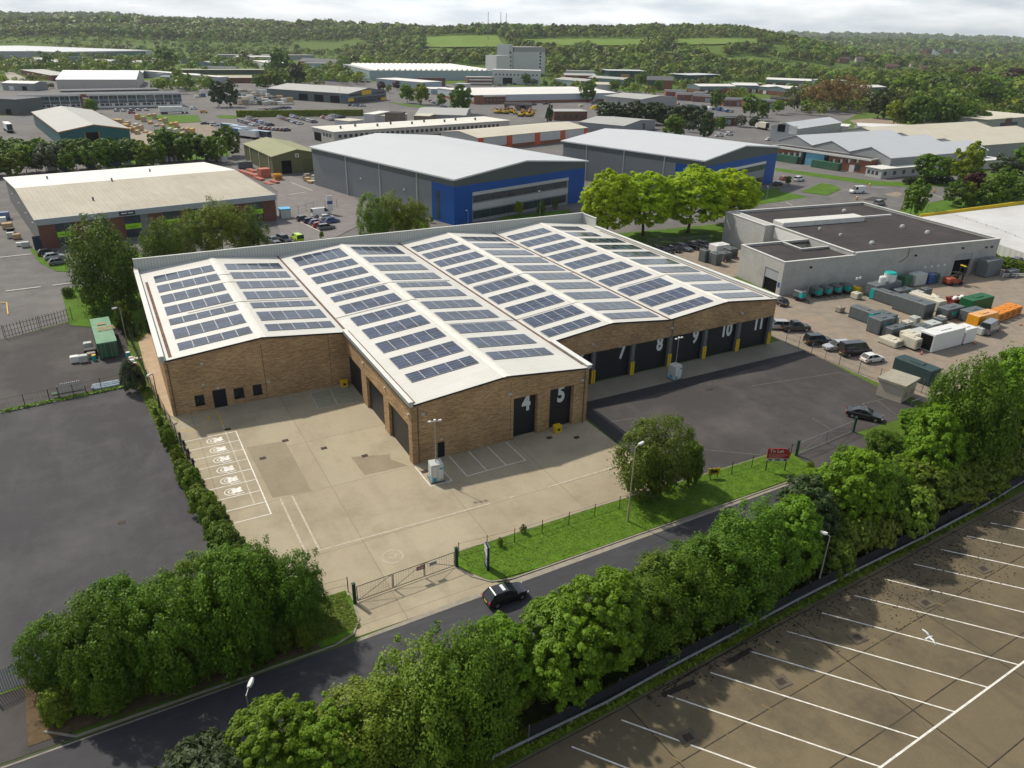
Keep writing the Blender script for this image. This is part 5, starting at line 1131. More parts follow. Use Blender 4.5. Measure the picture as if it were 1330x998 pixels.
for n_,l in (('low',((-.08,-.08,18.0,.42),(-.08,13.6,18,14.08),(-.08,.42,.42,13.6),(10.2,7.4,10.6,13.3),(10.6,7.3,17.6,7.7))),):
    for a in l: q=MB(); q.box(a[0],a[1],6.9,a[2],a[3],7.02); q.build('parapet_coping',wc,FB)
for a in ((15.1,25.4,17.45,25.9),(15.1,25.9,15.6,41),(15.6,40.6,17.45,41.05),(18,-.08,59.5,.42),(17.5,.42,18.05,41),(18.05,40.55,59.5,41.08),(58.95,.42,59.5,40.55)): q=MB(); q.box(a[0],a[1],7.38,a[2],a[3],7.52); q.build('parapet_coping',wc,FB)
q=MB(); q.box(.12,DR[0],2.6,.2,DR[1],4.6); q.build('roller_shutter',clad('shutter_grey',(.3,.33,.34),.3),FB); q=MB(); q.box(.34,DR[0],0,.36,DR[1],2.6); q.build('dark_interior',hole,FB)
q=MB(); q.box(46.9,.34,0,52,.37,4.9); q.build('dark_interior',hole,FB); q=MB(); q.box(46.95,.1,3.4,51.95,.18,4.9); q.build('roller_shutter',MATS['shutter_grey'],FB)
q=MB(); q.bev(19.5,24.5,6.9,44,28.3,8.0,.1); q.build('roof_duct_box',wc,FB)
q=MB(); q.box(45.5,27.2,6.9,55.5,27.8,7.3); q.build('roof_upstand',wc,FB)
for u,v in ((47,34.5),(26.6,20.4),(27.2,14.4),(47.8,16.5),(48.8,10.2),(28.4,6.3)):
    q=MB(); s=.8 if u not in (26.6,27.2) else .5; q.obox(u,v,6.9,s,s,.3); q.tube((u,v,7.2),(u,v,7.2+.5*s),s*.7,s*.45,10); q.build('roof_vent',pm('vent_grey',(.4,.42,.38),.6,.15,2),FB)
for u,z_ in ((6.5,5.2),(34.5,5.4),(55.3,5.6),(57.0,5.6),(48,6)): q=MB(); q.box(u,-.25,z_,u+.45,0,z_+.35); q.build('flood_lamp',blackp,FB)
q=MB(); q.path([(32.5,-.06,7.3),(32.5,-.06,5.6),(31.4,-.06,4.8),(30.2,-.06,4.4)],.07); q.build('drain_pipe',pm('rusty_pipe',(.2,.14,.07),.8,.3,2),FB)
for i,u in enumerate((38.5,40.4,42.3,44.2)): q=MB(); q.box(u-.3,-.03,2.4,u+.3,-.004,2.9); q.build('notice',whitep,FB)
q=MB(); q.box(-.04,.3,1.6,-.004,1.0,2.6); q.build('safety_notice',PAINT['blue'],FB)
q=MB(); q.box(17.44,14.6,4.6,17.6,25.0,6.9); q.build('white_panel',whitep,FB)
# low white-roofed building on the right
q=[m4(805,560,2.5),m4(1330,497,2.5),m4(1330+520,440,2.5),m4(1330+420,760,2.5),m4(1420,772,2.5),m4(1175,690,2.5),m4(950,610,2.5)]
o=thing('low_building','broad low building with a plain white roof at the right edge of the photo','building',(0,0,0)); b=MB(); b.prism(q,0,2.5); b.build('wall',cl_white,o)
b=MB(); b.prism(q,2.5,2.7); b.build('roof',pm('white_membrane_plain',(.5,.5,.5),.75,.08,.15,stain=(.4,.39,.36),stain_scale=.05,stain_amt=.7),o)
yb=MB(); a,c=m4(800,552,2.4),m4(1500,460,2.4); yb.line(a,c,1.2,2.75); yb.line(a,c,1.25,2.4); yb.v=[(v[0],v[1],v[2]) for v in yb.v]; l=math.dist(a,c); yb=MB(); yb.obox((a[0]+c[0])/2,(a[1]+c[1])/2,2.0,l,.35,.95,math.atan2(c[1]-a[1],c[0]-a[0])); yb.build('yellow_edge',pm('golden_edge',(.6,.42,.01),.6,.05,1),o)
fence('tall_mesh_fence','tall mesh fence with grey posts in front of the low white building',[m4(830,545),m4(975,600),m4(1175,668),m4(1420,770)],3.0,4,post=steelgrey,wire=steelgrey,vstep=.35,rails=(.2,1,1.95))
# brick terrace with blue shutter, right of unit 2
A=m4(40,262);B=m4(540,340); TB=bld('two-storey red brick works office with a pale blue shutter, white eaves and flat dark roof',A,B,7.5,5.6,wallm=redbrick,roofm=rf_felt,over=.3,par_=.15,cat='office',name='works_office')
feat(TB,'white_eaves',whitetrim,-.2,TB['L'],5.0,5.75,t=.5)
fpx(TB,'blue_shutter',pm('pale_blue_shutter',(.12,.33,.45),.6,.08,1),m4,(205,225),(320,305)); 
for x in (90,120,150,178,350,388,428,470): fpx(TB,'window',dglass,m4,(x,228 if x<200 else 262),(x+10,250 if x<200 else 280)); fpx(TB,'window_frame',whitetrim,m4,(x+11,228 if x<200 else 262),(x+17,250 if x<200 else 280))
fpx(TB,'dark_stripe',hole,m4,(208,215),(212,300)); fpx(TB,'dark_stripe',hole,m4,(318,240),(326,320)); fpx(TB,'white_door',whitetrim,m4,(445,290),(462,330)); fpx(TB,'window',dglass,m4,(475,290),(495,322))
# white halls behind it (three bays)
HB=bld('three-bay industrial hall with white roofs and grey gables behind the brick works office',(268,245),(268,188.4),62,6.4,3.0,'y',bays=3,wallm=clad('hall_grey',(.27,.28,.29)),roofm=rf_new,over=.3,cat='industrial hall',name='industrial_hall')
HB2=bld('farther white hall with brown-stained roof ridges at the right',(330.5,262),(330.2,198),90,6.6,2.2,'y',bays=3,wallm=MATS['hall_grey'],roofm=rf_cream,over=.3,cat='industrial hall',name='industrial_hall')
# white cabins
CB=bld('long white single-storey cabin building with dark windows by the roundabout',m4(600,362),m4(1215,305),7,3.4,wallm=cl_white,roofm=rf_white,over=.4,cat='office',name='cabin_building')
for i in range(14): feat(CB,'window',dglass,1.2+i*CB['L']/14,1.2+i*CB['L']/14+1.6,1.1,2.5)
for i in range(3): feat(CB,'window',dglass,1.5+i*1.8,2.6+i*1.8,1.1,2.4,'left')
GS=bld('tall pale grey shed with two doors in its gable, right of the van yard',(302.6,282.5),(306.6,269),50,7,2.3,'y',wallm=clad('shed_pale',(.36,.37,.38)),roofm=rf_new,cat='shed',name='shed')
fpx(GS,'opening',hole,f6,(738,540),(792,612)); fpx(GS,'white_door',whitetrim,f6,(838,552),(893,632))
bpx('small white plant box beside the tall grey shed',m4,(318,90),(436,98),14,5,wallm=cl_white,roofm=rf_white,cat='plant room',name='plant_room',over=.1)
bpx('long low curved white canopy roof before the tree belt',m4,(490,95),(795,108),12,3.5,rise=1.2,ridge='x',wallm=cl_grey,roofm=rf_white,cat='canopy',name='canopy_building')
BR=bpx('grey industrial building with a leaning brown bar across its dark blue opening',t4,(1145,610),(1420,590),(1180,555),6.5,wallm=clad('warm_grey_cladding',(.3,.29,.27)),roofm=rf_cream,cat='industrial building',name='industrial_building')
fpx(BR,'blue_opening',pm('deep_blue_panel',(.01,.05,.09),.5,.1,1),t4,(1212,625),(1285,665)); fpx(BR,'brown_bar',pm('brown_bar',(.12,.05,.03),.7,.1,1),t4,(1240,600),(1252,665),off=.1)
# ------------------------------------------------------------------ far buildings
X=bpx('long two-storey black and white office block with a brick stair tower, behind the teal workshop',f1,(150,432),(1560,407),18,8,wallm=cl_dark,roofm=rf_slate,cat='office block',name='office_block',over=.2)
for a,c,m_ in ((.6,2.9,whitetrim),(4.6,7.2,whitetrim)):
    feat(X,'pale_band',whitetrim if a<1 else cl_bluegrey,0,X['L'],a-.3,c+.1,t=.04)
    n=34
    for i in range(n): 
        u=X['L']*i/n; feat(X,'window',dglass,u+.35,u+X['L']/n-(.1 if a>1 or i%3 else 1.4),a+.9,c-.1,off=.045)
for i in range(35): 
    u=X['L']*i/34; 
    if i%2==0: feat(X,'white_post',whitetrim,u-.12,u+.18,0,7.6,t=.5)
feat(X,'white_eaves',whitetrim,-.2,X['L']+.2,7.5,8.0,t=.6); fpx(X,'brick_tower',redbrick,f1,(692,415),(770,556),t=1.2); q=fz(X,f1,(712,440)); feat(X,'white_sign',whitep,q[0],q[0]+3,5.9,6.6,t=.1,off=1.25)
bpx('dark ribbed roof block stepping up behind the office block',f1,(530,390),(1370,375),14,8.3,wallm=cl_dark,roofm=rf_slate,cat='industrial building',name='industrial_building')
bpx('white marquee-like tent hall with a peaked white roof',f1,(482,290),(1175,290),(500,235),7,rise=4.5,ridge='x',wallm=clad('canvas_wall',(.42,.41,.37)),roofm=pm('white_canvas',(.75,.75,.76),.7,.04,1),cat='tent hall',name='tent_hall')
Z=bpx('large pale grey shed with a dark doorway at the left edge of the photo',f1,(-60,45),(265,45),(-60,0),9,rise=1.5,ridge='x',wallm=clad('shed_bluegrey',(.3,.33,.36)),roofm=rf_new,cat='shed',name='shed')
fpx(Z,'opening',hole,f1,(92,98),(172,160)); fpx(Z,'window',dglass,f1,(20,108),(52,136)); 
Z=bpx('long pale hall with dark band and green frontage, upper left',f1,(480,52),(1310,38),(460,-5),7,wallm=cl_white,roofm=rf_new,cat='hall',name='industrial_hall',over=.2)
feat(Z,'dark_band',cl_dark,4,Z['L']-14,3.2,5.4); feat(Z,'green_frontage',pm('green_frontage',(.01,.16,.07),.6,.3,.3),6,Z['L']-14,.1,3.0,t=.3)
for i,(a,b_,l) in enumerate((((300,118),(395,118),'small grey-blue gabled unit left of the slim tree'),((500,140),(660,132),'grey-blue gabled unit behind the brown brick shed'),((835,130),(930,128),'small grey unit in the middle of the row below the long pale hall'),((950,135),(1050,130),'second-last grey-blue unit of the row below the long pale hall'),((1130,140),(1330,142),'right-hand grey-blue unit of the row below the long pale hall'))):
    Z=bpx(l,f1,a,b_,22,5,rise=1.8,ridge='y' if i%2 else 'x',wallm=cl_bluegrey,roofm=rf_grey,cat='industrial unit',name='industrial_unit'); feat(Z,'yellow_door',pm('yellow_door',(.4,.32,.1),.7,.2,1),Z['L']*.3,Z['L']*.42,.1,2.5)
bpx('low linking grey roof between the grey-blue units',f1,(590,95),(820,98),9,5.5,wallm=cl_bluegrey,roofm=rf_slate,cat='industrial unit',name='industrial_unit')
bpx('brown brick shed with flat pale roof left of the tent hall',f1,(175,205),(440,255),20,4.5,wallm=dkbrick,roofm=rf_grey,cat='shed',name='shed',over=.2)
bpx('small white-roofed pavilion right of the tent hall',f1,(1025,232),(1230,235),12,4.5,rise=2,ridge='x',wallm=cl_bluegrey,roofm=rf_new,cat='pavilion',name='pavilion')
bpx('grey shed with white wedge roof right of the tent hall',f2_,(35,215),(690,270),(0,203),6,wallm=clad('shed_wedge',(.28,.31,.34)),roofm=rf_white,cat='shed',name='shed',over=.2)
bpx('small grey lean-to with white roof behind the office block',f2_,(178,262),(290,265),8,4.5,wallm=cl_pale,roofm=rf_new,cat='shed',name='shed')
bpx('long olive-roofed low building in the upper left',f2_,(380,207),(1095,207),22,4.5,wallm=pm('dark_olive_wall',(.06,.075,.055),.8,.1,1),roofm=roofmat('olive_flat_roof',(.27,.29,.2),2,'X',.2,.8,lines=.03),cat='industrial building',name='industrial_building')
bpx('brown-roofed store with pale rooflights behind the dark conifers',f2_,(690,275),(1250,275),22,4.5,rise=1.5,ridge='x',wallm=dkbrick,roofm=rf_tan,cat='store',name='store_building')
for a,b_,l in (((365,118),(470,120),'pair-gabled grey-blue unit left of the round light bush'),((505,140),(615,145),'grey-blue unit right of the big round tree')): bpx(l,f2_,a,b_,25,5,rise=1.5,ridge='y',wallm=cl_bluegrey,roofm=rf_grey,cat='industrial unit',name='industrial_unit')
bpx('long pale flat-roofed warehouse in front of the far trees',f2_,(690,75),(1520,80),20,7,wallm=cl_grey,roofm=rf_grey,cat='warehouse',name='warehouse_unit')
bpx('white-walled industrial building with pipes beside the yellow skip',f2_,(985,125),(1180,160),25,7,wallm=cl_white,roofm=rf_white,cat='industrial building',name='industrial_building')
Z=bpx('far white warehouse with a small blue logo panel at the edge of the woods',t1,(1095,212),(1345,212),(1095,200),9,wallm=cl_grey,roofm=rf_new,cat='warehouse',name='warehouse_unit'); feat(Z,'blue_logo_panel',PAINT['blue'],3,14,3,6)
bpx('far white warehouse adjoining the one with the blue panel',t2,(0,215),(165,215),(0,203),9,wallm=cl_white,roofm=rf_new,cat='warehouse',name='warehouse_unit')
bpx('long dark-fronted pale-roofed warehouse in the far upper left woods',t1,(130,185),(552,190),30,7,rise=1,ridge='x',wallm=cl_dark,roofm=rf_grey,cat='warehouse',name='warehouse_unit'); bpx('small pale shed in the far upper left woods',t1,(570,205),(715,208),16,6,rise=1,ridge='x',wallm=cl_pale,roofm=rf_grey,cat='shed',name='shed'); bpx('tiny cream shed beneath the far hedge, upper left',t1,(752,190),(835,195),12,6,wallm=cl_white,roofm=rf_white,cat='shed',name='shed'); bpx('far left hall half hidden by the hedge',t1,(-40,172),(95,172),20,6,rise=1,ridge='x',wallm=cl_grey,roofm=rf_grey,cat='hall',name='industrial_hall')
Z=bpx('cream flat building with black doorways in the woods, upper middle',t2,(190,236),(490,240),(190,222),9,wallm=pm('cream_wall',(.5,.47,.4),.8,.1,.4),roofm=rf_white,cat='warehouse',name='warehouse_unit')
for i in range(3): feat(Z,'opening',hole,16+i*11,24+i*11,.1,7)
Z=bpx('brick office with hipped grey roof beside the car park in the woods',t2,(225,312),(450,322),20,6,rise=4,ridge='x',wallm=redbrick,roofm=rf_slate,cat='office',name='office_building'); windows(Z,1,Z['L']-1,3.5,5,10,1.6)
# retail shed with yellow signs
K=bpx('grey glass-fronted trade store with yellow sign boards and canopy roof',f3,(615,280),(940,250),(175,215),6.5,rise=2.6,ridge='y',wallm=clad('store_grey',(.11,.135,.145)),roofm=rf_grey,cat='store',name='store_building')
feat(K,'glazing',dglass,1,K['L']-2,.4,3.6); feat(K,'glazing',dglass,1,K['L']-2,4.6,6.2); feat(K,'steel_band',cl_bluegrey,0,K['L'],3.7,4.5,t=.3)
fpx(K,'yellow_sign',yellowp,f3,(728,252),(812,282),t=.3); fpx(K,'blue_sign',PAINT['blue'],f3,(815,262),(850,280),t=.3); fpx(K,'yellow_sign',yellowp,f3,(610,320),(658,342),t=.35,off=.3); fpx(K,'yellow_sign',yellowp,f3,(890,312),(932,334),t=.35,off=.3)
for v in (8,22,36): feat(K,'opening',hole,v,v+8,.1,4.6,'left')
feat(K,'blue_sign',PAINT['blue'],1,6,3.4,4.6,'left',t=.3)
# builders' yard: racks of goods
rk=bpx
# factory and tower
FT=bpx('long pale grey factory with ribbed northlight roof in front of the woods',t2,(585,360),(1240,362),(585,328),9,wallm=cl_pale,roofm=rf_grey,cat='factory',name='factory')
q=MB()
for i in range(22): u=8+i*(FT['L']-16)/22; q.xprism([(u,9.2),(u+3,11),(u+3.4,9.2)][::-1],4,FT['D']-6,0,'y')
q.build('northlights',rf_white,FT['o'])['kind']='stuff'
bpx('lower white-roofed wing in front of the long factory',t2,(620,400),(850,420),(620,388),6,wallm=cl_pale,roofm=rf_white,cat='factory wing',name='factory_wing')
Z=bpx('brown brick two-storey office below the long factory, left one',f4,(50,280),(255,280),14,7,wallm=dkbrick,roofm=rf_felt,cat='office',name='office_building'); windows(Z,1,Z['L']-1,4,5.6,4,2.2)
Z=bpx('brick and white banded office below the long factory, right one',f4,(450,270),(672,272),14,7,wallm=dkbrick,roofm=rf_grey,cat='office',name='office_building'); feat(Z,'window_band',whitetrim,1,Z['L']-1,4.2,5.6); feat(Z,'window_band',whitetrim,1,Z['L']-1,1,2.4)
bpx('small white kiosk between the two brick offices',f4,(335,325),(440,330),9,4,wallm=cl_white,roofm=rf_new,cat='kiosk',name='kiosk')
# tower block: stacked white volumes
A0=f4(815,255);B0_=f4(1060,258)
Q=bld('tall windowless white tower block with a grey top storey',f4(845,262),f4(1120,250),26,44,wallm=pm('tower_render',(.47,.475,.47),.8,.06,.15),roofm=rf_grey,cat='tower block',name='tower_block',over=.0)
zt_=fz(Q,f4,(950,12))[1]; 
KILL=[c for c in kids(Q['o'])]
for c in KILL: bpy.data.objects.remove(c)
KIDS[Q['o'].name]=[]
b=MB(); Lq=Q['L']; b.box(0,0,-.3,Lq*.78,26,zt_-5); b.box(Lq*.78,1.5,-.3,Lq,26,zt_-5); b.build('wall',MATS['tower_render'],Q['o']); b=MB(); b.box(Lq*.02,.3,zt_-5,Lq*.98,25.5,zt_); b.build('top_storey',pm('tower_top',(.27,.27,.27),.8,.06,.3),Q['o'])
b=MB(); b.box(-7,2,-.3,-.01,20,zt_+3); b.build('stair_tower',MATS['tower_render'],Q['o']); b=MB(); b.box(0,0,zt_,Lq*.97,25,zt_+.4); b.build('roof',rf_grey,Q['o'])
for i in range(5): feat(Q,'window',hole,-5.5,-2.5,6+i*(zt_-8)/5,8+i*(zt_-8)/5,off=-2+.06 if False else 0,t=.05).location.y=2; feat(Q,'window',hole,Lq*.82,Lq*.87,8+i*(zt_-12)/5,10+i*(zt_-12)/5).location.y=1.5
bpx('stepped white plant house left of the tower block',f4,(698,85),(815,85),20,fz(Q,f4,(700,85))[1] if False else 24,wallm=MATS['tower_render'],roofm=rf_grey,cat='plant house',name='plant_house',over=0)
Z=bpx('white production wing with small windows at the foot of the tower block',f4,(660,205),(1080,215),16,13,wallm=MATS['tower_render'],roofm=rf_white,cat='factory wing',name='factory_wing',over=0); feat(Z,'dock_opening',hole,Z['L']*.22,Z['L']*.42,.1,6); windows(Z,2,Z['L']-2,8,9.5,12,1.6)
# big white-roofed distribution shed with brick base
V=bpx('broad white-roofed shed with red brick base and office corner, centre background',f4,(500,425),(1740,320+85),(440,362),6,rise=1.0,ridge='x',wallm=clad('pale_shed_wall',(.42,.47,.52)),roofm=rf_white,base=(1.8,redbrick),cat='distribution shed',name='distribution_shed')
o_=feat(V,'brick_office',redbrick,0,25,.02,5.6,t=1.2); feat(V,'white_fascia',whitetrim,7,25,5.0,6.1,t=.1,off=1.22,parent=o_)
for i in range(6): feat(V,'window',dglass,8+i*2.8,10+i*2.8,3.1,4.4,off=1.22,parent=o_); feat(V,'window',dglass,8+i*2.8,10+i*2.8,.8,2.1,off=1.22,parent=o_)
bpx('low white shed left of the broad white-roofed shed',f4,(130,372),(300,372),20,4,wallm=cl_pale,roofm=rf_white,cat='shed',name='shed')
# long white office with flat roof
Wf=bld('long pale office with bright flat roof and a strip of dark windows',f3(490,612,5.5),f4(810,645,5.5),22,5.5,wallm=pm('pale_render',(.42,.4,.36),.85,.1,.4),roofm=pm('bright_flat_roof',(.6,.59,.53),.8,.1,.2,stain=(.5,.47,.4),stain_scale=.1),cat='office',name='office_building',over=.3)
for i in range(34): u=2+i*(Wf['L']-8)/34; feat(Wf,'window',dglass,u,u+1.6,2.9,4.3)
for i in range(3): feat(Wf,'window',dglass,3+i*3,5+i*3,2.9,4.3,'left')
feat(Wf,'dock_opening',hole,13,20,.1,3.8,'left'); feat(Wf,'brick_plinth',dkbrick,0,Wf['L'],.02,1.6,t=.08)
for i in range(9): q=MB(); q.tube((8+i*(Wf['L']-14)/9,9+(i%2)*4,5.7),(8+i*(Wf['L']-14)/9,9+(i%2)*4,6.9),.5,n=8); q.build('roof_vent',steelgrey,Wf['o'])
bpx('long corrugated grey roof behind the pale office',f4,(0,590),(430,600),(-150,525),5,rise=1.5,ridge='x',wallm=cl_grey,roofm=rf_grey,cat='shed',name='shed')
for a,b_,d_,h,l,rm in (((840,470),(1050,478),16,5,'low cream building with pipework behind the pale office',rf_cream),((930,450),(1060,455),10,6.5,'brown plant house in the cluster behind the pale office',rf_felt),((1180,470),(1310,475),12,5.5,'brown-walled plant house right of the cluster behind the pale office',rf_cream),((495,505),(620,520),10,4,'small brick-and-flint store left end of the cluster behind the pale office',rf_cream),((750,455),(840,460),18,6,'small white-roofed workshop in the cluster behind the pale office',rf_white)):
    bpx(l,f3,a,b_,d_,h,wallm=pm('plant_brown',(.17,.13,.1),.85,.2,.5) if 'brown' in l else cl_white,roofm=rm,cat='outbuilding',name='outbuilding')
# orange and white units
OW=bld('row of white units with orange-red piers and a tan old roof',f4(540,795,5.5),f5(285,640,5.5),26,5.5,rise=1.6,ridge='x',wallm=cl_white,roofm=rf_cream,base=(1.6,redbrick),cat='industrial units',name='industrial_unit')
for px in (560,810,1052,1270): u=fz(OW,f4,(px,760))[0]; feat(OW,'orange_pier',orangep,u-1.6,u+1.6,0,5.4,t=.2)
feat(OW,'orange_pier',orangep,OW['L']-2.2,OW['L'],0,5.4,t=.2)
Z=bpx('corrugated low store with rows of rooflights behind the second grey and blue unit',f5,(215,590),(600,625),(225,520+0),4.5,rise=1.5,ridge='x',wallm=cl_grey,roofm=rf_grey,cat='store',name='store_building')
Z=bpx('flat-roofed brown brick building beside the slim dark conifer',f5,(0,500),(285,500),14,5,wallm=dkbrick,roofm=rf_grey,cat='office',name='office_building'); windows(Z,1,Z['L']-1,1.4,3,5,1.8)
Z=bpx('grey shed with banded roof behind the dark hedge',f5,(430,365),(750,395),(525,328),6,rise=1.6,ridge='x',wallm=clad('shed_mid',(.3,.3,.3)),roofm=rf_grey,cat='shed',name='shed')
Z=bpx('brick office with slate hipped roof and green glass',f5,(800,225),(1025,232),16,9,rise=3,ridge='x',wallm=redbrick,roofm=rf_slate,cat='office',name='office_building'); feat(Z,'green_glazing',pm('green_glass',(.02,.07,.06),.2,.2,.3,.6),1,Z['L']*.55,2.5,8.6)
for a,b_,l in (((475,145),(770,150),'green and buff office with oversailing white roof, left one'),((1165,185),(1400,180),'green and buff office with oversailing white roof, right one')):
    Z=bpx(l,f5,a,b_,24,10,wallm=pm('green_office',(.02,.07,.07),.5,.1,.3),roofm=rf_new,cat='office',name='office_building',over=3); feat(Z,'buff_panel',pm('buff_panel',(.4,.24,.12),.8,.1,.3),Z['L']*.35,Z['L']*.6,.3,6.5,t=.3); feat(Z,'buff_panel',MATS['buff_panel'],Z['L']*.75,Z['L']*.95,.3,6.5,t=.3)
for a,b_,d_,l,wm_,rm in (((0,218),(250,240),26,'row of pale blue-edged units left of the yellow-arched unit',cl_pale,rf_grey),((90,185),(360,190),22,'red-edged unit with domed pale roof',pm('dull_red_wall',(.2,.06,.05),.7,.1,.4),rf_grey),((290,205),(600,225),22,'grey-roofed unit with yellow arch',cl_bluegrey,rf_grey),((365,265),(500,268),16,'small cream-roofed unit among trees',cl_white,rf_cream)):
    bpx(l,f5,a,b_,d_,6,rise=1.5,ridge='x',wallm=wm_,roofm=rm,cat='industrial unit',name='industrial_unit')
for i,(cv,a,b_,l) in enumerate(((f5,(965,320),(1140,325),'first brick unit of the small-workshops row'),(f5,(1060,345),(1290,352),'second brick unit of the small-workshops row'),(f6,(0,290),(200,300),'flat brick unit left of the mid green tree'),(f6,(270,325),(480,330),'brick unit with pale roof strips beside the green bank'),(f6,(540,345),(770,340),'low flat brick unit at the right of the green bank'),(f6,(160,480),(390,475),'brown single-storey building behind the pale flowering shrub'),(f6,(0,270),(110,275),'small brick unit at the left end of the row'))):
    Z=bpx(l,cv,a,b_,16,5,wallm=redbrick if i<5 else dkbrick,roofm=rf_slate,cat='workshop unit',name='workshop_unit'); feat(Z,'pale_door',cl_pale,Z['L']*.55,Z['L']*.75,.2,3.2); feat(Z,'blue_door',PAINT['blue'],Z['L']*.2,Z['L']*.28,.2,2.6); feat(Z,'white_band',whitetrim,0,Z['L'],4.3,5,t=.2)
for cv,a,b_,c,l in ((f6,(60,215),(370,215),22,'blue-grey topped brick unit left in the upper row'),(f6,(355,205),(570,210),22,'blue-grey topped brick unit second in the upper row'),(f6,(575,215),(830,235),26,'blue-grey topped brick unit third in the upper row'),(f6,(800,235),(930,232),20,'blue-grey topped brick unit at the end of the upper row'),(f6,(635,155),(1020,170),30,'blue-grey building behind the upper row of units'),(f7,(0,285),(160,290),16,'pale-roofed unit behind the bronze trees'),(f7,(130,300),(340,295),20,'blue-grey unit with white roof beside the dense green trees')):
    Z=bpx(l,cv,a,b_,c,6.5,rise=1.3,ridge='x',wallm=cl_bluegrey,roofm=rf_white,base=(3.6,dkbrick),cat='workshop unit',name='workshop_unit')
    for i in range(3): feat(Z,'pale_door',whitetrim,Z['L']*(.15+.3*i),Z['L']*(.15+.3*i)+3.5,.2,3.2)
bpx('white-topped hall half behind trees at the right, upper one',f7,(900,490),(1300,520),25,5,wallm=cl_white,roofm=rf_white,cat='hall',name='industrial_hall',over=.2); bpx('small pale green-fronted building at the right edge',f7,(1240,375),(1400,380),18,5,wallm=cl_pale,roofm=rf_grey,cat='building')
# glass wedges on the horizon
for a,b_,l in (((655,88),(725,88),'larger white sloping wedge roof on the far right skyline'),((810,84),(840,84),'smaller white sloping wedge roof on the far right skyline')):
    A=f7(a[0],a[1]);B=f7(b_[0]+60,b_[1]); o=thing('wedge_roofed_hall',l,'hall',(A[0],A[1],0),math.atan2(B[1]-A[1],B[0]-A[0])); L_=math.dist(A,B); k=L_/130 if a[0]<700 else L_/90
    hh=HT(A[0],A[1],60+20/5.542) ; hh=min(hh,34)
    b=MB(); b.xprism([(0,0),(0,hh*.93),(L_,0)],14,30,0,'y'); b.xprism([(0,0),(0,hh*.93),(12,hh*.9),(12,0)],0,14,0,'y') if False else None; b.build('wall',dkbrick,o); b=MB(); b.add([(0,0,hh),(L_*.9,0,1),(L_*.9,32,1),(0,32,hh)],[(0,1,2,3)]); b.add([(0,-.5,hh),(L_*.9,-.5,1),(L_*.55,-.5,0),(0,-.5,hh*.2)],[(3,2,1,0)]); b.build('roof',pm('white_wedge',(.62,.64,.68),.4,.03,.2),o)
# further small units that fill the upper part of the photo
I1=CV(0,0,1)
for i,(a,b_,d_,h,wm_,rm,l) in enumerate((((203,96),(252,97),16,5,cl_pale,rf_grey,'pale shed behind the loose light tree'),((262,88),(305,89),14,5,cl_bluegrey,rf_slate,'blue-grey shed above the dark conifers'),((98,100),(136,100),12,4,dkbrick,rf_felt,'low brown store left of the tent hall entrance'),((2,108),(44,109),16,5,cl_grey,rf_white,'grey shed at the left edge beside the pergola'),((-20,128),(20,130),18,8,cl_dark,rf_slate,'dark building cut by the left edge'),
((308,74),(352,74),18,6,cl_white,rf_white,'white shed right of the cedar-like tree'),((395,82),(440,83),16,6,cl_pale,rf_grey,'pale shed below the hipped brick office'),((500,66),(545,66),20,7,cl_grey,rf_grey,'grey roof glimpsed in the woods above the long factory'),((735,92),(772,93),14,6,cl_white,rf_grey,'white-walled unit right of the tower block'),((905,113),(948,115),12,5,redbrick,rf_slate,'brick unit between the two rows of small workshops'),((955,108),(990,109),12,5,redbrick,rf_grey,'short brick unit below the blue-grey topped row'),
((1100,122),(1142,124),14,5,cl_pale,rf_white,'pale unit half behind the bronze trees'),((1060,104),(1100,105),14,5,cl_bluegrey,rf_white,'white-roofed unit left of the yellow-green tree'),((1000,128),(1034,130),12,4,dkbrick,rf_felt,'low brown unit behind the bright round tree'),((1290,150),(1345,152),16,5,cl_white,rf_cream,'cream-roofed unit near the right edge behind the halls'),((655,136),(690,137),10,3.5,cl_dark,rf_felt,'small dark store in the plant yard'),((840,146),(880,149),12,4,cl_white,rf_white,'white and blue tank store behind the dark evergreen screen'),((150,62),(192,62),18,6,cl_grey,rf_white,'white-topped shed above the long pale hall'),((20,60),(66,61),16,6,cl_pale,rf_grey,'pale roof in the woods at the upper left'),((440,70),(470,71),12,6,dkbrick,rf_slate,'brown-walled building at the edge of the middle woods'))):
    Z=bpx(l,I1,a,b_,d_,h,rise=1.2 if i%2 else 0,ridge='x',wallm=wm_,roofm=rm,cat='industrial unit',name='industrial_unit',over=.2)
    for k in range(2): feat(Z,'opening' if k else 'pale_door',hole if k else whitetrim,Z['L']*(.2+.4*k),Z['L']*(.2+.4*k)+3.5,.1,3)
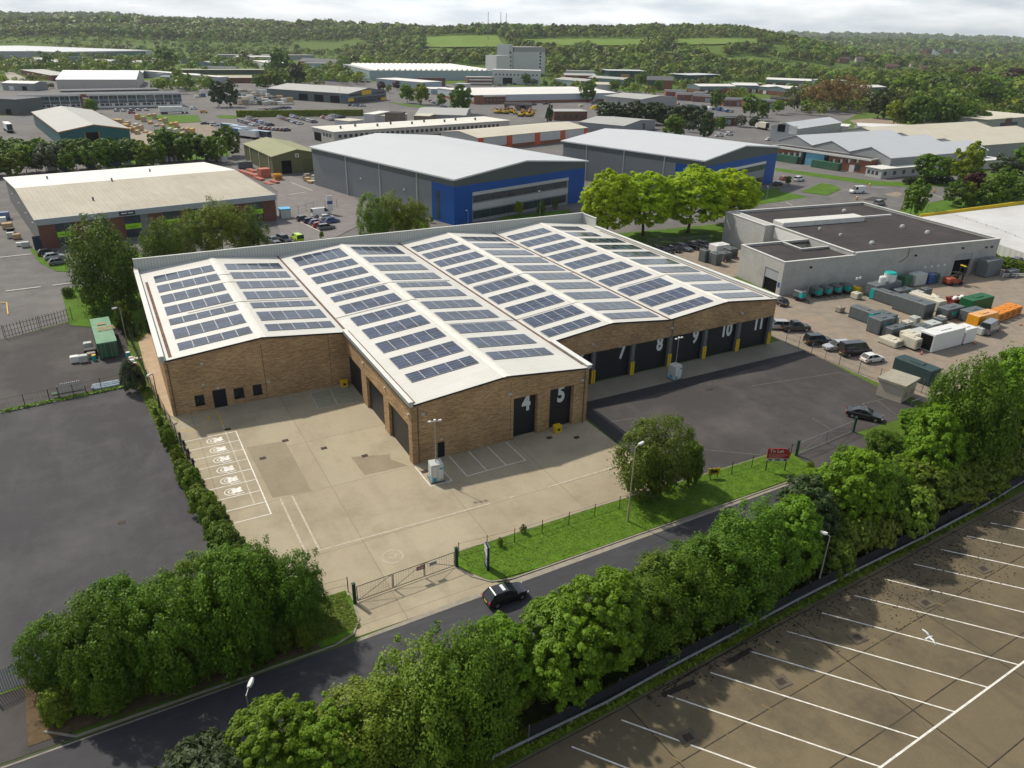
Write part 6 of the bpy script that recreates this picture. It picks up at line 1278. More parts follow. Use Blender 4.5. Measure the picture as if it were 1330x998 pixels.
# houses among the far trees
rnd=random.Random(11)
hs=[(1000,78,1),(1022,82,1),(1040,80,0),(1058,84,1),(1075,88,0),(1095,84,1),(1088,92,1),(1110,90,0),(1128,86,1),(1150,93,1),(1182,90,0),(1195,94,1),(965,72,1),(948,76,0),(985,75,1),(1012,66,1),(1120,66,0),(1142,68,1),(1160,70,1),(1100,58,1),(1072,58,0),(1012,58,1),(800,62,0),(812,61,1),(822,63,0),(790,63,1),(870,72,0),(1215,88,1),(1170,64,0),(1230,70,1),(930,66,1),(905,60,0)]
for i,(px,py,k) in enumerate(hs):
    x,y=TRX(px,py) if 'TRX' in globals() else G(px,py)
    z=hz(x,y); an=math.atan2(x,y); 
    o=bld('small house with brown tiled roof glimpsed between the far trees' if k else 'small house with grey-brown roof and pale walls glimpsed between the far trees',(x,y),(x+math.cos(-an+.3*rnd.random())*rnd.uniform(12,26),y+math.sin(-an+.2)*rnd.uniform(10,20)),9,5.2,3.6,'x',wallm=pm('house_brick',(.2,.11,.08),.9,.2,.3) if k else pm('house_render',(.42,.38,.33),.9,.1,.3),roofm=rf_tile if k else pm('grey_brown_tiles',(.14,.105,.09),.9,.2,.5),cat='house',name='house',group='brown-roofed houses among the far trees' if k else 'pale-walled houses among the far trees',z=z)
    windows(o,1,o['L']-1,3.4,4.6,3,1.4)
# pylons / masts on the ridge
for px,t_ in ((634,12),(650,14),(657,17)):
    x,y=G(px,62); k=1500/math.hypot(x,y); x*=k;y*=k; z=hz(x,y); o=thing('radio_mast','thin lattice mast on the wooded ridge','mast',(x,y,z),0,'three thin masts on the ridge'); h=HT(x,y,t_)-z
    for sx_,sy_ in ((-1,-1),(1,-1),(1,1),(-1,1)): q=MB(); q.tube((sx_*1.6,sy_*1.6,0),(sx_*.2,sy_*.2,h),.16,.1,4); q.build('leg',steelgrey,o)
    q=MB()
    for i in range(8): w_=1.6-1.4*i/8; q.tube((-w_,-w_,h*i/8),(w_,-w_,h*(i+.8)/8),.08,n=3); q.tube((w_,w_,h*i/8),(-w_,w_,h*(i+.8)/8),.08,n=3)
    q.build('bracing',steelgrey,o)
# ------------------------------------------------------------------ yard equipment
dgrey=pm('generator_grey',(.085,.1,.105),.5,.1,1.5,.4,stain=(.13,.14,.14),stain_scale=.8,stain_amt=.4); tealp=pm('teal_panel',(.0,.33,.3),.5,.05,1); creamp=pm('cream_panel',(.5,.47,.38),.6,.12,1.5,stain=(.35,.3,.22),stain_scale=.8); cgreen=pm('container_green',(.03,.11,.06),.6,.15,1,stain=(.12,.14,.09),stain_scale=.5); wood=pm('pale_timber',(.42,.3,.17),.85,.2,2); wood2=pm('grey_timber',(.28,.24,.19),.9,.25,2)
def unitbox(name,label,x0,y0,x1,y1,h,mat,cat='generator',end=None,endm=None,z=.15,a=0,group=None,doors=True,roofm=None):
    """cabinet on a skid; x0..x1,y0..y1 footprint in world axes"""
    cx_,cy_=(x0+x1)/2,(y0+y1)/2; w_,d_=abs(x1-x0)/2,abs(y1-y0)/2; o=thing(name,label,cat,(cx_,cy_,.03),a,group)
    q=MB(); q.box(-w_+.05,-d_+.05,0,w_-.05,-d_+.25,z); q.box(-w_+.05,d_-.25,0,w_-.05,d_-.05,z); q.build('skid',blackp,o)
    q=MB(); q.bev(-w_,-d_,z,w_,d_,z+h,.07); q.build('housing',mat,o)
    if doors:
        n=max(2,int(max(w_,d_)*2/1.3)); q=MB()
        for i in range(n):
            if d_>w_: y=-d_+.15+i*(2*d_-.3)/n; q.box(-w_-.015,y+.05,z+.15,-w_,y+(2*d_-.3)/n-.05,z+h-.25)
            else: x=-w_+.15+i*(2*w_-.3)/n; q.box(x+.05,-d_-.015,z+.15,x+(2*w_-.3)/n-.05,-d_,z+h-.25)
        q.build('access_doors',mat,o)['kind']='stuff'
        q=MB()
        for i in range(6): q.box(-w_+.3,-d_-.02,z+.3+i*.16,w_-.3 if w_<1.6 else -w_+1.2,-d_-.016,z+.37+i*.16)
        q.build('louvres',blackp,o)['kind']='stuff'
    q=MB(); q.bev(-w_*.35,-d_*.35,z+h,w_*.35,d_*.35,z+h+.12,.04); q.build('roof_hatch',roofm or mat,o)
    if end:
        q=MB(); t=.02
        if end=='+y': q.box(-w_-t,d_-.8,z+.05,w_+t,d_+t,z+h-.06)
        elif end=='-y': q.box(-w_-t,-d_-t,z+.05,w_+t,-d_+.8,z+h-.06)
        elif end=='+x': q.box(w_-.8,-d_-t,z+.05,w_+t,d_+t,z+h-.06)
        elif end=='lab': q.box(-w_*.5,-d_-t-.01,z+h*.35,w_*.1,-d_-t,z+h*.7)
        q.build('end_panel',endm or tealp,o)
    return o
gg='generators and plant in the middle of the equipment yard'
unitbox('generator','grey generator with a teal right end, leftmost of the middle group',118.9,80.0,121.0,85.0,2.1,dgrey,end='-y')
unitbox('generator','tall dark generator with a small blue label on its end',115.7,76.0,119.6,78.6,2.6,dgrey,end='lab')
unitbox('generator','low grey generator beside the tall dark one',116.1,73.8,119.4,75.8,1.7,dgrey)
unitbox('generator','dark generator end peeping out behind the tall dark one',121.3,78.2,123.6,81.6,1.8,dgrey)
unitbox('generator','grey generator with a teal left end and white label',132.0,84.8,134.2,90.6,2.1,dgrey,end='+y')
unitbox('generator','longest dark generator, just right of the teal-ended one',130.6,77.8,133.6,84.4,2.7,dgrey)
unitbox('generator','dark generator with teal square in front of the tank container',137.0,87.6,141.0,89.6,1.6,dgrey,end='+x')
unitbox('chiller','long cream chiller unit behind the longest dark generator',137.0,79.2,139.4,85.8,1.9,creamp,cat='chiller')
unitbox('generator','dark blue-grey generator left of the pair beside the yellow unit',134.0,75.4,139.0,77.7,2.0,dgrey,end='lab')
unitbox('generator','grey generator right of the pair beside the yellow unit',136.8,72.6 if False else 75.2-2.5,141.5,74.9 if False else 75.0,1.9,dgrey)
unitbox('container','dark green open-topped container behind the orange units',142.4,75.9,149.0,78.6,2.4,pm('skip_green',(.005,.09,.03),.5,.1,1),cat='container',doors=False)
unitbox('generator','yellow-orange generator, nearest of the orange row',134.6,70.0,140.6,72.2,2.0,PAINT['orange'],z=.5)
for i,(x,l) in enumerate(((142.2,'first small orange unit behind the yellow-orange generator'),(144.5,'second small orange unit of the row'),(146.8,'third small orange unit of the row'),(149.1,'last small orange unit of the row'))): unitbox('generator',l,x,70.6+.25*i,x+1.9,73.2+.25*i,1.5,pm('deep_orange',(.6,.2,.01),.5,.06,1),group='small orange units')
unitbox('container','big white container with an open dark left end, in the middle of the yard',116.8,66.7,125.1,69.3,3.1,whitep,cat='container',doors=False,z=.1,end=None)
q=MB(); q.box(116.76,66.95,.3,116.795,69.1,2.9); o=[c for c in COL.objects if c.name.startswith('container')][-1]; q2=q.build('dark_opening',hole,o,loc=(-o.location.x,-o.location.y,-o.location.z))
unitbox('tank','white cube tank at the right end of the big white container',125.4,66.5,128.4,69,2.6,whitep,cat='tank',doors=False)
unitbox('generator','cream generator in front of the open end of the white container',114.9,68.4,116.5,71.5,1.7,creamp,z=.35); unitbox('plant_skid','low cream equipment skid left of the cream generator',112.9,70.6,115.6,74.0,.9,creamp,cat='plant skid'); unitbox('generator','low cream unit behind the cream generator',117.2,70.6,119.8,73.2,1.5,creamp); unitbox('generator','grey-white unit between the low grey generator and the white container',119.2,70.2+.2,122.2,72.8,1.6,palegrey)
unitbox('generator','small grey unit behind the white container, left one',122.8,72.3,125.2,74.6,1.3,dgrey); unitbox('generator','small pale unit behind the white container, right one',125.8,72.8,128.6,74.8,1.3,palegrey)
for x,y,l in ((139.8,80.5,'stack of white drums and ducts left of the red skip'),(141.6,82.5,'second clump of white ducts behind the red skip')):
    o=thing('duct_stack',l,'ducting',(x,y,.03)); rnd=random.Random(int(x))
    for i in range(5): q=MB(); a=rnd.random()*3; q.tube((rnd.uniform(-.9,.9),rnd.uniform(-.9,.9),.5+.3*(i%3)),(rnd.uniform(-.9,.9)+math.cos(a),rnd.uniform(-.9,.9)+math.sin(a),.6+.3*(i%3)),.45,n=10); q.build('duct',creamp,o)
o=thing('skip','red skip heaped with white sacks','skip',(144.8,80.4,.03),R(-10)); q=MB(); q.add([(-1.5,-.8,0),(1.5,-.8,0),(1.5,.8,0),(-1.5,.8,0),(-2.1,-1,1.5),(2.1,-1,1.5),(2.1,1,1.5),(-2.1,1,1.5)],[(0,3,2,1),(0,1,5,4),(1,2,6,5),(2,3,7,6),(3,0,4,7)]); q.box(-2.15,-1.05,1.42,2.15,-.98,1.56); q.box(-2.15,.98,1.42,2.15,1.05,1.56); q.build('skip_body',PAINT['red'],o)
for i in range(6): q=MB(); q.bev(-1.6+i*.5,-.7+.25*(i%3),.9,-.9+i*.5,.1+.25*(i%3),1.75+.1*(i%2),.15); q.build('sack',whitep,o)
unitbox('container','grey open-sided container against the wall with white tanks on top',133.0,89.9+.1,140.6,92.6,2.5,clad('container_grey',(.11,.13,.14),.35),cat='container',doors=False)
for x,y,r_,h_,l,m_ in ((138.6,91.6,1.2,1.5,'white round tank with a teal lid on top of the grey container',tealp),(136.0,91.3,.7,1.0,'small white tank on top of the grey container',whitep)):
    o=thing('tank',l,'tank',(x,y,2.65)); q=MB(); q.tube((0,0,0),(0,0,h_),r_,n=16); q.build('shell',whitep,o); q=MB(); q.tube((0,0,h_),(0,0,h_+.3),r_*1.03,r_*.85,16); q.build('lid',m_,o)
unitbox('tank','pale grey ribbed tank container by the wall notices',147.6,91.6,151.4,93.6,2.4,palegrey,cat='tank',doors=False); unitbox('bin','blue skip-like bin right of the pale tank container',151.9,91.2,154.0,93,2.0,PAINT['blue'],cat='bin',doors=False); unitbox('bin','small grey-green bin left of the forklift',154.2,91.4,155.6,92.8,1.8,cgreen,cat='bin',doors=False); unitbox('bin','dark green bin left of the pale tank container',144.6,92,147.1,93.8,2.2,cgreen,cat='bin',doors=False)
unitbox('store','grey lean-to store against the flat-roofed building by its big door',168.4,89.0,173.8,91.5,3.6,MATS['container_grey'],cat='store',doors=False); unitbox('bin','long low dark bin at the far right corner of the yard',173.6,86.6,177,88,1.4,dgrey,cat='bin',doors=False)
unitbox('container','long dark green container behind the block substation',103.9,58.4,106.4,64.6,2.4,pm('container_dark',(.025,.05,.05),.6,.1,1),cat='container',doors=False,a=.03); 
unitbox('cabinet','left one of two tall grey cabinets near the six cars',119.0,124.6,120.6,126.8,2.6,dgrey,cat='cabinet',doors=False); unitbox('cabinet','right one of two tall grey cabinets near the six cars',119.6,121.6,121.4,124.2,2.5,dgrey,cat='cabinet',doors=False)
unitbox('generator','grey drum-ended plant beside the tall cabinets',123.6,123.2,126.0,125.6,1.8,dgrey); unitbox('tank','white tank in the corner by the flat-roofed building',126.2,128.6,130.4,131.4,2.0,whitep,cat='tank',doors=False); unitbox('generator','dark plant unit close to the left wall of the low felt roof block',126.8,124.6,129.2,127.2,2.1,dgrey); 
rnd=random.Random(14)
for i,(x,y,w_,d_,h,m_,l) in enumerate(((123.6,79.4,1.6,2.2,1.2,palegrey,'small pale pump beside the leftmost teal-ended generator'),(121.9,75.6,2,1.4,1.1,dgrey,'low dark pump between the grey units'),(124.6,76.8,1.8,1.4,.9,creamp,'low cream crate in the middle of the equipment yard'),(127.2,77.2,1.5,1.5,1.2,palegrey,'pale cube behind the white container'),(130.6,74.6,1.6,2.0,1.3,dgrey,'dark compressor left of the yellow-orange generator'),(132.6,75.6,1.2,1.2,1.0,creamp,'cream box beside the dark compressor'),(135.9,83.2,1.2,2.6,1.2,creamp,'cream duct unit beside the long chiller'),(141.2,86.6,2.2,1.6,1.3,palegrey,'pale crate behind the red skip'),(144.2,86.8,1.8,1.6,1.5,dgrey,'dark crate behind the red skip'),(129.6,91.8,1.6,1.6,1.1,creamp,'cream pallet box near the light mast'),(133.2,68.4,1.6,1.4,1.2,palegrey,'pale box beside the grey panel van'),(119.8,87.6,1.4,1.2,.9,wood2,'brown crate alone between the wall and the generators'))):
    unitbox('plant_unit',l,x-w_/2,y-d_/2,x+w_/2,y+d_/2,h,m_,cat='plant unit',doors=i%3==0)
# towable generators
def towgen(x,y,label,a=0):
    o=thing('towable_generator',label,'towable generator',(x,y,.03),a,'towable generators along the wall'); q=MB(); q.bev(-.75,-1.2,.6,.75,1.3,2.0,.18); q.build('canopy',dgrey,o); q=MB(); q.box(-.77,-1.22,.9,.2,-1.19,1.7); q.box(-.77,-1.22,.9,-.74,-.4,1.7); q.build('teal_panel',tealp,o)
    q=MB(); q.box(-.6,-1.3,.4,.6,1.3,.6); q.tube((-.5,-1.2,.5),(0,-2.6,.5),.05,n=5); q.tube((.5,-1.2,.5),(0,-2.6,.5),.05,n=5); q.tube((0,-2.5,.05),(0,-2.5,.6),.04,n=5); q.build('chassis',blackp,o)
    for s in (-.85,.85):
        w_=MB(); w_.tube((s-.1,0,.36),(s+.1,0,.36),.36,n=12); w_.build('wheel',tyre,o); w_=MB(); w_.box(s-.14,-.45,.72,s+.14,.45,.78); w_.build('mudguard',blackp,o)
for x,y,l in ((118.2,96.0,'first towable generator along the painted wall, slightly apart on the left'),(122.8,96.1,'second towable generator along the wall'),(125.4,95.9,'third towable generator along the wall'),(128.0,95.7,'fourth towable generator along the wall'),(130.6,95.3,'fifth towable generator along the wall, next to the yellow lighting mast')): towgen(x,y,l,R(rnd.uniform(-4,4)))
o=thing('lighting_mast','yellow mobile light mast with white lamps between the trailers and the grey container','lighting mast',(132.4,94.2,.03)); q=MB(); q.bev(-.6,-.9,.4,.6,.9,1.4,.1); q.build('base_unit',yellowp,o); q=MB(); q.tube((0,0,1.4),(0,0,3.2),.08,n=6); q.build('mast',galv,o)
for s in (-.5,.5): q=MB(); q.box(s-.25,-.15,3.0,s+.25,.1,3.4); q.build('lamp',whitep,o)
# forklift
o=thing('forklift','red-brown forklift truck with raised black mast in front of the big dark door','forklift',(157.4,89.2,.03),R(-12)); q=MB(); q.bev(-2.3,-1.0,.5,-.3,1.0,1.6,.2); q.bev(-.4,-.95,.45,1.2,.95,1.1,.1); q.build('body',pm('forklift_red',(.3,.06,.03),.6,.15,2),o)
q=MB(); [q.tube((x,y,1.1),(x*.8,y*.9,2.6),.06,n=5) for x in (-.6,1.0) for y in (-.85,.85)]; q.box(-.6,-.85,2.55,.95,.85,2.65); q.build('cab_frame',blackp,o); q=MB(); q.box(-.3,-.35,1.1,.3,.35,1.7); q.build('seat',blackp,o)
q=MB(); [q.box(1.3,s-.08,.1,1.55,s+.08,3.9) for s in (-.6,.6)]; [q.box(1.32,-.6,z,1.5,.6,z+.12) for z in (.6,2.0,3.6)]; q.build('mast',blackp,o); q=MB(); q.box(1.2,-.7,3.9,1.6,.7,4.05); q.build('mast_head',yellowp,o); q=MB(); [q.box(1.55,s-.07,.15,2.8,s+.07,.22) for s in (-.4,.4)]; q.build('forks',blackp,o)
for x in (-1.6,.9):
    for s in (-1,1): q=MB(); q.tube((x,s*.75,.45),(x,s*1.1,.45),.45,n=12); q.build('wheel',tyre,o)
# cones
def cone(x,y,label):
    o=thing('traffic_cone',label,'traffic cone',(x,y,.03),0,None); q=MB(); q.tube((0,0,.03),(0,0,.75),.16,.03,10); q.build('cone_body',pm('cone_orange',(.7,.1,.02),.5,.05,1),o); q=MB(); q.tube((0,0,.35),(0,0,.5),.108,.078,10); q.build('white_sleeve',whitep,o); q=MB(); q.box(-.22,-.22,0,.22,.22,.04); q.build('foot',blackp,o)
for q_,l in (((718,600),'traffic cone at the near corner of the big white container'),((1310,428),'traffic cone alone at the right edge of the equipment yard'),((1033,538),'traffic cone by the white cube tank')): cone(*r4(*q_),l)
cone(*r3(617,312),'traffic cone beside the two tall grey cabinets')
# white pipe rail
o=thing('pipe_rail','white pipe rail at the right edge of the equipment yard','barrier',(172.3,87.4,0)); q=MB(); q.tube((0,0,.9),(9,-3.5,.9),.09,n=6); q.tube((0,0,.45),(9,-3.5,.45),.07,n=6); q.build('rails',whitep,o); q=MB(); [q.tube((3*i,-1.17*i,0),(3*i,-1.17*i,1),.08,n=6) for i in range(4)]; q.build('posts',whitep,o)['kind']='stuff'
# left: green container and bits
o=thing('container','green shipping container with boards on its dented roof, left of the warehouse','container',(-3.45,122.5,.03),R(3)); q=MB(); q.box(-1.35,0,.1,1.35,12.2,2.6); 
for i in range(40): q.box(-1.4,.2+i*.3,.25,-1.35,.35+i*.3,2.45); q.box(1.35,.2+i*.3,.25,1.4,.35+i*.3,2.45)
q.build('shell',cgreen,o); q=MB(); q.box(-1.41,-.03,2.45,1.41,12.23,2.66); q.build('roof',pm('faded_green_roof',(.12,.26,.16),.7,.15,.7,stain=(.25,.3,.2),stain_scale=.6),o)
for s in (-1,1):
    q=MB(); q.box(s*.68-.62,-.07,.2,s*.68+.62,-.005,2.4); d=q.build('door',cgreen,o); q=MB(); [q.tube((s*.68+k,-.1,.2),(s*.68+k,-.1,2.4),.025,n=5) for k in (-.3,.3)]; q.build('lock_bar',galv,d)
q=MB(); [q.box(-1.4+2.65*i,-.04,0,-1.25+2.65*i,.1,2.6) for i in (0,1)]; q.build('corner_post',cgreen,o)
def pallet(x,y,label,z=.03,a=0,sheet=None,n=1,cat='pallet',name='pallet',lw=(1.2,1.0)):
    o=thing(name,label,cat,(x,y,z),a); 
    for k in range(n):
        q=MB(); [q.box(-lw[0]/2,-lw[1]/2+i*lw[1]/6.5,.14*k+.1,lw[0]/2,-lw[1]/2+i*lw[1]/6.5+.1,.14*k+.125) for i in range(7)]; [q.box(-lw[0]/2+i*(lw[0]-.1)/2,-lw[1]/2,.14*k,-lw[0]/2+i*(lw[0]-.1)/2+.1,lw[1]/2,.14*k+.1) for i in range(3)]; q.build('deck',wood,o)
    if sheet: q=MB(); q.bev(-lw[0]/2,-lw[1]/2,.14*n,lw[0]/2,lw[1]/2,.14*n+sheet[0],.08); q.build('load',sheet[1],o)
    return o
pallet(-3.3,128.8,'board of pale plywood lying on the green container roof',2.72,.15,lw=(2.4,1.9)); pallet(-3.9,131.2,'brown pallet at the back of the green container roof',2.72,.1)
pallet(-6.3,128.2,'upright grey-white racking frames left of the container',sheet=(.9,palegrey),n=1); pallet(-6.0,125.4,'dark stillage with pale top beside the container',sheet=(.8,blackp),n=1,lw=(1.8,1.2)); pallet(-5.9,123.9,'bundle of blue and brown drums at the container side',sheet=(.7,wood2)); pallet(-8.2,123.0,'pallet of grey plastic sacks, left one',sheet=(.9,whitep)); pallet(-7.0,122.6,'pallet of grey plastic sacks, right one',sheet=(1.0,palegrey))
def drum(x,y,label,mat,lid=None):
    o=thing('drum',label,'drum',(x,y,.03)); q=MB(); q.tube((0,0,0),(0,0,.88),.3,n=14); [q.tube((0,0,z),(0,0,z+.04),.315,n=14) for z in (.28,.58)]; q.build('shell',mat,o); q=MB(); q.tube((0,0,.88),(0,0,.93),.31,n=14); q.build('lid',lid or mat,o)
drum(-5.6,122.5,'teal drum with yellow lid at the container corner',tealp,yellowp); drum(-.9,121.5,'teal drum right of the container doors',tealp,whitep)
o=thing('rubbish_heap','small heap of white and red sacks and scrap beside the fence by the grey-green bush','rubbish heap',(-.5,118.3,.03)); rnd=random.Random(4)
for i in range(9): q=MB(); x,y=rnd.uniform(-.9,.6),rnd.uniform(-1.8,2.2); q.bev(x,y,0,x+rnd.uniform(.4,.9),y+rnd.uniform(.3,.8),rnd.uniform(.2,.5),.08); q.build('sack',[whitep,whitep,PAINT['red'],creamp][i%4],o)
x,y=c1(370,755); o=thing('post_rack','green rack holding a row of pale grey posts','rack',(x,y,.03),R(3)); q=MB(); [q.box(-1.7+3.3*i,-.4,0,-1.6+3.3*i,.4,1.2+.5*(1-i)) for i in (0,1)]; q.box(-1.7,-.35,.5,1.7,-.25,.62); q.box(-2.4,-.45,.55,-1.7,.45,.7); q.build('frame',greenp,o)
for i in range(10): q=MB(); q.box(-1.2+i*.25,-.25,.35,-1.08+i*.25,-.1,2.0); q.build('post',palegrey,o)
x,y=c1(545,715); o=thing('sheeted_pile','pile of pipes under pale blue plastic sheeting behind the short fence','pile',(x,y,.03),R(4)); rnd=random.Random(9)
for i in range(7): q=MB(); a=rnd.uniform(-.3,.3); q.tube((-2+rnd.random(),-.6+.2*i,.25+.1*(i%3)),(1.5+rnd.random()*.6,-.6+.2*i+a,.25+.12*(i%3)),.22,n=8); q.build('pipe_bundle',pm('pale_sheeting',(.3,.36,.42),.4,.35,1.5),o)
for i,(p,w_,h_,m_) in enumerate((((50,700),2.2,1.8,'blue'),((70,780),2.2,1.3,'wood'),((100,860),1.6,1.2,'grey'),((150,870),1.6,1.1,'wood'),((170,930),1.2,.7,'white'),((225,940),1.6,1.1,'grey'),((25,740),2,1.6,'white'),((95,815),1.5,1,'black'))):
    x,y=r1(*p); pallet(x,y,('blue-sheeted','timber','grey','brown','small white','end grey','white wrapped','black wrapped')[i]+' pallet load along the fence left of the lime-banner shop',sheet=(h_,{'blue':PAINT['blue'],'wood':wood,'grey':palegrey,'white':whitep,'black':blackp}[m_]),lw=(w_,w_*.8))
# shop yard: racks of red tubes, timber
for i,(p,w_,d_,h_) in enumerate((((655,215),1.6,8,1.0),((700,235),1.6,9,1.2),((745,255),1.6,6,1.0),((800,280),1.4,5,.5),((840,275),1.4,5,.8),((700,205),1.8,6,.9))):
    x,y=r2(*p); o=thing('tube_stack',('back-left','second','middle','low front','right front','rear')[i]+' stack of salmon-red tubes beside the olive shed','tube stack',(x,y,.03),R(12),'stacks of salmon-red tubes'); q=MB()
    for a_ in range(4):
        for b_ in range(max(1,int(h_/.35))): q.tube((-w_/2+a_*w_/4+.2,-d_/2,.2+b_*.36),(-w_/2+a_*w_/4+.2,d_/2,.2+b_*.36),.17,n=6)
    q.build('tubes',pm('salmon_tubes',(.42,.14,.09),.7,.12,1),o)['kind']='stuff'; q=MB(); [q.box(-w_/2,y_,0,w_/2,y_+.1,.06) for y_ in (-d_/3,d_/3)]; q.build('bearers',wood2,o)
x,y=r2(778,240); o=thing('tube_stack','tall square block of salmon-red tubes, highest of the stacks','tube stack',(x,y,.03),R(12)); q=MB(); q.bev(-1.8,-1.6,.1,1.8,1.6,3.0,.05); q.build('tubes',pm('salmon_tubes2',(.42,.14,.09),.7,.25,4),o); q=MB(); q.box(-1.9,-1.2,0,1.9,-1,.1); q.build('bearer',wood2,o)
unitbox('dumper','orange and red plant at the foot of the tall tube block',*[v for v in (r2(860,255)[0]-1.3,r2(860,255)[1]-1.5,r2(860,255)[0]+1.3,r2(860,255)[1]+1.5)],1.8,PAINT['orange'],cat='plant machine'); unitbox('container','dark green store box beside the olive shed wall',r2(660,185)[0]-2.5,r2(660,185)[1]-1.2,r2(660,185)[0]+2.5,r2(660,185)[1]+1.2,2.3,dgrey,cat='store box',doors=False)
rnd=random.Random(8)
for i in range(16):
    x,y=r2(1030+rnd.random()*145,240+rnd.random()*40); pallet(x,y,'pallet of brown goods in the pile between the olive shed and the big grey unit',sheet=(rnd.uniform(.6,1.6),[wood,wood2,creamp][i%3]),lw=(1.8,1.6),a=rnd.random())['group']='pallets of brown goods beside the olive shed'
for i in range(26):
    p=(60+i*10.5,150-i*.55) if i<20 else (430+(i-20)*20,135+(i-20)*2); x,y=r2(*p); pallet(x,y,'shrink-wrapped grey crate in the row behind the long shop',sheet=(rnd.uniform(1.6,2.3),[palegrey,whitep,dgrey][i%3]),lw=(2.2,2.0))['group']='shrink-wrapped crates behind the long shop'
for i,(p,m_) in enumerate((((450,280),'white'),((550,272),'blue'),((790,255),'blue'),((960,235),'blue'),((1020,232),'blue'),((1105,232),'white'),((1210,225),'wood'))):
    x,y=r1(*p); pallet(x,y,('white crates','blue crate','tall blue frame','left blue-and-white stack','right blue-and-white stack','white van-like crate','long timber bundle')[i]+' behind the white roof slope of the long shop',sheet=(1.8 if i!=2 else 3.2,{'white':palegrey,'blue':PAINT['blue'],'wood':wood}[m_]),lw=(2.6,2.2))
x,y=r2(905,490); o=thing('kiosk','small kiosk with blue roof beside the right end of the long shop','kiosk',(x,y,0)); q=MB(); q.box(-1.3,-1.3,0,1.3,1.3,2.4); q.build('wall',palegrey,o); q=MB(); q.box(-1.5,-1.5,2.4,1.5,1.5,2.7); q.build('roof',pm('sky_blue_roof',(.1,.4,.65),.5,.05,1),o)
x,y=r2(1185,470); o=thing('pylon_sign','tall white and blue sign board in the shop car park','sign',(x,y,0)); q=MB(); q.box(-.8,-.15,1,.8,.15,5.2); q.build('board',whitep,o); q=MB(); q.box(-.75,-.17,2.9,.75,-.155,3.8); q.build('blue_panel',PAINT['blue'],o); q=MB(); q.box(-.1,-.1,0,.1,.1,1); q.build('post',steelgrey,o)
fence('yard_fence','fence between the shop car park and the delivery yard',[r2(940,478),r2(1080,440),r2(1225,425)],2.2,3,post=steelgrey,wire=steelgrey,vstep=.5)
fence('yard_fence','fence along the left wall of the grey and blue unit',[m2(360,402),m2(640,480),m2(800,520)],2.2,3,post=blackiron,wire=blackiron,vstep=.35)
# shop cars
for i,(p,cl,k,l) in enumerate((((105,622),'black','hatch','dark car in front of the shop windows'),((170,610),'white','hatch','white car in front of the shop, left one'),((235,598),'white','hatch','second white car in front of the shop'),((318,585),'silver','hatch','silver car half hidden by the birches'),((165,700),'navy','saloon','dark blue car in the near row before the shop'),((228,690),'black','suv','black off-roader in the near row before the shop'),((65,668),'silver','hatch','silver car behind the drooping birch'),((835,645),'grey','hatch','grey car left of the lime-green van'),((900,640),'black','suv','black car next to the lime-green van'),((1022,508),'navy','hatch','first dark car of the shop corner cluster'),((1062,522),'navy','hatch','second dark car of the shop corner cluster'),((1100,532),'blue','hatch','blue car in the shop corner cluster'),((1120,548),'red','hatch','red car in the shop corner cluster'),((1160,562),'grey','estate','grey estate nearest the birches in the cluster'),((1130,480),'white','van','white van in the shop corner cluster'),((1165,500),'white','hatch','white car behind the red one in the cluster'),((1195,520),'blue','hatch','bright blue car at the right of the cluster'))):
    x,y=r2(*p); car(k,cl,x,y,R(-75 if i<9 else 8),l,'cars in front of the long shop' if i<9 else 'cluster of cars by the shop corner',hi=True)
x,y=r2(978,630); o=car('smallvan','lime',x,y,R(100),'lime-green van with dark blue rear in front of the birches'); q=MB(); q.box(-2.35,-.86,.9,-2.26,.86,1.75); q.build('rear_panel',PAINT['navy'],o)
for i,(p,l) in enumerate((((245,45),'dark car at the left junction, farthest of three'),((280,65),'silver car at the left junction, middle of three'),((303,92),'grey car at the left junction, nearest of three'))): x,y=c1(*p); car('hatch',['black','silver','grey'][i],x,y,R(10),l,'three cars by the brick corner of the shop')
for p,k,cl,l,a in (((505,270),'van','white','white box van rounding the junction',170),((615,330),'suv','grey','blue-grey car at the traffic island',10),((145,205),'hatch','red','red car beside the blue gable of the second unit',10),((218,210),'suv','white','white off-roader in the small car park',10),((115,232),'saloon','navy','dark saloon in front of the second blue unit',10)):
    x,y=r5(*p); car(k,cl,x,y,R(a),l)
for p,k,cl,l,a in (((228,650),'smallvan','white','white van, left one in the yard behind the second unit',-20),((312,638),'smallvan','white','white car-van, right one in the yard behind the second unit',-20),((655,685),'hatch','white','white car behind the roof of the second unit, left',0),((720,688),'hatch','silver','silver car behind the roof of the second unit, right',0)):
    x,y=f6(*p); car(k,cl,x,y,R(a),l,hi=False)
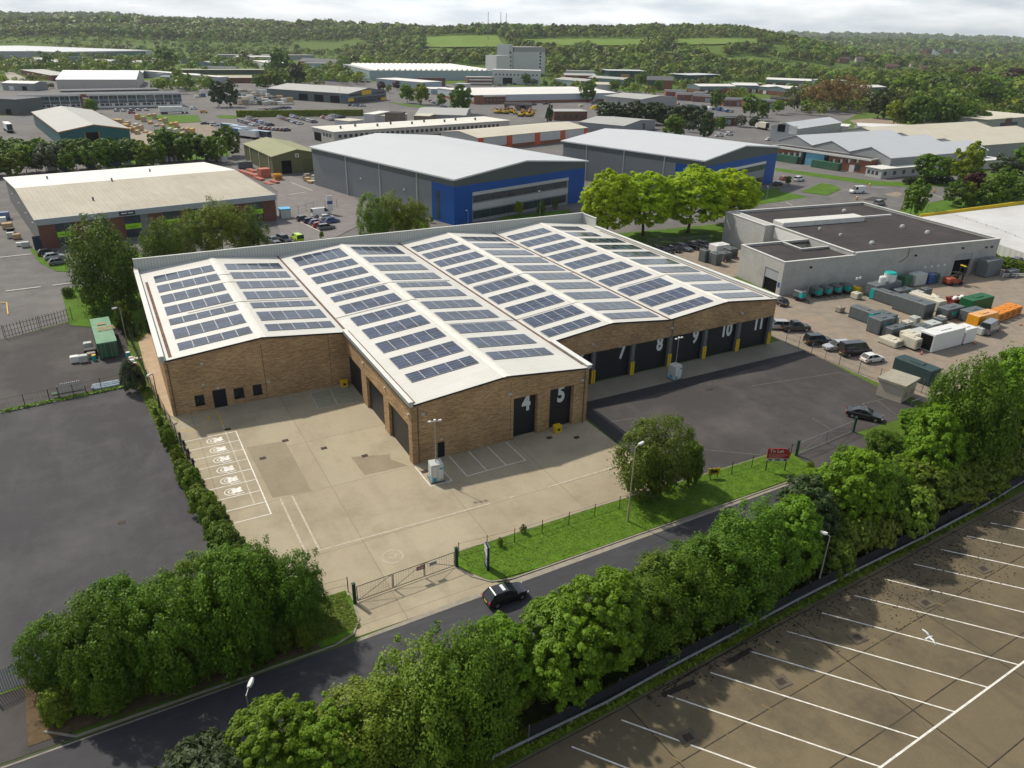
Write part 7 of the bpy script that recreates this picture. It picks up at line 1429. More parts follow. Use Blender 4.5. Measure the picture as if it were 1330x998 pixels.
# lorries
def lorry(x,y,a,label,box=whitep,cab='white',L_=13,rear=None):
    o=thing('lorry',label,'lorry',(x,y,.02),a); q=MB(); q.bev(-L_/2,-1.27,1.15,L_/2,1.27,4.0,.08); q.build('trailer_box',box,o); q=MB(); q.box(-L_/2+.2,-.6,.8,L_/2,.6,1.14); q.build('chassis',blackp,o)
    q=MB(); q.xprism([(L_/2+.5,.6),(L_/2+.5,3.5),(L_/2+1.9,3.2),(L_/2+2.7,1.9),(L_/2+2.8,.6)],-1.2,1.2,0,'y'); q.build('cab',PAINT[cab],o); q=MB(); q.add([(L_/2+1.96,-1.1,3.1),(L_/2+2.72,-1.1,1.95),(L_/2+2.72,1.1,1.95),(L_/2+1.96,1.1,3.1)],[(0,1,2,3)]); q.build('windscreen',glass,o)
    for x_ in (-L_/2+1.5,-L_/2+2.7,-L_/2+3.9,L_/2-.3,L_/2+1.8):
        q=MB(); q.tube((x_,-1.25,.5),(x_,1.25,.5),.5,n=12); q.build('axle_wheels',tyre,o)
    if rear: q=MB(); q.box(-L_/2-.03,-1.1,1.3,-L_/2,1.1,3.9); q.build('rear_doors',rear,o)
x,y=f2_(285,585); lorry(x,y,R(3),'long white articulated lorry passing in front of the office block'); 
x,y=f1(80,740); lorry(x,y,R(100),'navy-backed lorry with white roof parked left of the teal workshop',box=whitep,cab='navy',L_=12,rear=PAINT['navy'])
for i,(p,m_,l) in enumerate((((800,745),'blue','first curtain-sided trailer body with blue sides by the gravel park'),((880,765),'white','second trailer body, white-ended, in the line'),((905,790),'blue','third trailer body, light blue'),((960,800),'white','fourth trailer body, white'),((1060,805),'navy','last trailer body of the line, dark blue'))):
    x,y=f2_(*p); o=thing('trailer',l,'trailer',(x,y,.02),R(-62),'line of parked trailer bodies'); q=MB(); q.bev(-6,-1.25,1.1,6,1.25,3.8,.06); q.build('box',PAINT[m_],o); q=MB(); q.box(-6,-1.26,3.82,6,1.26,3.88); q.build('roof_sheet',pm('pale_blue_sheet',(.3,.4,.5),.6,.1,.5),o); q=MB(); [q.tube((x_,-1.2,.5),(x_,1.2,.5),.5,n=10) for x_ in (-4.5,-3.3,4)]; q.build('wheels',tyre,o)['kind']='stuff'
x,y=f6(605,590); lorry(x,y,R(80),'cream and black box lorry beside the tall grey shed',box=creamp,L_=7,rear=blackp); x,y=f3(745,180); lorry(x,y,R(10),'white lorry in the yard of the long factory',L_=9)
for p,m_,l,a in (((335,310),cgreen,'dark green shipping container in front of the brick works office, right one',-82),((130,275),cgreen,'dark green shipping container with red end by the works office, left one',-82),((415,308),pm('rusty_container',(.3,.1,.05),.8,.2,1),'rusty orange container next to the right green container',-82)):
    x,y=m4(*p); o=thing('container',l,'container',(x-1.5,y,.03),R(a)); q=MB(); q.box(-6 if m_ is cgreen else -1.5,-1.2,.1,6 if m_ is cgreen else 1.5,1.2,2.7); q.build('shell',m_,o); q=MB(); q.box(-6.05 if m_ is cgreen else -1.55,-1.22,2.7,6.05 if m_ is cgreen else 1.55,1.22,2.78); q.build('roof',m_,o)
# timber yard
o=None; rnd=random.Random(21)
a0=m1(600,625);a1=m1(960,700)
for row in range(4):
    p0=(590+row*28+ (60 if row>1 else 0),612-0+row*16) if False else [(590,480),(650,500),(700,470),(760,455)][row]; p1=[(700,545),(830,575),(960,560),(980,545)][row]
    for i in range(9):
        t=i/8; px=p0[0]+(p1[0]-p0[0])*t; py=p0[1]+(p1[1]-p0[1])*t-0; x,y=m1(px,py-400+0) if False else m1(px,py-410+ (0))
        h=rnd.choice([.8,1.2,1.8,2.6]); o=thing('timber_stack','stack of pale sawn timber in rows beside the teal workshop','timber stack',(x,y,.02),R(70+rnd.uniform(-4,4)),'stacks of sawn timber beside the teal workshop'); q=MB(); q.bev(-2.4,-.7,.1,2.4,.7,h,.05); q.build('boards',[wood,creamp,pm('honey_timber',(.5,.3,.1),.8,.15,1.5)][rnd.choice([0,0,1,2])],o); q=MB(); q.box(-1.8,-.7,0,-1.6,.7,.1); q.box(1.6,-.7,0,1.8,.7,.1); q.build('bearers',wood2,o)['kind']='stuff'
# goods racks of the trade yard (left of the yellow-signed store)
for r_ in range(6):
    for i in range(11):
        px=870+i*42+r_*4; py=395+r_*19+(i%2)*2; x,y=f2_(px,py+18); m_=rnd.choice([palegrey,palegrey,wood,creamp,whitep,wood2,dgrey]); o=thing('goods_stack','pallet stack of mixed building goods in the rows of the trade yard','goods stack',(x,y,.02),R(20),'pallet stacks of building goods in the trade yard'); h=rnd.uniform(1,3.4); q=MB(); q.bev(-2.4,-1,.15,2.4,1,h,.08); q.build('goods',m_,o); q=MB(); q.box(-2.4,-1,0,2.4,1,.13); q.build('pallet',wood2,o)
# yellow plant in the hire yard
for i in range(13):
    px=700+rnd.random()*330; py=570+rnd.random()*42; x,y=f4(px,py); o=thing('excavator','small yellow excavator in the crowded plant yard behind the orange-pier units','excavator',(x,y,.02),rnd.random()*6,'yellow excavators in the plant yard'); q=MB(); q.bev(-1.5,-1.1,.9,1.3,1.1,2.1,.2); q.build('body',yellowp,o); q=MB(); q.box(-.2,-.9,2.1,1.1,.3,3.1); q.build('cab',glass,o); q=MB(); q.box(-1.8,-1.3,0,1.8,-.8,.8); q.box(-1.8,.8,0,1.8,1.3,.8); q.build('tracks',blackp,o)['kind']='stuff'; q=MB(); q.tube((1.2,0,1.6),(2.8,0,4),.22,n=5); q.tube((2.8,0,4),(4.3,0,2.4),.18,n=5); q.tube((4.3,0,2.4),(4.1,0,1.4),.3,n=5); q.build('arm',PAINT['orange'],o)
# far car parks (small in the photo: one body each with glass and wheels)
def carrow(cv,p0,p1,n,label,group,a=70,cols=('white','silver','blue','grey','navy','red','silver','white')):
    for i in range(n):
        t=i/max(1,n-1); x,y=cv(p0[0]+(p1[0]-p0[0])*t,p0[1]+(p1[1]-p0[1])*t); car(rnd.choice(['hatch','saloon','estate']),rnd.choice(cols),x,y,R(a+rnd.uniform(-3,3)),label,group,hi=False,name='parked_car')
gl='cars in the staff car park behind the hedge'
carrow(f3,(30,490),(200,545),12,'car in the second block of the staff car park below the long clipped hedge',gl+', second block',25); carrow(f3,(120,475),(320,530),12,'car in the upper row of the second block of the staff car park',gl+', second block upper row',25); carrow(f3,(405,490),(480,512),6,'car in the third block of the staff car park',gl+', third block',25); carrow(f3,(470,475),(560,490),5,'car at the back of the third block of the staff car park',gl+', third block back',25)
carrow(f2_,(890,655),(1010,690),7,'car in the first row of the staff car park next to the blue trailer bodies',gl+', first row',25); carrow(f2_,(960,630),(1140,690),9,'car in the second row of the staff car park next to the blue trailer bodies',gl+', second row',25); carrow(f2_,(1070,720),(1280,735),7,'car in the near row of the staff car park left of the pale office',gl+', near row',25)
for i,(p,cl,l) in enumerate((((1010,565),'silver','silver car left in the row before the office block'),((1070,565),'white','white car second in the row before the office block'),((1140,560),'grey','grey car third in the row before the office block'),((1200,560),'silver','silver car fourth in the row before the office block'),((1265,560),'white','white car last in the row before the office block'),((1140,585),'red','red car crossing in front of the office block'))): x,y=f1(*p); car('hatch',cl,x,y,R(60 if i<5 else 5),l,hi=False)
for p,k,cl,l in (((575,678),'saloon','navy','dark blue saloon alone on the gravel park'),((660,690),'suv','white','white car right of the dark saloon on the gravel park'),((565,578),'estate','orange','orange and yellow car behind the lorry'),((478,548),'smallvan','white','white van in front of the lorry'),((700,535),'hatch','white','white car under the dark conifers'),):
    x,y=f2_(*p); car(k,cl,x,y,R(5),l,hi=False)
for r_ in range(3): carrow(f3,(245+r_*60,128+r_*18),(600,150+r_*15),12,'car in the crowded car park beyond the yellow-signed store','cars beyond the yellow-signed store',25,cols=('white','silver','blue','blue','grey','navy'))
carrow(f4,(130,480),(250,535),7,'car parked under the trees left of the broad white-roofed shed','cars under the trees left of the broad shed',20); carrow(f4,(920,520),(1120,505),3,'car on the ramp in front of the broad white-roofed shed','cars on the ramp before the broad shed',5,('navy','white')); carrow(f5,(340,455),(410,458),4,'blue or white car beside the small yellow machine','cars beside the small yellow machine',20,('blue','white'))
carrow(r5,(560,60),(560,60),1,'small dark car glimpsed beside the hall',None); 
for cv,p0,p1,n,l,a in ((f1,(20,205),(170,190),5,'car beside the brown brick shed',10),(f2_,(480,150),(640,165),6,'car among the grey-blue units',20),(f3,(640,385),(740,390),4,'car at the kerb of the yellow-signed store',10),(f2_,(1060,560),(1290,540),7,'car along the front of the trade yard',5),(f5,(1000,430),(1280,470),9,'car in front of the brick workshop units',15),(f6,(60,400),(330,440),8,'car in the yard of the brick workshops',15),(f6,(980,280),(1240,270),8,'car under the bronze trees',15),(f7,(640,360),(900,385),7,'car on the scrub parking strip at the right',10),(m4,(1110,310),(1180,330),2,'car behind the white cabins',10),(f4,(680,350),(900,330),6,'car between the brick offices and the tower block',8)):
    carrow(cv,p0,p1,n,l,l+' group',a)
for i in range(26):
    p=[(f6,rnd.uniform(20,330),rnd.uniform(380,440)),(f1,rnd.uniform(830,1000),rnd.uniform(165,225)),(f2_,rnd.uniform(500,640),rnd.uniform(365,450)),(f5,rnd.uniform(180,420),rnd.uniform(430,480))][i%4]
    x,y=p[0](p[1],p[2]); pallet(x,y,'pallet load standing in the open between the far units',sheet=(rnd.uniform(1,2.6),[whitep,creamp,wood2,dgrey,PAINT['blue'],yellowp][i%6]),lw=(3,2.2))['group']='pallet loads between the far units'
# hedge (long clipped) between trade yard and car park
a,b_=f3(-60,470),f3(745,470); a=f2_(850,615); 
o=thing('clipped_hedge','long bright clipped hedge between the trade yard and the staff car park','hedge',(a[0],a[1],0),math.atan2(b_[1]-a[1],b_[0]-a[0])); L_=math.dist(a,b_); rg=np.random.default_rng(3); n=9000
P_=np.stack([rg.random(n)*L_,rg.normal(size=n)*.05+rg.choice([0,2.4],n)*1.0,rg.random(n)*3.2],1); tp=rg.random(n)<.45; P_[tp,1]=rg.random(tp.sum())*2.4; P_[tp,2]=3.2+rg.normal(size=tp.sum())*.1
Nn=np.where(tp[:,None],[0,0,1.],np.stack([np.zeros(n),np.where(P_[:,1]<1.2,-1.,1.),np.full(n,.2)],1))+rg.normal(size=(n,3))*.35
me=quads_mesh('foliage',P_,Nn,np.full(n,.75),1.2,leafmat('hedge_leaves',(.1,.17,.01),(.17,.24,.02),.3),rng=rg); q=bpy.data.objects.new('foliage',me); COL.objects.link(q); par(q,o); q=MB(); q.box(0,.3,0,L_,2.1,3); q.build('stems',bark,o)
# ------------------------------------------------------------------ verges, junction and markings further off
SPN=[0]
def sp(name,mat,cv,pts,z):
    SPN[0]+=1; slab(name,mat,[cv(*p) for p in pts],z=z+.004*SPN[0])
lawn=pm('lawn',(.07,.14,.015),.95,.25,.3,.1,stain=(.1,.17,.03),stain_scale=.12,stain_amt=.6)
sp('junction_road',grey,m4,[(-300,520),(-300,345),(70,318),(560,395),(720,405),(1200,398),(1480,340),(1480,370),(1000,450),(690,522),(600,560),(300,520)],.03)
sp('roadside_verge',lawn,m4,[(66,306),(560,372),(720,380),(950,372),(1200,360),(1210,392),(950,402),(720,402),(560,395),(66,322)],.05); sp('small_lawn',lawn,m4,[(-60,425),(90,425),(235,455),(0,492),(-60,500)],.05)
sp('traffic_island',lawn,m4,[(195,430),(300,385),(355,392),(402,415),(330,448)],.12); sp('fence_verge',lawn,m4,[(680,528),(800,492),(980,472),(1330,425),(1330,485),(990,520),(810,552),(780,548)],.06)
sp('island_paint',dust,m4,[(620,438),(690,428),(715,440),(690,455),(640,450)],.05); sp('traffic_island',pm('island_dark',(.05,.045,.04),.9,.2,1),m4,[(515,470),(560,455),(635,462),(625,472),(570,475)],.12)
sp('unit_lawn',lawn,m2,[(700,530),(780,520),(860,560),(900,625),(780,640),(640,560)],.05); sp('unit_lawn',lawn,m3,[(-60,585),(-40,560),(0,552),(310,518),(330,545),(0,590)],.05); sp('unit_lawn',lawn,m3,[(1235,425),(1380,408),(1380,480),(1240,490)],.05)
sp('lime_verge',lawn,m3,[(430,610),(560,640),(1100,590),(1110,615),(820,668),(640,680),(560,690),(420,640)],.05)
sp('birch_lawn',lawn,c1,[(318,252),(350,216),(440,205),(720,150),(715,420),(440,412),(355,405)],.05); sp('shop_verge',lawn,c1,[(150,10),(190,20),(355,95),(355,132),(290,130),(200,85)],.05)
sp('birch_verge',lawn,r2,[(-180,760),(-60,690),(80,740),(500,690),(840,655),(1220,630),(1400,620),(1400,700),(-180,800)],.05)
sp('hedge_ground',lawn,r2,[(-180,250),(-180,40),(300,70),(560,60),(560,110),(420,130),(60,160),(-180,210)],.05)
sp('far_verge',lawn,f1,[(0,575),(160,570),(165,598),(0,602)],.05); sp('far_verge',lawn,f2_,[(0,600),(510,598),(540,655),(300,670),(330,700),(420,780),(380,790),(180,640),(0,625)],.05); sp('far_verge',lawn,f2_,[(665,600),(850,600),(850,628),(700,625)],.05)
sp('gravel_park',pm('gravel',(.24,.2,.16),.95,.15,.4,.1),f2_,[(330,672),(540,665),(640,690),(700,760),(860,820),(720,850),(430,740)],.06); sp('timber_yard_ground',pm('pale_yard',(.3,.26,.21),.95,.15,.3,.1),m1,[(640,170),(700,100),(860,150),(980,175),(850,200),(740,190)],.05)
sp('delivery_yard_paving',pm('pink_grey_paving',(.18,.165,.16),.9,.15,.4,.2),r2,[(850,520),(860,330),(640,180),(830,200),(1030,260),(1330,370),(1400,420),(1400,520),(1200,620),(900,640)],.03)
sp('far_verge',lawn,f3,[(800,330),(1330,395),(1330,408),(1100,385),(960,350)],.05); sp('canvas_yard',pm('pale_concrete_far',(.33,.3,.25),.9,.15,.2,.1),f1,[(40,225),(110,225),(260,300),(380,345),(380,370),(90,360)],.05)
sp('right_gravel',pm('brown_gravel',(.25,.2,.15),.95,.2,.3,.1),f7,[(70,535),(300,515),(560,590),(140,580)],.05); sp('scrub_grass',lawn,f7,[(520,330),(870,345),(900,370),(640,400),(520,360)],.06); sp('scrub_grass',lawn,f7,[(380,195),(860,225),(860,240),(380,225)],.06)
dk=MB(); 
for cv,a,b in ((c1,(30,232),(208,210)),(c1,(268,203),(365,190)),(c1,(0,60),(160,43)),(r2,(925,352),(1040,333)),(r2,(940,275),(1075,327)),(r2,(970,505),(1120,578)),(r5,(550,240),(655,248)),(m4,(870,445),(915,460)),(m4,(120,485),(155,500)),(r1,(0,60),(170,45))): dk.line(cv(*a),cv(*b),.25,.19)
structure(dk,'distant_road_markings',white)
ye=MB(); ye.line(c1(0,288),c1(35,290),.2,.16); ye.line(c1(35,290),c1(42,350),.2,.162); structure(ye,'yellow_edge_line',yellow)
for q_,l in (((480,470),'yellow bollard on the traffic island nearest the flat-roofed building'),((545,402),'yellow bollard where the road bends by the white van'),((873,432),'yellow bollard at the right of the junction')):
    x,y=m4(*q_); o=thing('bollard',l,'bollard',(x,y,.05)); q=MB(); q.bev(-.3,-.2,.2,.3,.2,1.1,.05); q.build('shell',PAINT['orange'],o); q=MB(); q.box(-.25,-.15,0,.25,.15,.2); q.build('base',blackp,o)
for q_,t_,l in (((178,560),112+140-0,'pale lamp post in front of the first grey and blue unit'),):
    pass
for (px,py,t_),l in (((701,283,249),'lamp post in front of the big windows of the first blue unit'),((608,292,274),'lamp post by the blue corner of the first unit'),((995,262,243),'lamp post on the small lawn by the second unit'),((1234,236,225),'lamp post behind the bright green tree'),((507,139,105),'tall white mast beside the yellow-signed store'),((443,143,112),'tall thin mast behind the clipped hedge'),((197,285,271) if False else (198,306,285),'lamp post before the shop end'),((297,146,121),'slim lamp post beside the dark conifers')):
    x,y=G(px,py); lamp(x,y,HT(x,y,t_),l,R(200),.6)
# ------------------------------------------------------------------ trees of the middle distance
MT=[('midbright',119.5,147,128,1.1,'round bright tree before the brick stair tower of the office block'),('mid',217,91,62,1.25,'very big round tree above the row of grey-blue units'),('middark',284,139,105,.75,'left one of two tall dark conifers'),('middark',299,139,104,.8,'right one of two tall dark conifers'),
('midbright',232,115,91,.9,'loose light tree left of the dark conifers'),('midbright',246,118,97,1,'second loose light tree by the dark conifers'),('midbright',264,113,102,1.1,'small bright tree above the dark conifers'),('mid',363,97,65,.9,'tall tree in front of the pale flat warehouse'),('middark',319,83,67,.9,'dark cedar-like tree beside the yellow skip'),('midbright',267,96,86,1.2,'bright rounded tree before the olive-roofed building'),('greytree',263,84,80,1.5,'pale round bush among the grey-blue units'),
('mid',64,88,70,.9,'slim tree between the grey-blue units'),('middark',112,90,80,1.6,'low dark spreading tree between grey-blue units, left'),('mid',164,88,78,1.4,'low spreading tree between grey-blue units, right'),('midbright',35,115,108,1.6,'bush under the pergola left of the tent hall'),('midbright',66,115,108,1.6,'bush right of the pergola'),
('mid',338,116,96,1.1,'first tree of the clump behind the trade yard'),('midbright',352,116,92,1,'second tree of the clump behind the trade yard'),('mid',366,117,94,1.1,'third tree of the clump behind the trade yard'),('middark',386,113,82,.85,'dark pointed tree at the end of the clump behind the trade yard'),('mid',376,112,100,1,'small tree before the dark pointed tree'),
('copper',496,119,106,1.1,'left copper-leaved tree beside the yellow-signed store'),('copper',515,117,105,1.1,'right copper-leaved tree beside the yellow-signed store'),('midbright',505,121,110,.9,'bright tree between the two copper ones'),('midbright',529,134,108,1.0,'left rounded tree on the verge behind the pale office'),('midbright',547,136,108,1.0,'right rounded tree on the verge behind the pale office'),('midbright',573,138,122,1,'small light tree left of the big rounded street tree'),('mid',596,148,112,1.05,'big rounded street tree before the broad white-roofed shed'),
('mid',683,111,97,1.1,'round tree below the tower block'),('greytree',694,112,103,1,'pale tree below the tower block'),('midbright',708,113,104,1.1,'low trees right of the tower block'),('middark',713,162,136,.42,'slim dark conifer beside the flat brown building'),
('mid',747,112,100,1,'tree between pale-edged units, left'),('mid',763,133,107,.95,'tree at the right end of the broad white-roofed shed'),('midbright',771,115,101,1,'bright tree before the yellow-arched unit'),('midbright',798,120,104,1.1,'round bright tree right of the yellow-arched unit'),('mid',817,120,102,1.2,'large tree left of the slate-roofed brick office'),('mid',833,114,94,.9,'tree standing over the slate-roofed office'),('mid',855,120,104,.9,'tree in front of the slate-roofed brick office'),
('midbright',874,181,147,1.15,'big bright rounded tree behind the second grey and blue unit'),('greytree',831,170,156,1.2,'yellowish round bush left of the big bright tree'),('greytree',804,166,160,1.1,'small yellowish bush over the white roof edge'),('middark',916,180,146,.75,'tall dark conifer right of the big bright tree'),('mid',935,170,151,.9,'dark tree right of the tall conifer'),('greytree',962,165,150,1.2,'pale flowering tree by the van yard'),('greytree',895,172,158,1.1,'grey-green tree between the big bright tree and the conifer'),
('mid',930,142,118,1,'mid green tree before the brick units'),('mid',974,152,125,1,'tall tree left of the bright round one'),('middark',980,166,152,1.2,'dark shrubby tree behind the cream box lorry'),('midbright',1009,149,130,1.1,'bright round tree left of the tall grey shed'),('mid',990,157,132,.8,'tree behind the tall grey shed gable'),('middark',1034,145,122,.4,'slim dark conifer before the bronze trees'),('mid',1045,146,134,1.3,'low tree at the foot of the bronze trees'),
('gold',1049,143,112,1.2,'first bronze-leaved open tree'),('gold',1064,144,104,1.2,'second bronze-leaved open tree, tall'),('gold',1079,143,98,1.2,'third bronze-leaved open tree, tallest'),('gold',1094,141,100,1.2,'fourth bronze-leaved open tree'),('gold',1108,135,104,1.1,'last bronze-leaved open tree'),
('middark',1139,154,116,1.0,'large dark green tree right of the bronze trees'),('midbright',1168,128,97,1.2,'large yellow-green tree behind the tree belt'),('greytree',1120,140,118,1.1,'pale yellowish tree before the bronze trees'),('mid',1126,142,128,1.4,'low hedge-like tree by the van yard wall'),
('copper',1260,107,87,1.3,'left copper beech on the right'),('copper',1316,117,89,1.35,'right copper beech near the right edge'),('mid',1272,143,108,1.1,'tall tree below the left copper beech'),('mid',1240,124,100,1.1,'tree above the scrub grass'),('midbright',1225,124,99,1.1,'yellow-green tree above the scrub grass'),('mid',1210,124,97,1,'second tree above the scrub grass'),('mid',1195,122,97,1,'first tree above the scrub grass'),('mid',1290,144,114,1.2,'tree group at the right, upper'),('mid',1308,144,122,1.3,'tree group at the right, lower'),('mid',1325,142,126,1.3,'tree group at the right edge'),
('midbright',1253,238,188,.9,'brightest tall green tree beside the roundabout'),('midbright',1231,234,206,1.0,'golden green tree left of the brightest one'),('mid',1205,238,200,1.15,'broad dark green tree at the end of the white cabins'),('mid',1181,282,235,.8,'rounded tree behind the flat-roofed building, by the fence'),('mid',1237,268,237,1.05,'rounded tree on the verge left of the copper one'),('copper',1262,256,224,1.0,'dark red tree by the fence verge'),('midbright',1256,266,235,.6,'slim golden tree before the dark red one'),('mid',1288,268,222,1.05,'large light tree right of the dark red one'),('greytree',1302,232,200,1.2,'pale tree over the cabin roof'),('mid',1326,228,192,1.1,'dark tree at the right edge by the cabins'),('mid',1330,262,232,1.2,'bushy tree at the right edge above the yellow roof edge'),
('mid',1010,286,281,1,'small shrub behind')][:-1]
for k,px,py,t_,w_,l in MT: treepx(k,px,py,t_,l,w=w_)
rnd=random.Random(77)
for i in range(11):
    px=1160+i*11.5; treepx(rnd.choice(['mid','mid','midbright','birch']),px,167+rnd.uniform(-3,2)-abs(px-1215)*.05,rnd.uniform(122,136)+abs(px-1205)*.12,'loose-crowned tree in the belt behind the white halls','tree belt behind the white halls',.95)
for i in range(10): treepx('middark',786+i*13.4,158+i*.9,131+rnd.uniform(-2,3)+i*.8,'dark evergreen in the dense screen behind the corrugated store','dark evergreen screen',1.25)
for i in range(24):
    px=-4+i*13; py=228-i*.9+rnd.uniform(-4,4); treepx(rnd.choice(['mid','midbright','greytree','mid']),px,py,py-rnd.uniform(28,40),'bushy tree in the overgrown hedge behind the long shop','overgrown hedge behind the long shop',1.05)
for i in range(14):
    px=4+i*13; treepx(rnd.choice(['mid','midbright']),px,206-rnd.uniform(0,6) if px<150 else 204,186-rnd.uniform(0,6),'lower bush at the back of the overgrown hedge','back bushes of the overgrown hedge',1.4)
for i in range(16): 
    a=m4(1040+i*22,498-i*4); tree('mid',a[0],a[1],rnd.uniform(2.5,4.5),'hedge shrub along the verge behind the yellow roof edge','hedge shrubs behind the yellow roof edge',1.2,cat='shrub')
for i in range(10):
    a=m4(735+i*23,390-i*.3); tree('middark',a[0],a[1],2.6,'dark clipped shrub in front of the white cabins','clipped shrubs before the white cabins',1.5,cat='shrub')
for i in range(9): a=r4(1120+i*25,60+i*7); tree('midbright',a[0],a[1],rnd.uniform(2,3),'light green hedge shrub at the far corner of the equipment yard','hedge shrubs at the corner of the equipment yard',1.3,cat='shrub')
for (px,py,t_) in ((528,274,262),(536,279,263),(673,282,262),(703,281,262),(721,272,258),(1023,242,229),(560,290,281),(418,311,301)): treepx('midbright',px,py,t_,'slender young tree newly planted around the grey and blue units','young trees round the units',.7)
for i in range(46):
    px,py,t_=rnd.choice([(rnd.uniform(60,200),rnd.uniform(50,62),0),(rnd.uniform(0,190),rnd.uniform(47,56),0),(rnd.uniform(190,330),rnd.uniform(60,80),0),(rnd.uniform(240,480),rnd.uniform(56,66),0),(rnd.uniform(330,450),rnd.uniform(66,100),0),(rnd.uniform(445,480),rnd.uniform(75,100),0)])
    treepx(rnd.choice(['mid','midbright','mid']),px,py,py-rnd.uniform(7,13),'tree among the industrial roofs at the upper left','trees among the upper left industrial roofs',1.2)
# ------------------------------------------------------------------ far woods (uncountable: one mesh)
def TRX(px,py):
    d=CM.T@np.array([(px-CX)/F,(py-CY)/F,1]); d=d/math.hypot(d[0],d[1]); r_=700.0
    while r_<9000:
        x,y=d[0]*r_,d[1]*r_
        if H+d[2]*r_<=hz(x,y): return x,y
        r_+=8 if r_<2500 else 30
    return d[0]*9000,d[1]*9000
START=[(-300,50),(0,50),(140,47),(190,51),(330,57),(440,66),(447,99),(480,100),(482,84),(560,84),(640,84),(648,92),(700,96),(740,104),(850,106),(905,104),(950,104),(1000,108),(1060,112),(1110,118),(1150,124),(1190,128),(1260,132),(1330,136),(1700,140)]
FIELDS=[[(548,63),(556,50),(645,47),(660,52),(652,64)],[(674,52),(735,49),(842,51),(838,59),(760,61),(690,60)],[(856,61),(884,53),(930,50),(986,52),(988,57),(930,60),(900,61)],[(812,10),(815,10),(815,9)],[(340,1),(360,1),(362,2)]]
def inpoly(x,y,P):
    c=False; n=len(P)
    for i in range(n):
        a,b=P[i],P[(i+1)%n]
        if (a[1]>y)!=(b[1]>y) and x<(b[0]-a[0])*(y-a[1])/(b[1]-a[1])+a[0]: c=not c
    return c
fieldm=pm('meadow',(.12,.19,.03),.95,.15,.02,.1,stain=(.14,.19,.04),stain_scale=.01,stain_amt=.6)
for P4 in ([(548,63),(556,50),(645,47),(655,63)],[(674,61),(676,53),(842,53),(838,61)],[(858,61),(882,52),(984,52),(988,58)]):
    b=MB(); a0,a1,a2,a3=P4; n=12; m_=5
    for i in range(n+1):
        for j in range(m_+1):
            s,t=i/n,j/m_; bx_=a0[0]*(1-s)+a3[0]*s; by_=a0[1]*(1-s)+a3[1]*s; tx_=a1[0]*(1-s)+a2[0]*s; ty_=a1[1]*(1-s)+a2[1]*s
            x,y=TRX(bx_+(tx_-bx_)*t,by_+(ty_-by_)*t); b.v.append((x,y,hz(x,y)+2.0))
    for i in range(n):
        for j in range(m_): b.f.append((i*(m_+1)+j,(i+1)*(m_+1)+j,(i+1)*(m_+1)+j+1,i*(m_+1)+j+1))
    b.m=[0]*len(b.f); structure(b,'meadow',fieldm)
def inbld(x,y):
    for b in BLDS:
        dx,dy=x-b['A'][0],y-b['A'][1]; u=dx*b['e'][0]+dy*b['e'][1]; v=dx*b['n'][0]+dy*b['n'][1]
        if -8<u<b['L']+8 and (-30 if y<450 else -.13*math.hypot(x,y))<v<b['D']+6: return True
    return False
EXC=[(x,y) for x,y in [TRX(px,py) for px,py,_ in hs]]
rg=np.random.default_rng(12); rnd=random.Random(12)
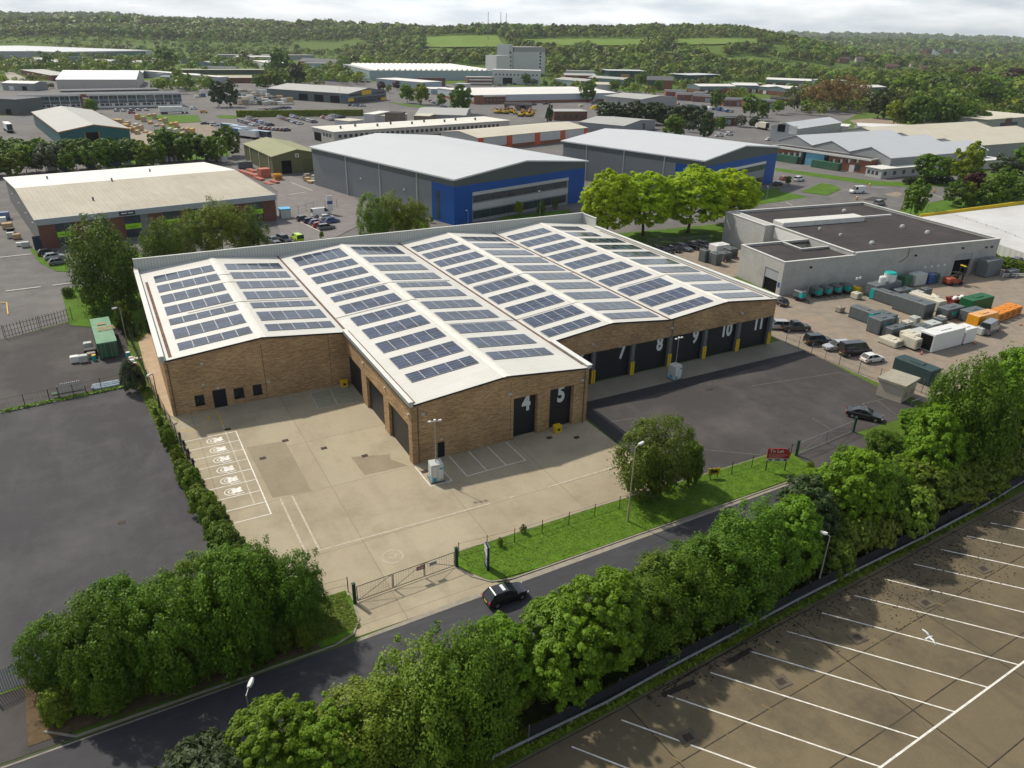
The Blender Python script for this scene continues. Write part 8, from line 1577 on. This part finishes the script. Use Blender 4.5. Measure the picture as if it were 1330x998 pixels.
def wood(name,rmin,rmax,spacing,cmin,cmax,hmean,nq,qs,cols,dens=1.0,fn=None):
    pts=[]; r_=rmin
    while r_<rmax:
        sp_=spacing*(1+(r_-rmin)/rmin*.35); nA=int((cmax-cmin)*r_*.00105/sp_*1.15)
        for i in range(nA):
            col=cmin+(cmax-cmin)*(i+rnd.random())/nA; px=col
            d=CM.T@np.array([(px-CX)/F,(40-CY)/F,1]); d=d/math.hypot(d[0],d[1]); q_=r_+rnd.uniform(-.5,.5)*sp_; x,y=d[0]*q_,d[1]*q_; z=hz(x,y); a,b_=PXL(x,y,z)
            if b_>lerp(START,a) or rnd.random()>dens: continue
            if any(inpoly(a,b_,P) or inpoly(a,b_-4,P) or inpoly(a,b_-8,P) for P in FIELDS) : continue
            if q_<1900 and inbld(x,y): continue
            if fn and not fn(a,b_,q_): continue
            sk=False
            for e in EXC:
                el=math.hypot(*e); al=(x*e[0]+y*e[1])/el
                if -10<el-al<140 and abs(x*e[1]-y*e[0])/el<14: sk=True; break
            if sk: continue
            pts.append((x,y,z,q_))
        r_+=sp_*.85
    n=len(pts); 
    if not n: return
    P_=np.array(pts); grp=np.sin(P_[:,0]*.011)+np.sin(P_[:,1]*.013+1.3)
    hh=hmean*rg.uniform(.5,1.5,n)*(1+.18*grp); ww=hh*rg.uniform(.42,.62,n)
    ti=np.repeat(np.arange(n),nq); d=sph(rg,n*nq,.35); d[:,2]=np.where(d[:,2]<-.35,-d[:,2],d[:,2])
    lob=1+.22*np.sin(d[:,0]*5+ti)*np.sin(d[:,1]*5+ti*.7)
    rad=rg.uniform(.72,1.05,n*nq)*lob
    C=P_[ti,:3]+np.stack([d[:,0]*ww[ti]*rad,d[:,1]*ww[ti]*rad,hh[ti]*.5+d[:,2]*hh[ti]*.5*rad],1)
    Nn=d*.9+rg.normal(size=d.shape)*.24; size=qs*rg.uniform(.6,1.4,n*nq)*(hh[ti]/hmean)
    tint=np.clip(rg.random(n)*.75+.12*(grp+2)/1.0*.5,0,1)[ti]
    o=bpy.data.objects.new(name,quads_mesh(name,C,Nn,size,1.1,cols,tint=tint,rng=rg)); COL.objects.link(o); o['kind']='stuff'; print(name,n)
wl=leafmat('wood_leaves',(.065,.115,.008),(.15,.22,.018),.3,scale=.05,attr=True,hue=.045,val=.55)
wood('near_woods',560,1150,11.5,-60,1400,10,130,1.9,wl,.93)
wood('hill_woods',1150,2250,15,-60,1400,10.5,80,2.7,wl)
wood('ridge_woods',2250,5200,34,-60,1400,14,30,8,wl)
wood('skyline_woods',5200,7800,60,-60,1400,16,16,15,wl,.8)
S2=START; START=[(-300,112),(0,112),(150,110),(190,112),(205,122),(280,122),(300,104),(330,106),(345,112),(400,114),(470,112),(500,92),(640,86),(690,116),(760,128),(860,128),(900,136),(1000,146),(1060,152),(1110,150),(1140,140),(1160,166),(1280,166),(1330,160),(1500,160)]
wood('scattered_scrub',360,1900,9.5,-60,1400,7.5,80,1.4,wl,.75)
# haze
hm=bpy.data.materials.new('haze'); hm.use_nodes=True; nt=hm.node_tree; nt.nodes.remove(nt.nodes['Principled BSDF']); pv=nt.nodes.new('ShaderNodeVolumePrincipled'); pv.inputs['Color'].default_value=(.82,.88,.95,1); pv.inputs['Density'].default_value=.000055; pv.inputs['Anisotropy'].default_value=.2; nt.links.new(pv.outputs[0],nt.nodes['Material Output'].inputs['Volume'])
q=MB(); q.box(-12600,-12600,-3,12600,12600,165); o=q.build('haze',hm); o['kind']='stuff'
